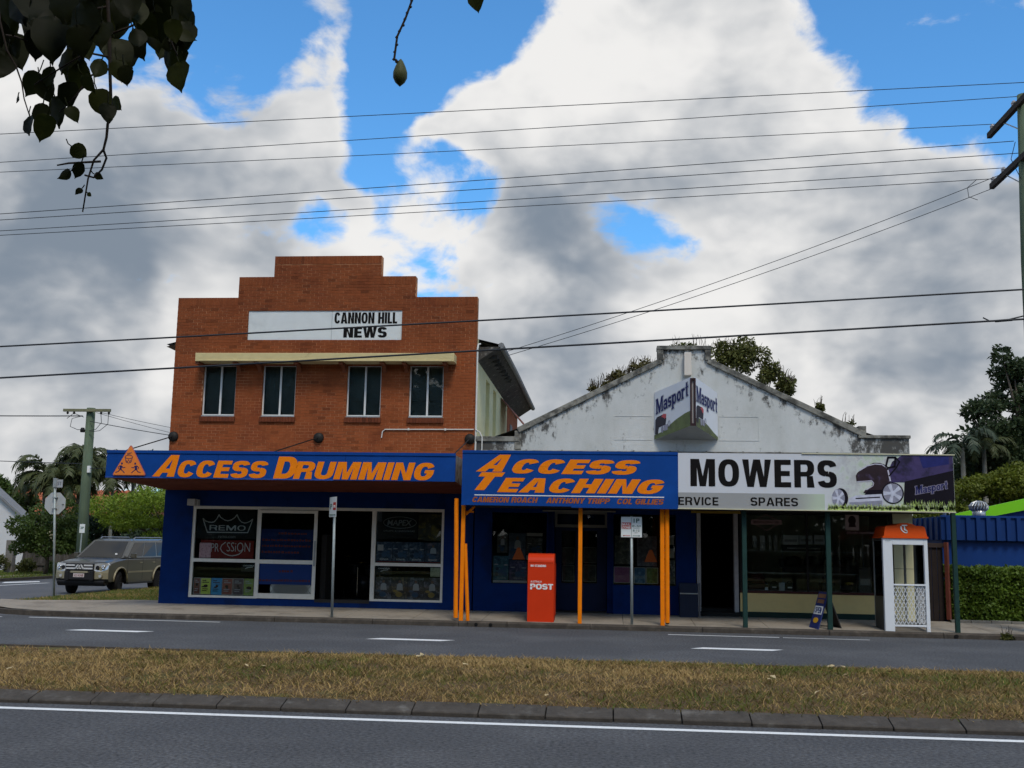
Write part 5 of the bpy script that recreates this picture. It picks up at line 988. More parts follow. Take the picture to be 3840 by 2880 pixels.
for A, B, k in ((LW, FL, 0), (FR, RW, 1)):
    mt = face(A, B); mb = MB(); mb.box(0, 1, 0, .03, 0, 1).xform(mt); pn = obj('panel', mb, sw, vs_)
    hp = [(0, 0), (1, 0), (1, .23), (.8, .215), (.55, .13), (.3, .05), (.1, .03)] if k == 0 else [(0, 0), (1, 0), (1, .06), (.8, .10), (.55, .17), (.35, .20), (.15, .20), (0, .16)]
    if k == 0: hp = [(0, 0), (1, 0), (1, .31), (.85, .30), (.6, .245), (.4, .17), (.2, .10), (0, .09)]
    mb = MB(); mb.prism(hp, -.003, 0).xform(mt); obj('printed_hill', mb, hillm, pn)
    mb = MB(); mb.prism([(.02, .10), (.10, .08), (.13, .22), (.32, .22), (.34, .36), (.26, .46), (.08, .45), (.03, .40)], -.006, -.003).xform(mt); obj('printed_mower', mb, figm, pn)
    mb = MB(); mb.prism([(.20, .42), (.26, .47), (.34, .44), (.34, .38), (.30, .35), (.25, .40)], -.008, -.006).xform(mt); obj('printed_red_cap', mb, redm, pn)
    mb = MB(); mb.prism(disc(.23, .15, .035, .075, 16), -.009, -.006).xform(mt); mb2 = MB(); mb2.prism([(.28, .10), (.38, .10), (.38, .22), (.28, .22)], -.009, -.006).xform(mt); mb.add(mb2.v, mb2.f); strip_ = MB(); strip(strip_, disc(.42, .215, .03, .06, 14)+[(.45, .215)], .012, -.006, .003); strip_.xform(mt); mb.add(strip_.v, strip_.f); obj('printed_wheels', mb, alloy_d, pn)
    slab_text((.05, .43, .95, .83) if k == 0 else (.03, .43, .97, .83), -.003, .12 if k == 0 else .05, (M('wordmark_outline', (.30, .32, .36), .5), navy), pn, mat=mt, g=.016)
mb = MB(); mb.add([(*LW, zb_w), (*RW, zb_w), (*FR, zb_f), (*FL, zb_f)], [(0, 3, 2, 1)]); mb.add([(*LW, zt_w-.02), (*RW, zt_w-.02), (*FR, zt_f-.02), (*FL, zt_f-.02)], [(0, 1, 2, 3)]); obj('underside', mb, under, vs_)
mb = MB(); mb.box(FL[0]-.005, FR[0]+.005, 24.40, 24.46, zb_f, zb_f+.06); mb.box(FL[0]-.005, FR[0]+.005, 24.40, 24.46, zt_f-.06, zt_f-.02); mb.box(FL[0]-.005, FL[0]+.035, 24.40, 24.46, zb_f+.06, zt_f-.06); mb.box(FR[0]-.035, FR[0]+.005, 24.40, 24.46, zb_f+.06, zt_f-.06); obj('nose_frame', mb, M('nose_dark', (.03, .012, .014), .6), vs_)
mb = MB(); mb.box(FL[0]+.035, FR[0]-.035, 24.45, 24.5, zb_f+.06, zt_f-.06); obj('nose_infill', mb, M('nose_pale', (.36, .33, .32), .6), vs_)

# ------------------------------------------------------------------ street furniture
post_red = M('post_red', (.56, .036, .006), .5, var=.04, vscale=4, spec=.15)
pbx = thing('post_box', (-1.51, 23.6, .10), 'tall red street posting box with rounded top and white lettering', 'post box')
prof = [(23.36, .10), (23.36, 1.36), (23.37, 1.42), (23.40, 1.48), (23.46, 1.535), (23.55, 1.565), (23.95, 1.565), (23.95, .10)]
mb = MB(); mb.prismx(prof, -1.80, -1.225); bd_ = obj('body', mb, post_red, pbx, bevel=.012)
mb = MB(); mb.box(-1.78, -1.245, 23.352, 23.358, 1.372, 1.38); mb.box(-1.222, -1.212, 23.45, 23.9, .25, 1.35); obj('trim', mb, post_red, bd_)
obj('lettering', block_mb('NO STANDING', (-1.735, 1.278, -1.40, 1.325), 23.36, 0, .26, .2, .12), soft_white, bd_); obj('lettering', text_mb('AUSTRALIA', (-1.735, .945, -1.49, .985), 23.36, 0, .01), soft_white, bd_); obj('lettering', block_mb('POST', (-1.74, .80, -1.245, .92), 23.36, 0, .26, .22, .05), soft_white, bd_)
mb = MB(); mb.box(-1.745, -1.66, 23.353, 23.356, .852, .862); obj('logo_stripe', mb, post_red, bd_)

pole_g = M('galvanised_pole', (.33, .37, .36), .5, metal=.3, var=.2, vscale=8); sign_face = M('sign_face', (.66, .68, .66), .45, var=.03); sgreen = M('sign_green', (.02, .09, .06), .5); sred = M('sign_red', (.45, .035, .03), .5)
ps = thing('parking_sign', (.435, 23.27, .1), 'white one-hour parking and mail zone sign on a steel pole at the kerb', 'sign')
mb = MB(); mb.tube([(.44, 23.29, .10), (.43, 23.29, 2.40)], .03, 10); obj('pole', mb, pole_g, ps, smooth=True)
mb = MB(); mb.box(.208, .652, 23.245, 23.25, 1.945, 2.38); pf = obj('plate', mb, sign_face, ps, bevel=.002)
y = 23.245; tg = lambda s, r, m=sgreen, **k: obj('lettering', text_mb(s, r, y, **k), m, pf)
mb = MB(); mb.box(.426, .432, y-.003, y, 1.96, 2.37); obj('divider', mb, sgreen, pf); mb = MB(); mb.box(.222, .418, y-.003, y, 2.12, 2.26); obj('red_panel', mb, sred, pf)
obj('lettering', block_mb('MAIL', (.235, 2.195, .405, 2.245), y-.003, 0, .18, .16, .15), sign_face, pf); obj('lettering', block_mb('ZONE', (.230, 2.128, .410, 2.18), y-.003, 0, .18, .16, .15), sign_face, pf)
tg('1P', (.475, 2.255, .60, 2.345), bold=.02); tg('8-5', (.442, 2.165, .585, 2.205)); tg('30', (.592, 2.17, .635, 2.205)); tg('MON-FRI', (.47, 2.135, .60, 2.15)); tg('8-12', (.46, 2.068, .60, 2.11)); tg('SAT', (.50, 2.035, .56, 2.05))
mb = MB(); strip(mb, [(.25, 1.978), (.40, 1.978)], .010, y); mb.prism([(.245, 1.978), (.275, 1.962), (.275, 1.994)], y-.004, y); obj('arrow', mb, sred, pf); mb = MB(); strip(mb, [(.46, 1.978), (.60, 1.978)], .010, y); mb.prism([(.615, 1.978), (.585, 1.962), (.585, 1.994)], y-.004, y); obj('arrow', mb, sgreen, pf)
ks = thing('kerb_sign', (-6.09, 23.27, .15), 'narrow angled white parking sign on a tall pole before the drum shop door', 'sign')
mb = MB(); mb.tube([(-6.06, 23.29, .12), (-6.10, 23.29, 2.70)], .03, 10); obj('pole', mb, pole_g, ks, smooth=True)
m4 = Matrix.Translation((-6.125, 23.25, 0)) @ Matrix.Rotation(R_(-56), 4, 'Z')
mb = MB(); mb.box(-.225, .225, -.004, 0, 2.28, 2.72).xform(m4); kp = obj('plate', mb, sign_face, ks)
mb = MB(); mb.box(.02, .2, -.007, -.004, 2.43, 2.60).xform(m4); obj('red_panel', mb, sred, kp)
for s_, r, mm in (('P', (-.16, 2.45, -.05, 2.57), sgreen), ('ZONE', (.04, 2.48, .18, 2.54), sign_face), ('MON-FRI', (-.18, 2.31, .18, 2.34), sgreen)): obj('lettering', text_mb(s_, r, -.007).xform(m4), mm, kp)

# phone booth
booth = thing('phone_booth', (6.11, 23.7, .10), 'white street phone booth with orange-red domed roof and diamond mesh panels', 'phone booth')
bw = M('booth_white', (.66, .68, .70), .4, var=.03); borange = M('booth_orange', (.66, .075, .006), .5, var=.04, spec=.15); dgl = glass('booth_glass', (.45, .47, .45), 1.5, 1.0)
Y0, Y1 = 23.23, 24.10
mb = MB()
for q in ((5.665, 5.86, Y0, Y0+.10, .09, 2.02), (6.50, 6.575, Y0, Y0+.09, .09, 2.02), (5.86, 6.50, Y0, Y0+.06, 1.885, 2.02), (5.86, 6.50, Y0, Y0+.05, 1.04, 1.075), (5.86, 6.50, Y0, Y0+.05, .205, .245)): mb.box(*q)
obj('front_frame', mb, bw, booth, bevel=.006)
mb = MB()
for q in ((5.665, 5.72, Y1-.06, Y1, .09, 2.02), (6.515, 6.575, Y1-.06, Y1, .09, 2.02), (5.72, 6.515, Y1-.05, Y1, 1.95, 2.02), (5.72, 6.515, Y1-.05, Y1, .2, .24), (6.30, 6.34, Y1-.05, Y1, .1, 1.95), (6.53, 6.575, Y0+.09, Y1-.06, 1.96, 2.02), (6.53, 6.575, Y0+.09, Y1-.06, .2, .24), (6.53, 6.575, Y0+.09, Y1-.06, 1.04, 1.075)): mb.box(*q)
obj('rear_frame', mb, M('booth_grey', (.30, .32, .31), .5), booth)
bs = M('booth_side_dark', (.05, .048, .045), .4); mb = MB(); mb.box(5.665, 5.70, Y0+.10, Y1-.06, .10, .80); mb.box(5.665, 5.70, Y0+.10, Y1-.06, 1.96, 2.02); obj('side_panel', mb, bs, booth)
mb = MB(); mb.box(5.675, 5.685, Y0+.10, Y1-.06, .80, 1.96); obj('side_glass', mb, dgl, booth); mb = MB(); mb.box(6.55, 6.556, Y0+.09, Y1-.06, 1.075, 1.96); obj('side_glass', mb, dgl, booth)
mb = MB(); mb.box(5.70, 5.72, Y0+.1, Y1-.06, .10, 2.0); obj('backboard', mb, bs, booth)
def lattice(x0, x1, z0, z1, y, along='x', sz=.075, w=.011):
    mb = MB(); H = z1-z0; k = int((x1-x0+H)/sz)+2
    for i in range(-1, k):
        for sg in (1, -1):
            a = x0+i*sz*.62-H*.45; 
            p0, p1 = (a, z0), (a+H*.5, z1)
            if sg < 0: p0, p1 = (a+H*.5, z0), (a, z1)
            # clip to x range
            def clip(p, q):
                t0, t1 = 0., 1.; dx = q[0]-p[0]
                if abs(dx) < 1e-9: return None
                for lim, s2 in ((x0, 1), (x1, -1)):
                    t = (lim-p[0])/dx
                    if (dx > 0) == (s2 > 0): t0 = max(t0, t)
                    else: t1 = min(t1, t)
                if t1-t0 < .01: return None
                return [(p[0]+dx*t, p[1]+(q[1]-p[1])*t) for t in (t0, t1)]
            c = clip(p0, p1)
            if c: strip(mb, c, w, y, .006)
    if along == 'y': mb.v = [(y_, x_, z_) for x_, y_, z_ in mb.v]
    return mb
obj('mesh_panel', lattice(5.865, 6.495, .25, 1.035, Y0+.03, sz=.125, w=.012), bw, booth); obj('mesh_panel', lattice(5.73, 6.29, .25, .95, Y1-.02, sz=.125, w=.009), M('mesh_grey', (.3, .3, .29), .5), booth); obj('mesh_panel', lattice(Y0+.1, Y1-.07, .25, 1.035, 6.555, 'y', sz=.125, w=.012), bw, booth)
ro = [(5.66, 2.02), (6.59, 2.02), (6.59, 2.05), (6.565, 2.06), (6.53, 2.25), (6.49, 2.275), (6.34, 2.285), (6.27, 2.32), (6.19, 2.335), (6.08, 2.335), (6.0, 2.32), (5.93, 2.285), (5.76, 2.275), (5.72, 2.25), (5.685, 2.06), (5.66, 2.05)]
mb = MB(); n_ = len(ro); st = []
for yy, k in ((Y0-.03, 1.0), (Y0-.02, 1.0), (Y0+.04, 1.0), (Y1-.06, 1.0), (Y1, 1.0)): st.append([(x, yy+(.015 if z > 2.1 and yy < 23.5 else (-.07 if z > 2.1 and yy > 24 else 0)), z) for x, z in ro])
vs2 = [p for s2 in st for p in s2]; fs2 = [tuple(range(n_)), tuple(range(len(vs2)-1, len(vs2)-n_-1, -1))]+[(i*n_+j, i*n_+(j+1) % n_, (i+1)*n_+(j+1) % n_, (i+1)*n_+j)[::-1] for i in range(len(st)-1) for j in range(n_)]
mb.add(vs2, fs2); rf = obj('roof', mb, borange, booth)
mb = MB(); yl = Y0-.028
mb.prism([(6.06, 2.275), (6.17, 2.275), (6.17, 2.30), (6.06, 2.30)], yl-.006, yl); mb.prism([(6.03, 2.27), (6.055, 2.27), (6.06, 2.20), (6.09, 2.165), (6.13, 2.145), (6.17, 2.145), (6.175, 2.165), (6.16, 2.19), (6.13, 2.205), (6.12, 2.27), (6.10, 2.27), (6.10, 2.20), (6.10, 2.19), (6.17, 2.16), (6.175, 2.135), (6.15, 2.125), (6.10, 2.135), (6.055, 2.17), (6.03, 2.22)], yl-.006, yl); obj('emblem', mb, soft_white, rf)
obj('lettering', text_mb('PHONE', (5.72, 1.955, 5.82, 1.97), Y0, 0, .01), pole_g, booth)
ph = thing('payphone', (5.80, 23.85, 1.0), 'dark grey payphone with handset mounted inside the phone booth', 'phone'); phm = M('phone_dark', (.035, .038, .042), .4)
mb = MB(); mb.box(5.72, 5.93, 23.72, 24.02, .98, 1.38); obj('body', mb, phm, ph, bevel=.03); mb = MB(); mb.tube([(5.95, 23.76, 1.36), (5.99, 23.76, 1.28), (5.99, 23.76, 1.14), (5.95, 23.76, 1.06)], .022, 8); obj('handset', mb, phm, ph); mb = MB(); mb.box(5.76, 5.90, 23.714, 23.72, 1.28, 1.36); obj('display', mb, pale_ink, ph); mb = MB(); mb.tube([(5.95, 23.76, 1.06), (5.98, 23.76, .9), (5.93, 23.78, .86), (5.90, 23.8, 1.0)], .008, 6); obj('cord', mb, steel, ph)

# A-frame sign
af = thing('a_frame_sign', (4.5, 23.5, .1), 'blue A-frame pavement sign leaning behind the middle green post', 'sign')
ang = R_(38); ft = Vector((4.23, 23.42, .10)); tp_ = Vector((4.50, 23.62, .86))
def board(pa, pb, w, th, depthdir):
    d = (pb-pa); wv = depthdir.normalized()*w; n = d.cross(wv).normalized()*th; mb = MB()
    c = [pa-wv/2, pa+wv/2, pb+wv/2, pb-wv/2]; mb.add([*c, *[p+n for p in c]], [(0, 1, 2, 3), (7, 6, 5, 4), (0, 4, 5, 1), (1, 5, 6, 2), (2, 6, 7, 3), (3, 7, 4, 0)]); return mb, d, wv, n
wd = Vector((.16, -.55, 0))
mbl, d_, wv_, n_v = board(ft, tp_, .42, .02, Vector((.14, -.50, 0))); navyb = M('aframe_blue', (.018, .028, .12), .5, var=.2); bdp = obj('front_board', mbl, navyb, af)
mt = Matrix(((wv_.x, n_v.normalized().x, d_.x, (ft-wv_/2).x), (wv_.y, n_v.normalized().y, d_.y, (ft-wv_/2).y), (wv_.z, n_v.normalized().z, d_.z, (ft-wv_/2).z), (0, 0, 0, 1)))
sgn = -1 if True else 1
def onb(mb, m, nm): mb.xform(mt); return obj(nm, mb, m, bdp)
mb = MB(); mb.prism([(.08, .40), (.92, .40), (.92, .62), (.08, .62)], -.006, -.001); onb(mb, sign_face, 'white_patch'); onb(block_mb('OPEN', (.14, .43, .86, .59), -.006, 0, .2, .18, .14, .003), navyb, 'lettering')
mb = MB(); mb.prism(disc(.5, .24, .26, .075, 14), -.006, -.001); onb(mb, M('aframe_yellow', (.55, .30, .02), .5), 'sun_emblem'); mb = MB(); mb.prism([(.1, .84), (.9, .84), (.9, .95), (.1, .95)], -.005, -.001); mb.prism([(.15, .70), (.85, .70), (.85, .80), (.15, .80)], -.005, -.001); onb(mb, M('aframe_brown', (.20, .10, .05), .6, var=.4, vscale=30), 'faded_print')
mbl, *_r = board(Vector((4.80, 23.75, .10)), Vector((4.53, 23.63, .86)), .40, -.02, Vector((.14, -.50, 0))); obj('back_board', mbl, M('aframe_back', (.035, .032, .030), .7), af)

# ------------------------------------------------------------------ right-hand side: gate, hedge, blue building
blue_tin = M('blue_cladding', (.004, .035, .165), .5, var=.08, vscale=2); blue_tin_d = M('blue_cladding_ribs', (.004, .030, .135), .5, var=.08); lime = M('lime_green_fascia', (.18, .52, .008), .45, var=.03)
gt = thing('side_gate', (7.3, 25.5, .15), 'dark timber side gate with a red-brown post beside the phone booth', 'gate')
mb = MB(); mb.tube([(7.60, 25.4, .24), (7.60, 25.4, 1.97)], .055, 4); obj('post', mb, M('red_brown_post', (.15, .040, .025), .7, var=.2), gt)
for i in range(5): mb = MB(); mb.box(6.92+i*.128, 7.035+i*.128, 25.52, 25.54, .2, 1.85+.01*(i % 2)); obj('board', mb, M('dark_gate_board', (.020, .013, .011), .8, var=.3), gt)
mb = MB(); mb.box(6.9, 7.58, 25.48, 25.52, 1.85, 1.95); obj('top_rail', mb, M('gate_rail', (.045, .03, .025), .8), gt)
bb = thing('blue_building', (12, 27, .12), 'blue metal-clad building with ribbed band and lime green roof edge', 'building')
mb = MB(); mb.box(7.9, 22, 26.72, 34, .1, 2.03); obj('wall', mb, blue_tin, bb)
mb = MB(); mb.box(7.86, 22, 26.60, 33.9, 2.035, 2.60); bnd = obj('cladding_band', mb, blue_tin_d, bb)
mb = MB(); mb.box(7.84, 22.02, 26.56, 26.60, 2.575, 2.625); obj('cap', mb, blue_tin, bnd)
rib = None
for i in range(60):
    x = 7.95+i*.232
    if rib is None:
        mb = MB(); mb.prism([(0, 0), (.13, 0), (.13, .54), (0, .54)], 0, .055); mb.v = [(x_+(0.018 if y_ < .03 and x_ < .05 else (-.018 if y_ < .03 else 0)), y_, z_) for x_, y_, z_ in mb.v]; rib = obj('rib', mb, blue_tin_d, bnd, local=True); rib.location = Vector((x, 26.545, 2.035))-bb.location
    else: copy(rib, bnd, Vector((x, 26.545, 2.035))-bb.location)
for i in range(16):
    mb = MB(); y = 26.75+i*.45; mb.box(7.82, 7.86, y, y+.2, 2.04, 2.58); obj('rib', mb, blue_tin_d, bnd)
mb = MB(); mb.prism([(8.4, 2.55), (9.3, 2.79), (11.04, 3.20), (14, 3.92), (14, 3.60), (11.04, 2.90), (10.1, 2.70), (9.3, 2.52)], 29.9, 30.1); obj('roof_edge', mb, lime, bb)
mb = MB(); mb.prism([(9.3, 2.5), (14, 3.62), (14, 2.3), (9.3, 2.3)], 30.12, 30.3); obj('gable_infill', mb, blue_tin, bb)
vn = thing('roof_ventilator', (9.54, 29.0, 2.62), 'silver spinning roof ventilator on the blue building', 'ventilator'); zinc = M('zinc', (.46, .46, .45), .35, metal=.7, var=.2, vscale=9)
mb = MB(); mb.lathe([(.165, 0), (.165, .20), (.13, .22)], (9.54, 29.0, 2.62), 'z', 18); obj('throat', mb, zinc, vn, smooth=True)
mb = MB(); mb.lathe([(.15, .2), (.20, .27), (.20, .34), (.14, .42), (.02, .45)], (9.54, 29.0, 2.62), 'z', 18); obj('core', mb, M('vent_dark', (.12, .12, .12), .5, metal=.5), vn, smooth=True)
for k in range(18):
    a = 2*math.pi*k/18; pts = [(9.54+r*math.cos(a+t), 29+r*math.sin(a+t), 2.62+h) for r, h, t in ((.16, .20, 0), (.225, .26, .08), (.235, .33, .18), (.17, .41, .28), (.05, .455, .4))]
    mb = MB(); mb.tube(pts, .016, 5); obj('vane', mb, zinc, vn)
v2 = thing('roof_vent', (8.05, 26.3, 2.6), 'tiny pale vent cap at the end of the sign board', 'vent'); mb = MB(); mb.lathe([(.04, 0), (.04, .08), (.075, .09), (.07, .14), (.02, .16)], (8.0, 26.75, 2.63), 'z', 12); obj('cap', mb, soft_white, v2, smooth=True)
# garden edging stones
ge = thing('garden_edging', (9.5, 25.25, .12), 'low row of grey concrete edging blocks in front of the hedge', 'edging'); x = 7.58
while x < 14: mb = MB(); w = random.uniform(.36, .44); mb.box(x+.005, x+w-.005, 25.2+random.uniform(-.01, .01), 25.32, .12, .25+random.uniform(-.008, .008)); obj('edging_block', mb, M('edging', (.16, .15, .13), .9, var=.2) if x < 7.6 else bpy.data.materials['edging'], ge, bevel=.01); x += w

# ------------------------------------------------------------------ foliage
def leaf_mat(name, c, tr=.3, var=.35): return M(name, c, .55, var=var, vscale=1.3, transl=tr, spec=.3)
def leaves(pts, size, rnd=.5, flatn=.0, asp=.5, droop=0.0):
    """a cloud of small bent leaf faces around the given points"""
    n = len(pts); P = np.asarray(pts); a = rng.uniform(0, 2*np.pi, n); b = rng.uniform(-1.1, 1.1, n)-droop
    d = np.stack([np.cos(a)*np.cos(b), np.sin(a)*np.cos(b), np.sin(b)], 1); q = rng.normal(0, 1, (n, 3)); s = np.cross(d, q); s /= np.linalg.norm(s, axis=1)[:, None]+1e-9
    L_ = (size*rng.uniform(1-rnd, 1+rnd, n))[:, None]; V = np.stack([P, P+d*L_*.5+s*L_*asp*.5, P+d*L_, P+d*L_*.5-s*L_*asp*.5], 1).reshape(-1, 3)
    mb = MB(); mb.v = [tuple(p) for p in V.tolist()]; mb.f = [(i, i+1, i+2, i+3) for i in range(0, 4*n, 4)]; mb.m = [0]*n; mb.t = [1.0]*n; return mb
def clump_pts(cs, n):
    """points in uneven shells of ellipsoid clumps (x, y, z, rx, ry, rz)"""
    out = []; w = np.array([c[3]*c[4]+c[4]*c[5]+c[3]*c[5] for c in cs]); k = (w/w.sum()*n).astype(int)
    for c, m in zip(cs, k):
        v = rng.normal(0, 1, (m, 3)); v /= np.linalg.norm(v, axis=1)[:, None]; r = rng.uniform(.45, 1.0, m)**.5
        r *= 1+.22*np.sin(v[:, 0]*7+c[0])*np.sin(v[:, 1]*6+c[1]*2)*np.sin(v[:, 2]*8)
        out.append(np.array(c[:3])+v*r[:, None]*np.array(c[3:6]))
    return np.concatenate(out)
def sub_clumps(c, n, f=.42, lo=.3, hi=.9):
    out = []
    for _ in range(n):
        v = rng.normal(0, 1, 3); v /= np.linalg.norm(v); r = rng.uniform(lo, hi); s = f*rng.uniform(.6, 1.3)
        out.append((c[0]+v[0]*r*c[3], c[1]+v[1]*r*c[4], c[2]+v[2]*r*c[5], c[3]*s, c[4]*s, c[5]*s))
    return out
bark = M('bark', (.075, .06, .045), .9, var=.35, vscale=6, bump=.8, bscale=15, stretch=(1, 1, .3)); bark_p = M('pale_bark', (.20, .19, .16), .9, var=.3, vscale=6, bump=.5, bscale=15)
def tree(name, base, crowns, n, size, m, label, trunk=.16, nsub=9, tm=None, group=None, fork=.45, asp=.5, droop=0):
    t = thing(name, base, label, 'tree', group); cs = [s for c in crowns for s in sub_clumps(c, nsub)]
    top = Vector(crowns[0][:3]); b = Vector(base); f = b.lerp(top, fork); f.x += .05
    mb = MB(); mb.tube([b, b.lerp(f, .5)+Vector((.04, 0, 0)), f], [trunk, trunk*.85, trunk*.7], 8)
    for c in cs[::max(1, len(cs)//12)]:
        e = Vector(c[:3]); mid = f.lerp(e, .5)+Vector((random.uniform(-.2, .2), random.uniform(-.2, .2), .1)); mb.tube([f, mid, e], [trunk*.5, trunk*.28, trunk*.08], 6)
    obj('trunk', mb, tm or bark, t, smooth=True); obj('crown', leaves(clump_pts(cs, n), size, asp=asp, droop=droop), m, t); return t
gdark = leaf_mat('leaf_dark_green', (.030, .048, .020)); gmid = leaf_mat('leaf_mid_green', (.060, .095, .018)); glime = leaf_mat('leaf_yellow_green', (.165, .235, .018)); gol = leaf_mat('leaf_olive', (.075, .085, .022)); gpalm = leaf_mat('palm_green', (.075, .088, .032)); ghedge = leaf_mat('hedge_leaf', (.105, .165, .018)); gold_t = leaf_mat('leaf_gold_green', (.12, .14, .012))
tree('street_tree', (-24.6, 45.2, .1), [(-24.3, 44.6, 2.2, 1.5, 1.4, 1.1), (-23.3, 44.8, 1.45, .9, .8, .7), (-25.2, 44.7, 1.6, .8, .8, .6)], 13000, .13, gmid, 'small round green street tree behind the stop sign', .10, 11)
tree('poinciana_tree', (-18.6, 44.5, .1), [(-19.2, 44.3, 3.3, 2.3, 1.9, .85), (-20.9, 44.6, 2.8, 1.4, 1.2, .8), (-17.6, 44.5, 3.4, 1.6, 1.5, .9), (-19.3, 44.4, 2.3, 2.1, 1.5, .6)], 22000, .13, glime, 'spreading yellow-green tree behind the parked four-wheel drive', .09, 9, bark, asp=.35)
tree('shade_tree', (-19.5, 50, .1), [(-18.5, 50, 2.4, 3.2, 1.8, 1.5), (-22, 51, 2.0, 2.2, 1.6, 1.3)], 11000, .20, gdark, 'dark leafy tree mass behind the yellow-green tree', .16, 9)
tree('house_tree', (-36.0, 60, .1), [(-36.2, 60, 4.2, 1.9, 1.8, 1.35), (-34.4, 60, 3.6, 1.2, 1.2, .8)], 9000, .22, gmid, 'dark green tree at the far left above the red tiled roof', .2, 10)
tree('garden_tree', (-31.5, 62, .1), [(-31.0, 62, 2.6, 2.6, 2.0, 1.6), (-28.0, 62, 2.8, 2.2, 2, 1.6)], 9000, .22, gdark, 'dark garden tree under the tall palms', .2, 9)
tree('distant_tree', (-50, 95, .1), [(-50, 95, 4.2, 9, 4, 3.2), (-38, 98, 3.8, 7, 4, 2.8)], 8000, .5, gdark, 'far dark tree line beyond the red roofed house', .4, 9); tree('distant_tree', (-24, 92, .1), [(-26, 92, 3.6, 8, 4, 2.6), (-14, 92, 4, 7, 4, 3)], 8000, .5, gmid, 'far tree line at the end of the side street', .4, 9)
for i, (bx, by, h, lb) in enumerate(((-25.2, 46.9, .55, 'small clipped garden shrub right of the street tree trunk'), (-26.3, 46.8, .6, 'small clipped garden shrub left of the street tree trunk'), (-27.6, 46.0, .9, 'leafy shrub at the left edge beside the white house'), (-22.0, 46.6, 1.3, 'leafy shrub below the pole behind the car'))):
    t = thing('shrub', (bx, by, .1), lb, 'shrub'); mb = MB(); [mb.tube([(bx, by, .1), (bx+random.uniform(-.2, .2), by, .1+h*.5)], [.03, .01], 5) for _ in range(4)]; obj('stems', mb, bark, t); obj('foliage', leaves(clump_pts(sub_clumps((bx, by, .1+h*.5, h*.75, h*.6, h*.5), 6, .6), 1800), .10), [gmid, gol, gol, gmid][i], t)
def palm(base, h, fr, ln, label, seed, lean=(0, 0), name='palm_tree', m=None, nl=34):
    r = random.Random(seed); t = thing(name, base, label, 'palm', 'palms'); b = Vector(base); top = b+Vector((lean[0], lean[1], h)); mb = MB(); mb.tube([b, b.lerp(top, .5)+Vector((lean[0]*.1, 0, 0)), top], [.13, .10, .08], 8)
    obj('trunk', mb, bark_p, t, smooth=True)
    for k in range(fr):
        a = 2*math.pi*(k/fr)+r.uniform(-.25, .25); up = r.uniform(.15, 1.25); L_ = ln*r.uniform(.8, 1.15); mb = MB(); pts = []
        for i in range(9):
            u = i/8; el = up-u*u*2.1-.2*u; 
            if i == 0: p = top.copy()
            else: p = pts[-1]+Vector((math.cos(a)*math.cos(el), math.sin(a)*math.cos(el), math.sin(el)))*L_/8
            pts.append(p)
        mb.tube(pts, [.022*(1-.8*i/8) for i in range(9)], 4)
        for j in range(nl):
            u = .12+.88*j/nl; i = min(7, int(u*8)); p = pts[i].lerp(pts[i+1], u*8-i); d = (pts[i+1]-pts[i]).normalized(); sd = d.cross(Vector((0, 0, 1))).normalized(); ll = L_*.30*(1-abs(u-.45)*1.1)
            for sg in (1, -1):
                v = (sd*sg*.75+d*.6+Vector((0, 0, r.uniform(-.55, .15)))).normalized(); w = d*.030*ln/1.6
                tip = p+v*ll+Vector((0, 0, -.28*ll)); mid = p+v*ll*.55; mb.add([p-w, p+w, mid+w, mid-w, tip], [(0, 1, 2, 3), (3, 2, 4)])
        obj('frond', mb, m or gpalm, t)
for i, (x, y, h) in enumerate(((-31.9, 58, 4.9), (-30.6, 59, 5.5), (-29.3, 58, 5.6), (-28.2, 58.6, 4.8), (-30.1, 57, 4.2), (-32.3, 59, 4.0), (-27.2, 59, 5.2))): palm((x, y, .1), h+.25, 22, 2.35, ['leftmost tall palm above the stop sign', 'second tall palm from the left behind the stop sign', 'tallest palm left of the timber pole', 'palm just right of the timber pole top', 'lower palm in front of the palm clump', 'low palm at the left edge of the clump', 'rightmost palm beside the blue awning end'][i], 30+i, (random.uniform(-.2, .2), 0), nl=26)
# right-hand trees
gdk2 = leaf_mat('leaf_blackish_green', (.040, .060, .022))
tree('tall_tree', (16.0, 43, .1), [(16.0, 42.5, 6.8, 1.9, 2, 2.0), (14.9, 42.5, 6.3, 1.2, 1.3, 1.1), (14.6, 42.5, 7.3, .9, .8, .6), (15.7, 42.5, 8.9, 1.0, 1.0, .9), (14.2, 42.5, 4.9, 1.6, 1.4, 1.2), (17.4, 43, 7.6, 1.8, 1.8, 2), (15.4, 42.5, 5.2, 2, 1.4, 1.2)], 40000, .17, gdk2, 'tall dark spreading tree at the right edge behind the blue building', .26, 9, fork=.5)
tree('golden_tree', (13.2, 38.5, .1), [(12.5, 38.5, 4.0, 1.4, 1.2, .55), (13.9, 38.5, 4.0, 1.4, 1.3, .8), (12.1, 38.5, 3.1, 1.6, 1.2, .8), (14.0, 38.5, 3.2, 1.5, 1.2, .7), (15.2, 38.8, 4.3, 1.3, 1.3, .9)], 24000, .12, gold_t, 'olive-gold leafy tree above the lime green roof edge', .14, 9)
tree('backdrop_tree', (12.5, 47, .1), [(13.3, 47, 3.9, 1.6, 1.8, 1.7), (15.0, 48, 4.4, 2.4, 2, 2.2), (18, 48, 5, 3, 2, 3)], 18000, .22, gdk2, 'dark tree mass filling the gap behind the palm on the right', .2, 9)
tree('far_tree', (24, 60, .1), [(23, 60, 5.0, 5, 3, 4), (31, 62, 5, 6, 3, 4)], 8000, .4, gdark, 'far dark tree outside the right edge of the view', .3, 9)
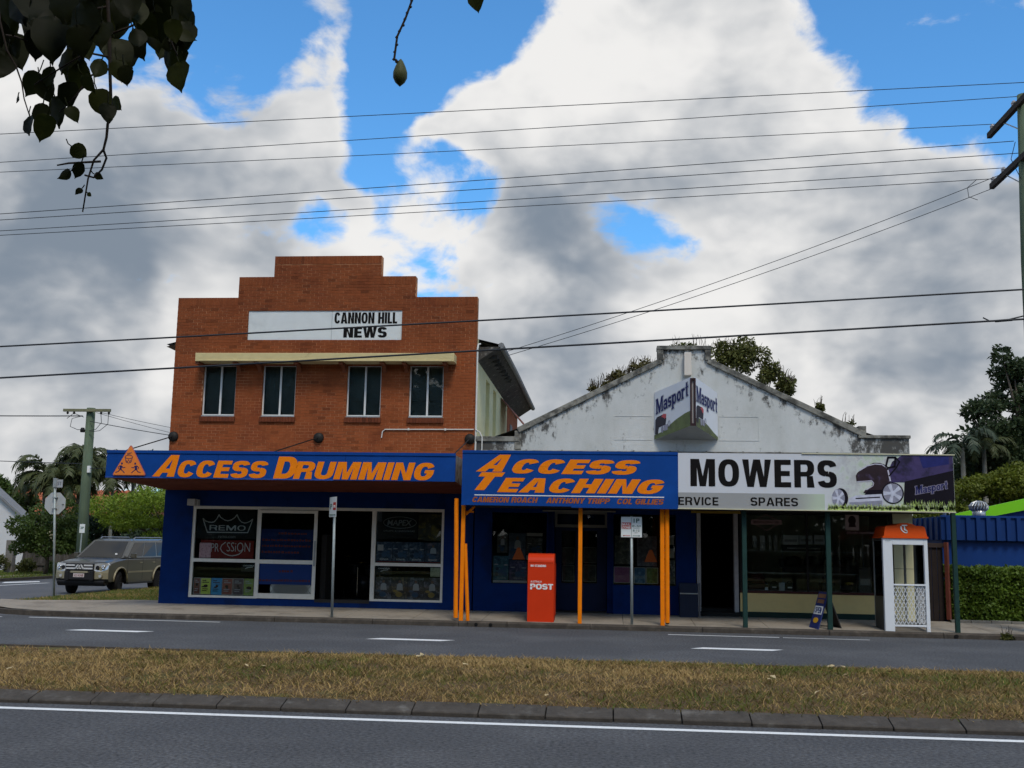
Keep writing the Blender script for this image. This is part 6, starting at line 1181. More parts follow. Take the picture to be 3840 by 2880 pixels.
palm((13.0, 41.0, .1), 5.5, 12, 1.7, 'palm with arching fronds left of the tall dark tree', 71, m=leaf_mat('palm_grey_green', (.055, .075, .045)), nl=30); palm((13.9, 41.4, .1), 5.6, 10, 1.3, 'smaller palm crown against the tall dark tree', 72, nl=26)
# hedge
hg = thing('hedge', (10.6, 25.7, .2), 'dense clipped green hedge in front of the blue wall', 'hedge')
N_ = 26000; hx = rng.uniform(7.72, 13.5, N_); hy = rng.uniform(25.38, 26.4, N_); hz = rng.uniform(.2, 1.40, N_); sel = rng.uniform(0, 1, N_); hy = np.where(sel < .62, 25.40+rng.exponential(.06, N_), hy); hz = np.where((sel >= .62) & (sel < .88), 1.40-rng.exponential(.04, N_), hz); hx = np.where(sel > .93, 7.72+rng.exponential(.05, N_), hx); hy += .05*np.sin(hx*5+hz*7)*np.sin(hz*9-hx*3); hz = hz+.025*np.sin(hx*9)
obj('foliage', leaves(np.stack([hx, hy, np.clip(hz, .18, 1.5)], 1), .075, asp=.6), ghedge, hg)
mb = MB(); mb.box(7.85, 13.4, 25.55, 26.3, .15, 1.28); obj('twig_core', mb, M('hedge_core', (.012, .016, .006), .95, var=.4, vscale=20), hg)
# creeper growing over the gable roof
def creeper(cs, n, label, m):
    t = thing('creeper', (cs[0][0], cs[0][1], cs[0][2]-.4), label, 'creeper'); mb = MB()
    for c in cs: mb.tube([(c[0], c[1], c[2]-c[5]-.5), (c[0]+.05, c[1], c[2])], [.02, .008], 5)
    for _ in range(130 if n > 1000 else 8):
        c = random.choice(cs); x = c[0]+random.uniform(-1, 1)*c[3]; z = c[2]+c[5]*.75*math.sqrt(max(0, 1-((x-c[0])/c[3])**2)); y = c[1]; h = random.uniform(.08, .24); lx = random.uniform(-.06, .10); mb.tube([(x, y, z-.05), (x+lx*.4, y, z+h*.6), (x+lx, y, z+h)], [.006, .005, .003], 4)
    obj('stems', mb, bark, t); P = clump_pts([s for c in cs for s in sub_clumps(c, 7, .5)], n); obj('leaves', leaves(P, .085, asp=.55, droop=.3), m, t)
gcr = leaf_mat('creeper_leaf', (.115, .098, .030), .25); gcr2 = leaf_mat('creeper_leaf_green', (.10, .105, .026), .25)
creeper([(.72, 26.3, 6.08, .34, .25, .24), (.30, 26.2, 5.85, .32, .25, .18), (-.1, 26.1, 5.68, .25, .2, .12), (-.45, 26.0, 5.52, .12, .15, .12)], 2600, 'olive creeper sprouting over the left slope of the white gable', gcr)
creeper([(1.95, 26.3, 6.66, .5, .25, .16), (2.75, 26.3, 6.45, .42, .3, .36), (3.3, 26.3, 6.30, .55, .3, .46), (3.8, 26.2, 5.95, .42, .3, .36), (4.1, 26.1, 5.75, .26, .2, .26), (4.25, 26.0, 5.6, .15, .15, .2)], 6500, 'dense olive green creeper over the right slope of the white gable', gcr2)
creeper([(4.95, 25.9, 5.13, .10, .1, .09)], 200, 'small tuft of creeper low on the right gable slope', gcr2); creeper([(5.6, 25.9, 4.75, .16, .1, .10)], 140, 'tiny weed tuft near the right end of the gable slope', gcr2); creeper([(8.02, 23.03, .07, .10, .04, .05)], 160, 'green weed growing from the kerb at the right', gcr2)

# ------------------------------------------------------------------ houses across the side street
hs = thing('white_house', (-31, 49.5, .1), 'white rendered house with sloping roof edge at the far left', 'house'); hw = M('house_white', (.55, .54, .54), .8, var=.05)
mb = MB(); mb.prism([(-40, .1), (-28.0, .1), (-27.6, 2.2), (-28.6, 3.0), (-32, 5.7), (-40, 6)], 49, 49.3); mb.box(-40, -28.1, 49.3, 51, .1, 2.2); obj('wall', mb, hw, hs); mb = MB(); d = .1
mb.add([(-27.3, 48.8, 2.2), (-32, 48.8, 5.95), (-32, 49.6, 5.95), (-27.3, 49.6, 2.2), (-27.3, 48.8, 2.06), (-32, 48.8, 5.81)], [(0, 3, 2, 1), (0, 1, 5, 4)]); obj('roof', mb, tin, hs)
rh = thing('tiled_house', (-39, 71, .1), 'house with orange terracotta tiled roof glimpsed behind trees on the left', 'house'); mb = MB(); mb.box(-45, -33, 71, 80, .1, 3.4); obj('wall', mb, M('cream_house', (.40, .33, .24), .8), rh); mb = MB(); mb.add([(-45.6, 70.4, 3.2), (-32.4, 70.4, 3.2), (-34.5, 74.5, 5.1), (-43.5, 74.5, 5.1)], [(0, 1, 2, 3)]); mb.add([(-32.4, 70.4, 3.2), (-32.4, 80, 3.2), (-34.5, 76, 5.1), (-34.5, 74.5, 5.1)], [(0, 1, 2, 3)]); terr = M('terracotta', (.33, .10, .045), .85, var=.25, vscale=3); rr = obj('roof', mb, M('terracotta_dark', (.12, .04, .02), .9), rh)
tl = None
for r_ in range(9):
    for c in range(30):
        x = -44.8+c*.40+r_*.05; y = 70.45+r_*.45; z = 3.25+r_*.205
        if x > -32.9-r_*.22 or x < -45.2+r_*.22: continue
        if tl is None:
            mb = MB(); q = [(-.19, 0), (-.10, .07), (0, .09), (.10, .07), (.19, 0)]; mb.add([(a, 0, b) for a, b in q]+[(a, .44, b+.16) for a, b in q]+[(a, 0, -.06) for a, b in q], [(i, i+1, i+6, i+5) for i in range(4)]+[(i+10, i+11, i+1, i) for i in range(4)]); tl = obj('roof_tile', mb, terr, rr, local=True); tl.location = Vector((x, y, z))-rh.location
        else: copy(tl, rr, Vector((x, y, z+random.uniform(-.01, .01)))-rh.location)
mb = MB(); mb.box(-36.2, -35.2, 70.9, 71, 1.2, 2.6); obj('window', mb, soft_white, rh)
fc = thing('timber_fence', (-24, 48.2, .1), 'weathered dark timber paling fence across the side street', 'fence'); fm_ = [M('fence_board_%d' % k, c, .9, var=.3, vscale=8) for k, c in enumerate(((.055, .048, .04), (.08, .07, .06), (.045, .038, .032)))]
for i in range(110): mb = MB(); x = -27.4+i*.125; mb.box(x, x+.115, 48.2, 48.22, .1, 1.45+.04*random.random()); obj('paling', mb, fm_[random.randrange(3)], fc)
mb = MB(); mb.box(-27.4, -13.7, 48.14, 48.19, 1.1, 1.2); mb.box(-27.4, -13.7, 48.14, 48.19, .4, .5); obj('rail', mb, fm_[0], fc)
mb = MB(); mb.box(-27.15, -26.8, 46.3, 46.6, .1, 1.55); tag(obj('gate_pillar', mb, M('concrete_pillar', (.17, .155, .14), .9, var=.2), None, bevel=.02), 'grey concrete gate pillar beside the street tree at the left', 'pillar')

# trees on the photographer's side of the road (behind the camera): added out of view to dim the front light and darken what the windows reflect
for i, (x, y, h, r) in enumerate(((-13, -8, 9.5, 6), (-2.5, -7.5, 10, 6), (8, -9, 9.5, 6), (19, -10, 9.5, 6.5), (-24, -9, 9.5, 6.5), (-18.5, -9.5, 10, 5.5))):
    tree('unseen_roadside_tree', (x, y, .1), [(x, y, h, r, 4.2, 4.8), (x+2, y-1, h*.62, r*.8, 3.2, 2.8), (x-2.4, y+.3, h*.55, r*.7, 3.0, 2.4), (x, y-2, 3.0, r*1.1, 1.6, 2.4)], 9000, .85, gdark, ['unseen roadside tree added behind the viewer, far left', 'unseen roadside tree added directly behind the viewer', 'unseen roadside tree added behind the viewer, right', 'unseen roadside tree added behind the viewer, far right', 'unseen roadside tree added behind the viewer, outermost left', 'unseen roadside tree added behind the viewer, second from the outermost left'][i], .35, 12, fork=.4)
hd = thing('garden_fence', (0, -11.5, .1), 'tall dark paling fence on the near side of the road behind the viewer', 'fence')
pal = None
for i in range(150):
    if pal is None: mb = MB(); mb.box(0, .36, 0, .02, 0, 1.9); pal = obj('paling', mb, fm_[0], hd, local=True); pal.location = (-30, 0, 0)
    else: copy(pal, hd, (-30+i*.4, 0, 0))

# ------------------------------------------------------------------ stop sign seen from behind, left timber pole, 2P sign
ss = thing('stop_sign', (-15.35, 28.6, .12), 'octagonal stop sign seen from its grey back on a steel post', 'sign'); sgrey = M('sign_back_grey', (.42, .43, .42), .5, metal=.2, var=.06)
def so_(x, z): return x
mb = MB(); mb.tube([(-15.26, 28.6, .1), (-15.50, 28.6, 3.36)], .032, 10); obj('post', mb, pole_g, ss, smooth=True)
cx, cz, r = -15.46, 2.66, .325
mb = MB(); mb.prism([(cx+r*math.cos(R_(22.5+45*k)), cz+r*math.sin(R_(22.5+45*k))) for k in range(8)], 28.64, 28.645); obj('plate', mb, sgrey, ss)
for z in (2.52, 2.82): mb = MB(); mb.box(cx-.06, cx+.07, 28.56, 28.64, z-.012, z+.012); obj('clamp', mb, steel, ss)
mb = MB(); mb.box(cx+.20, cx+.26, 28.635, 28.64, 2.62, 2.64); mb.box(cx+.21, cx+.25, 28.635, 28.64, 2.59, 2.60); obj('sticker', mb, dark_iron, ss)
mb = MB(); mb.box(-15.52, -15.42, 28.55, 28.63, 3.1, 3.36); obj('name_bracket', mb, steel, ss); mb = MB(); mb.box(-15.42, -15.25, 28.57, 28.58, 3.10, 3.32); nbp = obj('street_name_blade', mb, M('blade_grey', (.34, .35, .36), .5), ss); obj('lettering', text_mb('ST', (-15.40, 3.16, -15.28, 3.26), 28.57), M('blade_ink', (.08, .09, .11), .6), nbp)
green_pole = M('green_treated_pole', (.085, .115, .072), .9, var=.3, vscale=5, c2=(.17, .17, .11), c2scale=2, c2lo=.55, c2hi=.7, bump=.5, bscale=12, stretch=(1, 1, .25))
arm_m = M('crossarm_timber', (.16, .155, .09), .9, var=.3, vscale=6); dark_arm = M('dark_crossarm_timber', (.045, .036, .030), .9, var=.4, vscale=6); porc = M('porcelain', (.36, .35, .36), .3, var=.1); wire_m = M('wire', (.022, .024, .028), .5, var=.05)
PLX, PLY = -19.40, 38.0
lp = thing('power_pole', (PLX, PLY, .1), 'green-tinted timber power pole with crossarm behind the parked car', 'power pole')
mb = MB(); mb.tube([(PLX+.06, PLY, -.1), (PLX+.02, PLY, 3), (PLX, PLY, 6.52)], [.20, .18, .155], 12); obj('shaft', mb, green_pole, lp, smooth=True)
mb = MB(); mb.box(-20.36, -18.54, PLY-.26, PLY-.16, 6.36, 6.46); ar = obj('crossarm', mb, arm_m, lp)
for x in (-20.2, -19.95, -18.9, -18.6): mb = MB(); mb.lathe([(.02, 0), (.045, -.03), (.045, -.06), (.02, -.10)], (x, PLY-.2, 6.36), 'z', 10); obj('insulator', mb, dark_iron, ar)
for pts in ([(-19.6, 6.2), (-20.0, 6.1), (-20.05, 5.8), (-19.75, 5.68), (-19.5, 5.7)], [(-19.55, 6.15), (-19.95, 6.30), (-20.2, 6.1)], [(-18.9, 6.3), (-18.85, 5.95), (-19.05, 5.7), (-19.3, 5.65)], [(-18.6, 6.3), (-18.6, 5.9), (-18.9, 5.65), (-19.3, 5.6)]): mb = MB(); mb.tube([(x, PLY-.22, z) for x, z in pts], .012, 5); obj('cable_loop', mb, wire_m, lp)
mb = MB(); mb.lathe([(.08, -.08), (.09, 0), (.06, .09)], (-19.62, PLY-.1, 5.68), 'z', 10); obj('junction_box', mb, dark_iron, lp); mb = MB(); mb.box(-19.28, -19.18, PLY-.2, PLY-.1, 4.1, 4.35); obj('bracket', mb, soft_white, lp)
for z in (5.4, 5.0, 4.6): mb = MB(); mb.tube([(-19.55, PLY, z), (-19.2, PLY, z)], .01, 5); obj('step_bolt', mb, dark_iron, lp)
p2 = thing('two_hour_sign', (-18.38, 36, .1), 'small white two-hour parking sign on a thin pole before the timber pole', 'sign'); mb = MB(); mb.tube([(-18.40, 36, .1), (-18.37, 36, 2.2)], .025, 8); obj('pole', mb, pole_g, p2); mb = MB(); mb.box(-18.45, -18.26, 35.96, 35.97, 1.885, 2.19); q = obj('plate', mb, sign_face, p2); obj('lettering', text_mb('2P', (-18.42, 2.02, -18.29, 2.10), 35.96, 0, .02), sgreen, q)

# ------------------------------------------------------------------ four-wheel drive in the side street
car = thing('parked_car', (-16.2, 31.8, .0), 'bronze-grey four-wheel drive facing out of the side street beside the blue wall', 'car', rz=R_(-3)); car.scale = (.925, .925, .925)
paint_c = M('bronze_paint', (.085, .078, .062), .28, metal=.55, var=.03, coat=.6, spec=.5); gold_c = M('gold_lower_paint', (.27, .245, .165), .4, metal=.15, var=.03, coat=.2); bar_m = M('bright_grille_bar', (.62, .62, .62), .3, metal=.3, var=.02); black_p = M('black_plastic', (.012, .012, .013), .5, var=.1); tyre_m = M('tyre', (.010, .010, .011), .8, var=.1); rim_m = M('alloy_rim', (.36, .37, .38), .3, metal=.8, var=.05); cgl = M('dark_car_glass', (.004, .005, .006), .02, var=0, spec=.45); lamp_m = M('headlamp', (.50, .52, .54), .12, metal=.3, var=.1, coat=1); plate_m = M('number_plate', (.58, .52, .50), .5)
def arch(cy, r, n=9): return [(cy+r*math.cos(math.pi*i/n), .42+r*math.sin(math.pi*i/n)) for i in range(n+1)]
FA, RA = .95, 3.72
outl = [(.06, .42), (.0, .52), (-.01, .72), (.015, .90), (.05, 1.02), (.14, 1.085), (.55, 1.15), (1.28, 1.215), (2.5, 1.215), (3.6, 1.215), (4.72, 1.20), (4.86, 1.10), (4.88, .65), (4.84, .42)]+arch(RA, .43)+[(RA-.47, .36), (FA+.47, .36)]+arch(FA, .43)
no = len(outl); isarch = [14 <= i < 14+9 or 26 <= i < 26+9 for i in range(no)]
mb = MB(); X = [-.93, -.915, -.86, -.72, -.40, 0, .40, .72, .86, .915, .93]; vs = []
for x in X:
    a = abs(x); pull = .16*max(0, (a-.40)/.53)**2.2
    for i, (y, z) in enumerate(outl):
        f = max(0, 1-y/.9) if y < .9 else 0; zz = z
        if z > 1.0: zz = z-.055*max(0, (a-.6)/.33)**2-(.02 if a > .9 else 0)
        inn = 0
        vs.append((math.copysign(a-inn, x) if x else 0, y+pull*f+(-.05*max(0, (a-.6)/.33)**2 if y > 4.5 else 0), zz))
fs = []; ms = []
for k in range(len(X)-1):
    for i in range(no):
        j = (i+1) % no; fs.append((k*no+i, (k+1)*no+i, (k+1)*no+j, k*no+j)); y, z = outl[i]; ms.append(1 if (isarch[i] or z < .45) else (2 if (z < .80 and y < .1) else 0))
fs += [tuple(range(no-1, -1, -1)), tuple(range((len(X)-1)*no, len(X)*no))]; ms += [0, 0]
mb.v = vs; mb.f = [f[::-1] for f in fs]; mb.m = ms; mb.t = [1.0]*len(fs)
P_ = dict(parent=car, local=True)
obj('body', mb, [paint_c, black_p, gold_c], **P_)
def loft(sec, m, name, parent=car, sm=False):
    mb = MB(); n = len(sec[0]); mb.v = [p for s2 in sec for p in s2]; mb.f = [(k*n+i, k*n+(i+1) % n, (k+1)*n+(i+1) % n, (k+1)*n+i) for k in range(len(sec)-1) for i in range(n)]+[tuple(range(n-1, -1, -1)), tuple(range((len(sec)-1)*n, len(sec)*n))]; mb.m = [0]*len(mb.f); mb.t = [1.0]*len(mb.f); return obj(name, mb, m, parent, local=True, smooth=sm)
B0 = [(-.87, 1.20, 1.20), (.87, 1.20, 1.20), (.88, 4.74, 1.20), (-.88, 4.74, 1.20)]; B1 = [(-.70, 1.98, 1.78), (.70, 1.98, 1.78), (.72, 4.60, 1.80), (-.72, 4.60, 1.80)]; B2 = [(-.58, 2.16, 1.845), (.58, 2.16, 1.845), (.60, 4.45, 1.855), (-.60, 4.45, 1.855)]
cabin = loft([B0, B1, B2], paint_c, 'cabin')
def lerp(a, b, t): return tuple(a[i]+(b[i]-a[i])*t for i in range(3))
def panel(name, a, b, c, d, m, off, parent):          # quad a b (bottom) c d (top), pushed outward
    A, B_, C_, D_ = [Vector(p) for p in (a, b, c, d)]; n = (B_-A).cross(D_-A).normalized()*off; mb = MB(); q = [A+n, B_+n, C_+n, D_+n]; q2 = [p-n*1.6 for p in q]; mb.add([*q, *q2], [(0, 1, 2, 3), (7, 6, 5, 4), (0, 4, 5, 1), (1, 5, 6, 2), (2, 6, 7, 3), (3, 7, 4, 0)]); return obj(name, mb, m, parent, local=True)
def front(u, v): return lerp(lerp(B0[0], B0[1], u), lerp(B1[0], B1[1], u), v)
panel('windscreen', front(.045, .03), front(.955, .03), front(.93, .95), front(.07, .95), cgl, .008, cabin)
def side(s, u, v):
    i, j = (1, 2) if s > 0 else (0, 3); return lerp(lerp(B0[i], B0[j], u), lerp(B1[i], B1[j], u), v)
for s in (1, -1):
    for u0, u1, v0, v1, slant in ((.075, .37, .08, .90, .10), (.39, .66, .08, .90, 0), (.69, .95, .10, .90, 0)):
        a, b, c, d = side(s, u0+.0, v0), side(s, u1, v0), side(s, u1, v1), side(s, u0+slant*.35, v1)
        if s < 0: a, b, c, d = b, a, d, c
        panel('side_window', a, b, c, d, cgl, .008, cabin)
    mb = MB(); mb.tube([(s*.62, 2.3, 1.85), (s*.63, 2.4, 1.90), (s*.64, 4.3, 1.905), (s*.64, 4.4, 1.86)], .02, 6); obj('roof_rail', mb, rim_m, cabin, local=True)
    mb = MB(); mb.tube([(s*.88, 1.62, 1.24), (s*1.0, 1.60, 1.27)], .02, 5); mb.box(min(s*.97, s*1.14), max(s*.97, s*1.14), 1.50, 1.62, 1.20, 1.36); mr = obj('mirror', mb, paint_c, local=True, parent=car, bevel=.03)
    mb = MB(); mb.box(min(s*.935, s*.955), max(s*.935, s*.955), 1.45, 3.2, .70, .76); obj('side_moulding', mb, gold_c, local=True, parent=car)
    mb = MB(); mb.box(min(s*.80, s*.98), max(s*.80, s*.98), 1.45, 3.2, .32, .38); obj('side_step', mb, black_p, local=True, parent=car)
    for cy in (FA, RA):
        mb = MB(); mb.tube([(s*.945, cy+.455*math.cos(math.pi*i/10), .43+.455*math.sin(math.pi*i/10)) for i in range(11)], .035, 6); obj('wheel_flare', mb, gold_c, local=True, parent=car, smooth=True)
        w = bpy.data.objects.new('wheel', None); col.objects.link(w); w.parent = car; w.location = (s*.80, cy, .375); w.rotation_euler = (0, 0, R_(14) if cy == FA else 0)
        mb = MB(); mb.lathe([(.24, -.12), (.34, -.125), (.372, -.10), (.375, 0), (.372, .10), (.34, .125), (.24, .12)], (0, 0, 0), 'x', 28); obj('tyre', mb, tyre_m, w, local=True, smooth=True)
        mb = MB(); mb.lathe([(.235, -.10), (.235, .08), (.05, .06)], (0, 0, 0), 'x', 24) if s > 0 else mb.lathe([(.05, -.06), (.235, -.08), (.235, .10)], (0, 0, 0), 'x', 24); obj('rim', mb, black_p, w, local=True)
        mb = MB()
        for k in range(6):
            a = 2*math.pi*k/6; mb.tube([(s*.085, .04*math.cos(a), .04*math.sin(a)), (s*.095, .225*math.cos(a), .225*math.sin(a))], [.035, .028], 5)
        mb.tube([(s*.10, .235*math.cos(a*.2618), .235*math.sin(a*.2618)) for a in range(25)], .014, 6); obj('spokes', mb, rim_m, w, local=True)
    # headlamp wraps the front corner
    mb = MB(); yf = lambda x, z: .03+.16*max(0, (x-.40)/.53)**2.2*.97+(.02 if z > .95 else 0)
    pts = [(.50, .80), (.50, 1.01), (.70, 1.035), (.88, 1.04), (.935, .98), (.91, .84), (.72, .76), (.56, .77)]
    vv = [(s*x, yf(x, z)-.035, z) for x, z in pts]+[(s*x, yf(x, z)+.08, z) for x, z in pts]; n = len(pts); mb.add(vv, [tuple(range(n)) if s < 0 else tuple(range(n-1, -1, -1))]+[(i, (i+1) % n, (i+1) % n+n, i+n) if s > 0 else (i+n, (i+1) % n+n, (i+1) % n, i) for i in range(n)]); hl_ = obj('headlight', mb, lamp_m, local=True, parent=car)
    for x, z, r in ((.61, .89, .07), (.78, .90, .075)): mb = MB(); mb.lathe([(r, 0), (r*.8, -.02), (r*.4, -.005)], (s*x, yf(x, z)-.036, z), 'y', 14); obj('reflector', mb, chrome if x > .7 else black_p, hl_, local=True, smooth=True)
    mb = MB(); mb.lathe([(.085, .03), (.085, -.02), (.06, -.03), (.05, 0)], (s*.70, .055, .62), 'y', 16); obj('fog_lamp', mb, [gold_c], local=True, parent=car, smooth=True); mb = MB(); mb.lathe([(.055, 0), (.05, -.012)], (s*.70, .045, .62), 'y', 14); obj('fog_lens', mb, lamp_m, local=True, parent=car)
mb = MB(); mb.box(-.50, .50, -.035, .06, .775, 1.02); gr = obj('grille', mb, black_p, local=True, parent=car)
for z0, z1 in ((.935, .985), (.835, .885)):
    for s in (1, -1):
        mb = MB(); x0, x1 = (.16 if z0 > .9 else .12), .47; mb.box(min(s*x0, s*x1), max(s*x0, s*x1), -.06, -.035, z0, z1); obj('grille_bar', mb, bar_m, gr, local=True)
for s in (1, -1): mb = MB(); mb.prism([(s*.12, .835), (s*.17, .835), (s*.08, .985), (s*.03, .985)], -.06, -.037); obj('grille_bar', mb, bar_m, gr, local=True)
mb = MB()
for k in range(3):
    a = R_(90+120*k); u = Vector((math.cos(a), math.sin(a))); v = Vector((-u.y, u.x)); L_ = .09; c = Vector((0, .885)); mb.prism([tuple(c), tuple(c+u*L_*.5+v*L_*.29), tuple(c+u*L_), tuple(c+u*L_*.5-v*L_*.29)], -.075, -.04)
obj('emblem', mb, bar_m, gr, local=True)
mb = MB(); mb.box(-.44, .44, -.045, .04, .50, .73); bmp = obj('bumper_insert', mb, black_p, local=True, parent=car); mb = MB(); mb.box(-.30, .30, -.05, .0, .72, .775); obj('bumper_strip', mb, gold_c, bmp, local=True)
for s in (1, -1): mb = MB(); mb.box(min(s*.36, s*.52), max(s*.36, s*.52), -.06, .04, .46, .77); obj('bumper_guard', mb, black_p, bmp, local=True, bevel=.02)
mb = MB(); mb.prismx([(.14, .28), (.05, .38), (.05, .47), (.3, .47), (.5, .34)], -.84, .84); obj('lower_apron', mb, black_p, local=True, parent=car, bevel=.03)
mb = MB(); mb.box(-.19, .19, -.062, -.046, .575, .695); npl = obj('number_plate', mb, plate_m, local=True, parent=car); obj('lettering', text_mb('623\u00b7KNB', (-.165, .595, .165, .675), -.062, 0, .01), M('plate_ink', (.16, .035, .045), .6), npl, local=True)
for s in (1, -1):
    for yy in (1.42, 2.48, 3.42): mb = MB(); mb.box(min(s*.925, s*.933), max(s*.925, s*.933), yy, yy+.012, .45 if yy < 3.4 else .95, 1.17); obj('door_seam', mb, black_p, local=True, parent=car)
    for yy in (2.25, 3.2): mb = MB(); mb.box(min(s*.93, s*.96), max(s*.93, s*.96), yy, yy+.17, 1.02, 1.055); obj('door_handle', mb, gold_c, local=True, parent=car, bevel=.008)
mb = MB(); mb.tube([(-.5, 2.0, 1.83), (-.56, 2.3, 2.0)], .008, 5); obj('aerial', mb, black_p, local=True, parent=car); mb = MB(); mb.box(.5, .58, 1.36, 1.37, 1.30, 1.36); obj('windscreen_sticker', mb, soft_white, cabin, local=True).location = (0, -.06, 0)

# ------------------------------------------------------------------ right power pole and overhead wires
RPX, RPY = 9.0, 23.25
rp_ = thing('power_pole', (RPX, RPY, .1), 'tall green-tinted timber power pole with two dark crossarms at the right edge', 'power pole')
mb = MB(); mb.tube([(8.93, RPY, -.2), (8.94, RPY, 4), (8.955, RPY, 8), (9.01, RPY, 11.75)], [.22, .20, .175, .125], 14); obj('shaft', mb, green_pole, rp_, smooth=True)
for zz, tips in ((11.52, (21.4, 22.3, 23.45, 24.8)), (10.27, (21.3, 22.75, 24.25, 24.9))):
    mb = MB(); mb.box(8.83, 8.93, 21.2, 25.05, zz-.065, zz+.065); am = obj('crossarm', mb, dark_arm, rp_)
    for t in tips: mb = MB(); mb.lathe([(.02, .06), (.055, .075), (.055, .095), (.03, .105), (.06, .12), (.06, .14), (.03, .15), (.045, .165), (.02, .19)], (8.88, t, zz), 'z', 12); obj('insulator', mb, porc, am, smooth=True)
    mb = MB(); mb.tube([(8.88, 24.1, zz-.06), (8.95, 23.4, zz-.5)], .015, 5); obj('brace', mb, steel, am)
for pts in ([(8.62, 22.8, 10.5), (8.55, 22.9, 10.15), (8.85, 23.2, 9.8)], [(8.5, 24.9, 10.40), (8.28, 24.9, 10.2), (8.3, 24.9, 9.98), (8.5, 24.9, 9.9)]): mb = MB(); mb.tube(pts, .008, 5); obj('jumper', mb, wire_m, rp_)
def wire(p0, p1, r, sag, label, name='overhead_wire', group='overhead wires'):
    p0, p1 = Vector(p0), Vector(p1); mb = MB(); n = 24; mb.tube([p0.lerp(p1, i/n)-Vector((0, 0, sag*4*(i/n)*(1-i/n))) for i in range(n+1)], r, 5); return obj(name, mb, wire_m, None, label, 'wire', group)
YL = 23.2
def span(a, b, xl=-34, xr=None, Y=23.2):                      # run a straight line through two measured points out to the next pole
    k_ = Y/23.2; (x0, z0), (x1, z1) = [(p[0]*k_, 1.75+(p[1]-1.75)*k_) for p in (a, b)]; k = (z1-z0)/(x1-x0); xr = x1 if xr is None else xr; return (xl, Y, z0+k*(xl-x0)), (xr, Y, z0+k*(xr-x0))
for (a, b, xr, r, sag, lb), Yw in zip( (((-14.66, 11.28), (9.03, 12.02), 40, .0085, .0, 'topmost thin overhead wire crossing the whole sky'), ((-14.59, 10.63), (8.94, 11.70), None, .0085, .06, 'second overhead wire from the top, ending at the upper insulator'), ((-14.57, 10.38), (8.37, 11.07), None, .0085, .06, 'third overhead wire from the top, ending at the upper crossarm tip'), ((-14.48, 9.35), (8.74, 10.67), None, .009, .06, 'fourth overhead wire from the top, in the lower group'), ((-14.46, 9.20), (8.94, 10.40), None, .009, .06, 'fifth overhead wire from the top, in the lower group'), ((-14.44, 8.93), (8.47, 10.06), None, .009, .06, 'sixth overhead wire from the top, in the lower group'), ((-14.43, 8.82), (8.31, 9.82), None, .009, .06, 'seventh overhead wire from the top, lowest of the thin ones'), ((-14.18, 6.15), (8.78, 7.34), None, .020, .06, 'thick dark cable crossing below the shop name panel'), ((-14.11, 5.40), (8.75, 6.75), 40, .022, .06, 'thick grey cable crossing the upper shop windows')), (22.3, 23.45, 24.8, 22.75, 23.3, 24.25, 24.9, 23.0, 23.0)):
    p, q = span(a, b, -34, xr, Yw); wire(p, q, r, sag, lb)
mb = MB(); mb.tube([(7.9, YL-.02, 6.72), (8.05, YL-.02, 6.64), (8.35, YL-.02, 6.66), (8.75, YL-.02, 6.76)], .016, 5); mb.tube([(8.15, YL-.02, 6.645), (8.5, YL-.02, 6.675)], .03, 6); tag(obj('cable_joint', mb, wire_m), 'cable joint hanging on the thick grey cable at the right', 'cable joint')
wire((8.9, 24.3, 10.33), (-2.77, 27.2, 6.70), .008, .15, 'upper slanting service wire from the right pole to the brick shop eave', group='service wires'); wire((8.88, 24.95, 10.2), (-2.75, 27.0, 6.55), .008, .15, 'lower slanting service wire from the right pole to the brick shop eave', group='service wires')
wire((PLX-.2, PLY-.2, 6.20), (-50, PLY-6, 6.6), .02, .35, 'thick dark cable leaving the left timber pole towards the left edge', group='wires at the left pole'); wire((PLX-.1, PLY-.2, 4.42), (-50, PLY-6, 5.1), .014, .1, 'thin lower cable leaving the left timber pole to the left', group='wires at the left pole')
for i, (z, e) in enumerate(((6.33, (-11.2, 36, 5.0)), (6.33, (-11.2, 37, 4.6)), (6.0, (-11.2, 36.4, 4.9)))): wire((PLX+.5-.2*i, PLY-.2, z), e, .008 if i < 2 else .013, .1, ['upper thin wire from the left pole to the back of the brick shop', 'lower thin wire from the left pole to the back of the brick shop', 'dark service cable from the left pole to the back of the brick shop'][i], group='wires at the left pole')
wire((PLX+.2, PLY-.15, 4.25), (-11.5, 37, 4.55), .012, .02, 'short pale cable from the left pole behind the awning end', group='wires at the left pole')

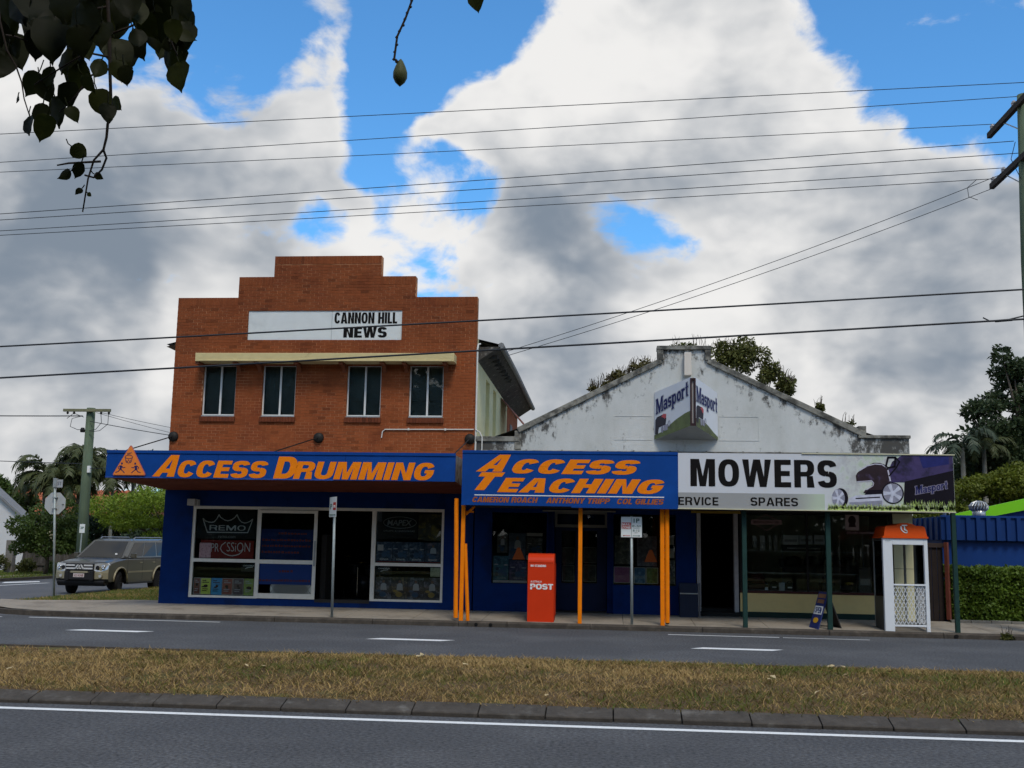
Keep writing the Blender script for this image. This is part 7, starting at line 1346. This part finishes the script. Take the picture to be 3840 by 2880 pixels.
# ------------------------------------------------------------------ branch overhanging the near side of the road
LEAVES= [(-1.461, 2.349, 3.045, 0.108, 0.35, -0.2, -0.91), (-1.432, 2.454, 3.015, 0.135, 0.12, -0.17, -0.98), (-1.258, 2.28, 2.949, 0.115, -0.07, 0.04, -1.0), (-1.446, 2.739, 3.224, 0.098, 0.14, 0.44, -0.89), (-1.485, 2.649, 3.178, 0.102, 0.51, -0.09, -0.86), (-1.301, 2.553, 3.012, 0.1, 0.36, -0.05, -0.93), (-1.155, 2.353, 2.955, 0.053, 0.28, -0.2, -0.94), (-1.145, 2.373, 2.999, 0.073, 0.49, 0.55, -0.68), (-1.245, 2.709, 3.192, 0.097, 0.22, 0.45, -0.87), (-1.183, 2.7, 3.178, 0.067, 0.51, -0.12, -0.85), (-1.078, 2.426, 3.074, 0.063, 0.33, 0.29, -0.9), (-1.17, 2.668, 3.118, 0.05, 0.88, 0.45, -0.18), (-1.273, 2.748, 3.122, 0.062, -0.12, -0.25, -0.96), (-1.182, 2.606, 3.012, 0.061, -0.1, 0.31, -0.95), (-1.134, 2.559, 2.95, 0.084, 0.2, -0.15, -0.97), (-1.588, 2.495, 2.96, 0.078, -0.04, -0.24, -0.97), (-1.66, 2.759, 3.03, 0.076, -0.63, 0.39, -0.67), (-1.488, 2.551, 2.952, 0.058, 0.02, -0.05, -1.0), (-1.612, 2.751, 3.005, 0.065, 0.34, 0.24, -0.91), (-1.52, 2.736, 3.054, 0.088, 0.14, 0.48, -0.87), (-1.425, 2.541, 2.898, 0.069, 0.1, 0.07, -0.99), (-1.483, 2.594, 2.874, 0.08, 0.18, 0.1, -0.98), (-1.388, 2.353, 2.765, 0.053, -0.15, -0.06, -0.99), (-1.626, 2.709, 2.885, 0.061, 0.2, -0.26, -0.94), (-1.343, 2.296, 2.706, 0.062, -0.35, 0.23, -0.91), (-1.344, 2.425, 2.794, 0.043, 0.5, 0.21, -0.84), (-1.33, 2.532, 2.87, 0.075, 0.35, 0.02, -0.94), (-1.435, 2.823, 2.994, 0.047, 0.64, -0.12, -0.76), (-1.296, 2.505, 2.83, 0.053, 0.11, -0.13, -0.99), (-1.434, 2.634, 2.778, 0.053, 0.82, -0.06, -0.57), (-1.354, 2.489, 2.671, 0.041, -0.5, 0.32, -0.8), (-1.378, 2.468, 2.652, 0.035, -0.86, 0.05, -0.5), (-1.517, 2.8, 2.724, 0.024, -0.56, -0.31, -0.77), (-1.239, 2.338, 2.555, 0.013, 0.76, -0.1, -0.64), (-1.419, 2.722, 2.739, 0.025, 0.85, 0.27, -0.46), (-1.218, 2.396, 2.893, 0.057, 0.27, 0.0, -0.96), (-1.186, 2.367, 2.866, 0.048, 0.18, 0.12, -0.98), (-1.237, 2.288, 2.811, 0.046, 0.47, 0.36, -0.8), (-1.681, 2.717, 3.136, 0.025, 0.04, 0.55, -0.83), (-1.635, 2.653, 2.939, 0.02, -0.49, 0.49, -0.72), (-1.137, 2.255, 2.991, 0.081, 0.19, -0.04, -0.98), (-1.341, 2.771, 3.273, 0.099, -0.02, 0.41, -0.91), (-1.158, 2.476, 3.103, 0.083, 0.28, 0.56, -0.78), (-1.386, 2.572, 3.168, 0.099, -0.19, 0.42, -0.89), (-1.372, 2.389, 3.069, 0.098, 0.2, -0.13, -0.97), (-1.477, 2.468, 3.089, 0.113, 0.36, -0.17, -0.92), (-1.539, 2.427, 3.073, 0.1, -0.11, 0.54, -0.83), (-1.325, 2.432, 2.967, 0.058, 0.35, -0.28, -0.89), (-1.208, 2.274, 2.928, 0.071, 0.11, -0.16, -0.98), (-1.344, 2.691, 3.066, 0.057, 0.51, 0.04, -0.86), (-1.284, 2.419, 2.911, 0.052, -0.12, -0.25, -0.96), (-1.451, 2.789, 3.151, 0.073, 0.18, 0.09, -0.98), (-1.429, 2.336, 3.043, 0.101, 0.2, -0.25, -0.95), (-1.125, 2.281, 2.98, 0.065, 0.36, -0.15, -0.92), (-1.486, 2.618, 3.029, 0.075, -0.05, -0.19, -0.98), (-1.256, 2.27, 2.91, 0.076, 0.18, 0.15, -0.97), (-1.125, 2.395, 3.004, 0.068, 0.04, 0.58, -0.81), (-1.055, 2.332, 2.958, 0.055, 0.17, 0.19, -0.97), (-1.38, 2.668, 3.157, 0.089, 0.01, 0.06, -1.0), (-0.395, 2.869, 3.305, 0.063, 0.18, 0.14, -0.97)]
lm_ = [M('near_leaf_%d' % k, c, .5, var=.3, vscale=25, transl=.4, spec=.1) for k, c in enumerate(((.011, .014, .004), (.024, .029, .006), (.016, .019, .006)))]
br_ = thing('tree_branch', (-1.33, 2.5, 3.2), 'dark leafy branch hanging into the top left corner close to the camera', 'branch'); twig = M('twig', (.035, .026, .022), .8, var=.3, vscale=40)
TW = [[(-1.34, 2.496, 3.35), (-1.321, 2.508, 3.144), (-1.316, 2.522, 3.055), (-1.315, 2.536, 2.966), (-1.31, 2.556, 2.835), (-1.32, 2.557, 2.823), (-1.323, 2.562, 2.788), (-1.331, 2.566, 2.755), (-1.323, 2.57, 2.734), (-1.335, 2.574, 2.704), (-1.356, 2.575, 2.683), (-1.38, 2.572, 2.689)], [(-1.329, 2.566, 2.758), (-1.356, 2.568, 2.728), (-1.371, 2.574, 2.68), (-1.385, 2.586, 2.593)], [(-1.338, 2.57, 2.725), (-1.422, 2.563, 2.719), (-1.452, 2.561, 2.713)], [(-1.627, 2.475, 3.3), (-1.603, 2.491, 3.086), (-1.584, 2.504, 3.009), (-1.56, 2.512, 2.968), (-1.545, 2.52, 2.926), (-1.539, 2.527, 2.885), (-1.524, 2.536, 2.838)], [(-1.587, 2.498, 3.048), (-1.561, 2.501, 3.045), (-1.531, 2.505, 3.034)], [(-1.184, 2.514, 3.3), (-1.163, 2.532, 3.088), (-1.153, 2.541, 3.034), (-1.138, 2.547, 3.002)], [(-1.315, 2.536, 2.966), (-1.363, 2.534, 2.948), (-1.404, 2.538, 2.893), (-1.446, 2.541, 2.851)], [(-1.316, 2.522, 3.055), (-1.267, 2.524, 3.074), (-1.219, 2.525, 3.099), (-1.16, 2.529, 3.112)], [(-1.321, 2.511, 3.127), (-1.423, 2.504, 3.107), (-1.513, 2.5, 3.082), (-1.567, 2.491, 3.104)], [(-1.315, 2.531, 2.996), (-1.375, 2.524, 3.007), (-1.446, 2.524, 2.964), (-1.512, 2.524, 2.921)], [(-1.7, 2.45, 3.4), (-1.34, 2.496, 3.35), (-1.184, 2.514, 3.3)]]
for k, t in enumerate(TW): mb = MB(); r0 = .0055 if k in (0, 10) else .0032; mb.tube(t, [r0*(1-.6*i/len(t)) for i in range(len(t))], 6); obj('twig', mb, twig, br_, smooth=True)
def near_leaf(P, size, T, seed, parent, kind=0):
    r = random.Random(seed); T = Vector(T).normalized(); s = T.cross(F); s.normalize(); n = s.cross(T).normalized(); a = r.uniform(-.6, .6); s = (s*math.cos(a)+n*math.sin(a)).normalized(); n = s.cross(T).normalized()
    prof = [(-.5, .0), (-.47, .18), (-.36, .32), (-.18, .40), (.02, .37), (.2, .27), (.34, .14), (.43, .05), (.52, .0)]; mb = MB(); vs = []; P = Vector(P); cup = r.uniform(-.25, .35); bend = r.uniform(-.25, .25)
    for u, w in prof:
        w2 = w*(1+r.uniform(-.06, .06))
        for q in (-1, -.5, 0, .5, 1): vs.append(P+T*u*size+s*(q*w2*size*.95)+n*size*(cup*abs(q)*w2+bend*u*u+.03*math.sin(u*14+q*3)))
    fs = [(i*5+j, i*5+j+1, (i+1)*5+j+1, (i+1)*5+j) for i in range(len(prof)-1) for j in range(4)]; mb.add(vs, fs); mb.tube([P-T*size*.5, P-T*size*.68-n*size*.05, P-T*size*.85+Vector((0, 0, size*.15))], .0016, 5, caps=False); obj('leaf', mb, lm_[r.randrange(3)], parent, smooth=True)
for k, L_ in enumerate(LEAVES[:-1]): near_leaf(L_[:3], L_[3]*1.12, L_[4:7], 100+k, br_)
rl = random.Random(3)
for k in range(46):                                    # the thick of the spray, towards the limb it hangs from
    u = rl.random(); v = rl.random()**1.5; p = Vector((-1.66+.52*u, 2.45+.25*rl.random(), 3.14-.16*v*(1.2-abs(u-.35))+.05*rl.random())); near_leaf(p, rl.uniform(.075, .12), (rl.uniform(-.4, .5), rl.uniform(-.3, .4), -.9), 300+k, br_)
pt = thing('seed_pod', (-.51, 2.42, 2.85), 'single green seed pod dangling on a thin twig at the top of the sky', 'seed pod')
mb = MB(); tw = [(-.45, 2.38, 3.25), (-.471, 2.389, 3.124), (-.488, 2.397, 3.058), (-.504, 2.402, 3.013), (-.524, 2.407, 2.969), (-.531, 2.415, 2.916), (-.521, 2.417, 2.907)]; mb.tube(tw, .0028, 6)
for i in range(1, 6):
    for k in range(3): q = Vector(tw[i]).lerp(Vector(tw[i+1]), k/3); mb.tube([q, q+Vector((.003 if k % 2 else -.003, 0, -.004))], .0035, 5)
obj('twig', mb, twig, pt)
mb = MB(); mb.lathe([(.001, .056), (.006, .05), (.0125, .036), (.0175, .02), (.0175, .008), (.012, -.004), (.004, -.012), (.001, -.015)], (-.5165, 2.422, 2.862), 'z', 16); obj('pod', mb, M('pod_green', (.075, .085, .03), .6, var=.2, vscale=60), pt, smooth=True)
lt = thing('hanging_leaf', (-.39, 2.86, 3.3), 'single dark leaf tip showing at the top edge right of the seed pod', 'leaf'); L_ = LEAVES[-1]; near_leaf(L_[:3], L_[3]*1.1, L_[4:7], 7, lt); mb = MB(); mb.tube([(-.33, 2.8, 3.45), (-.37, 2.84, 3.36), (-.39, 2.868, 3.34)], .002, 5); obj('twig', mb, twig, lt)
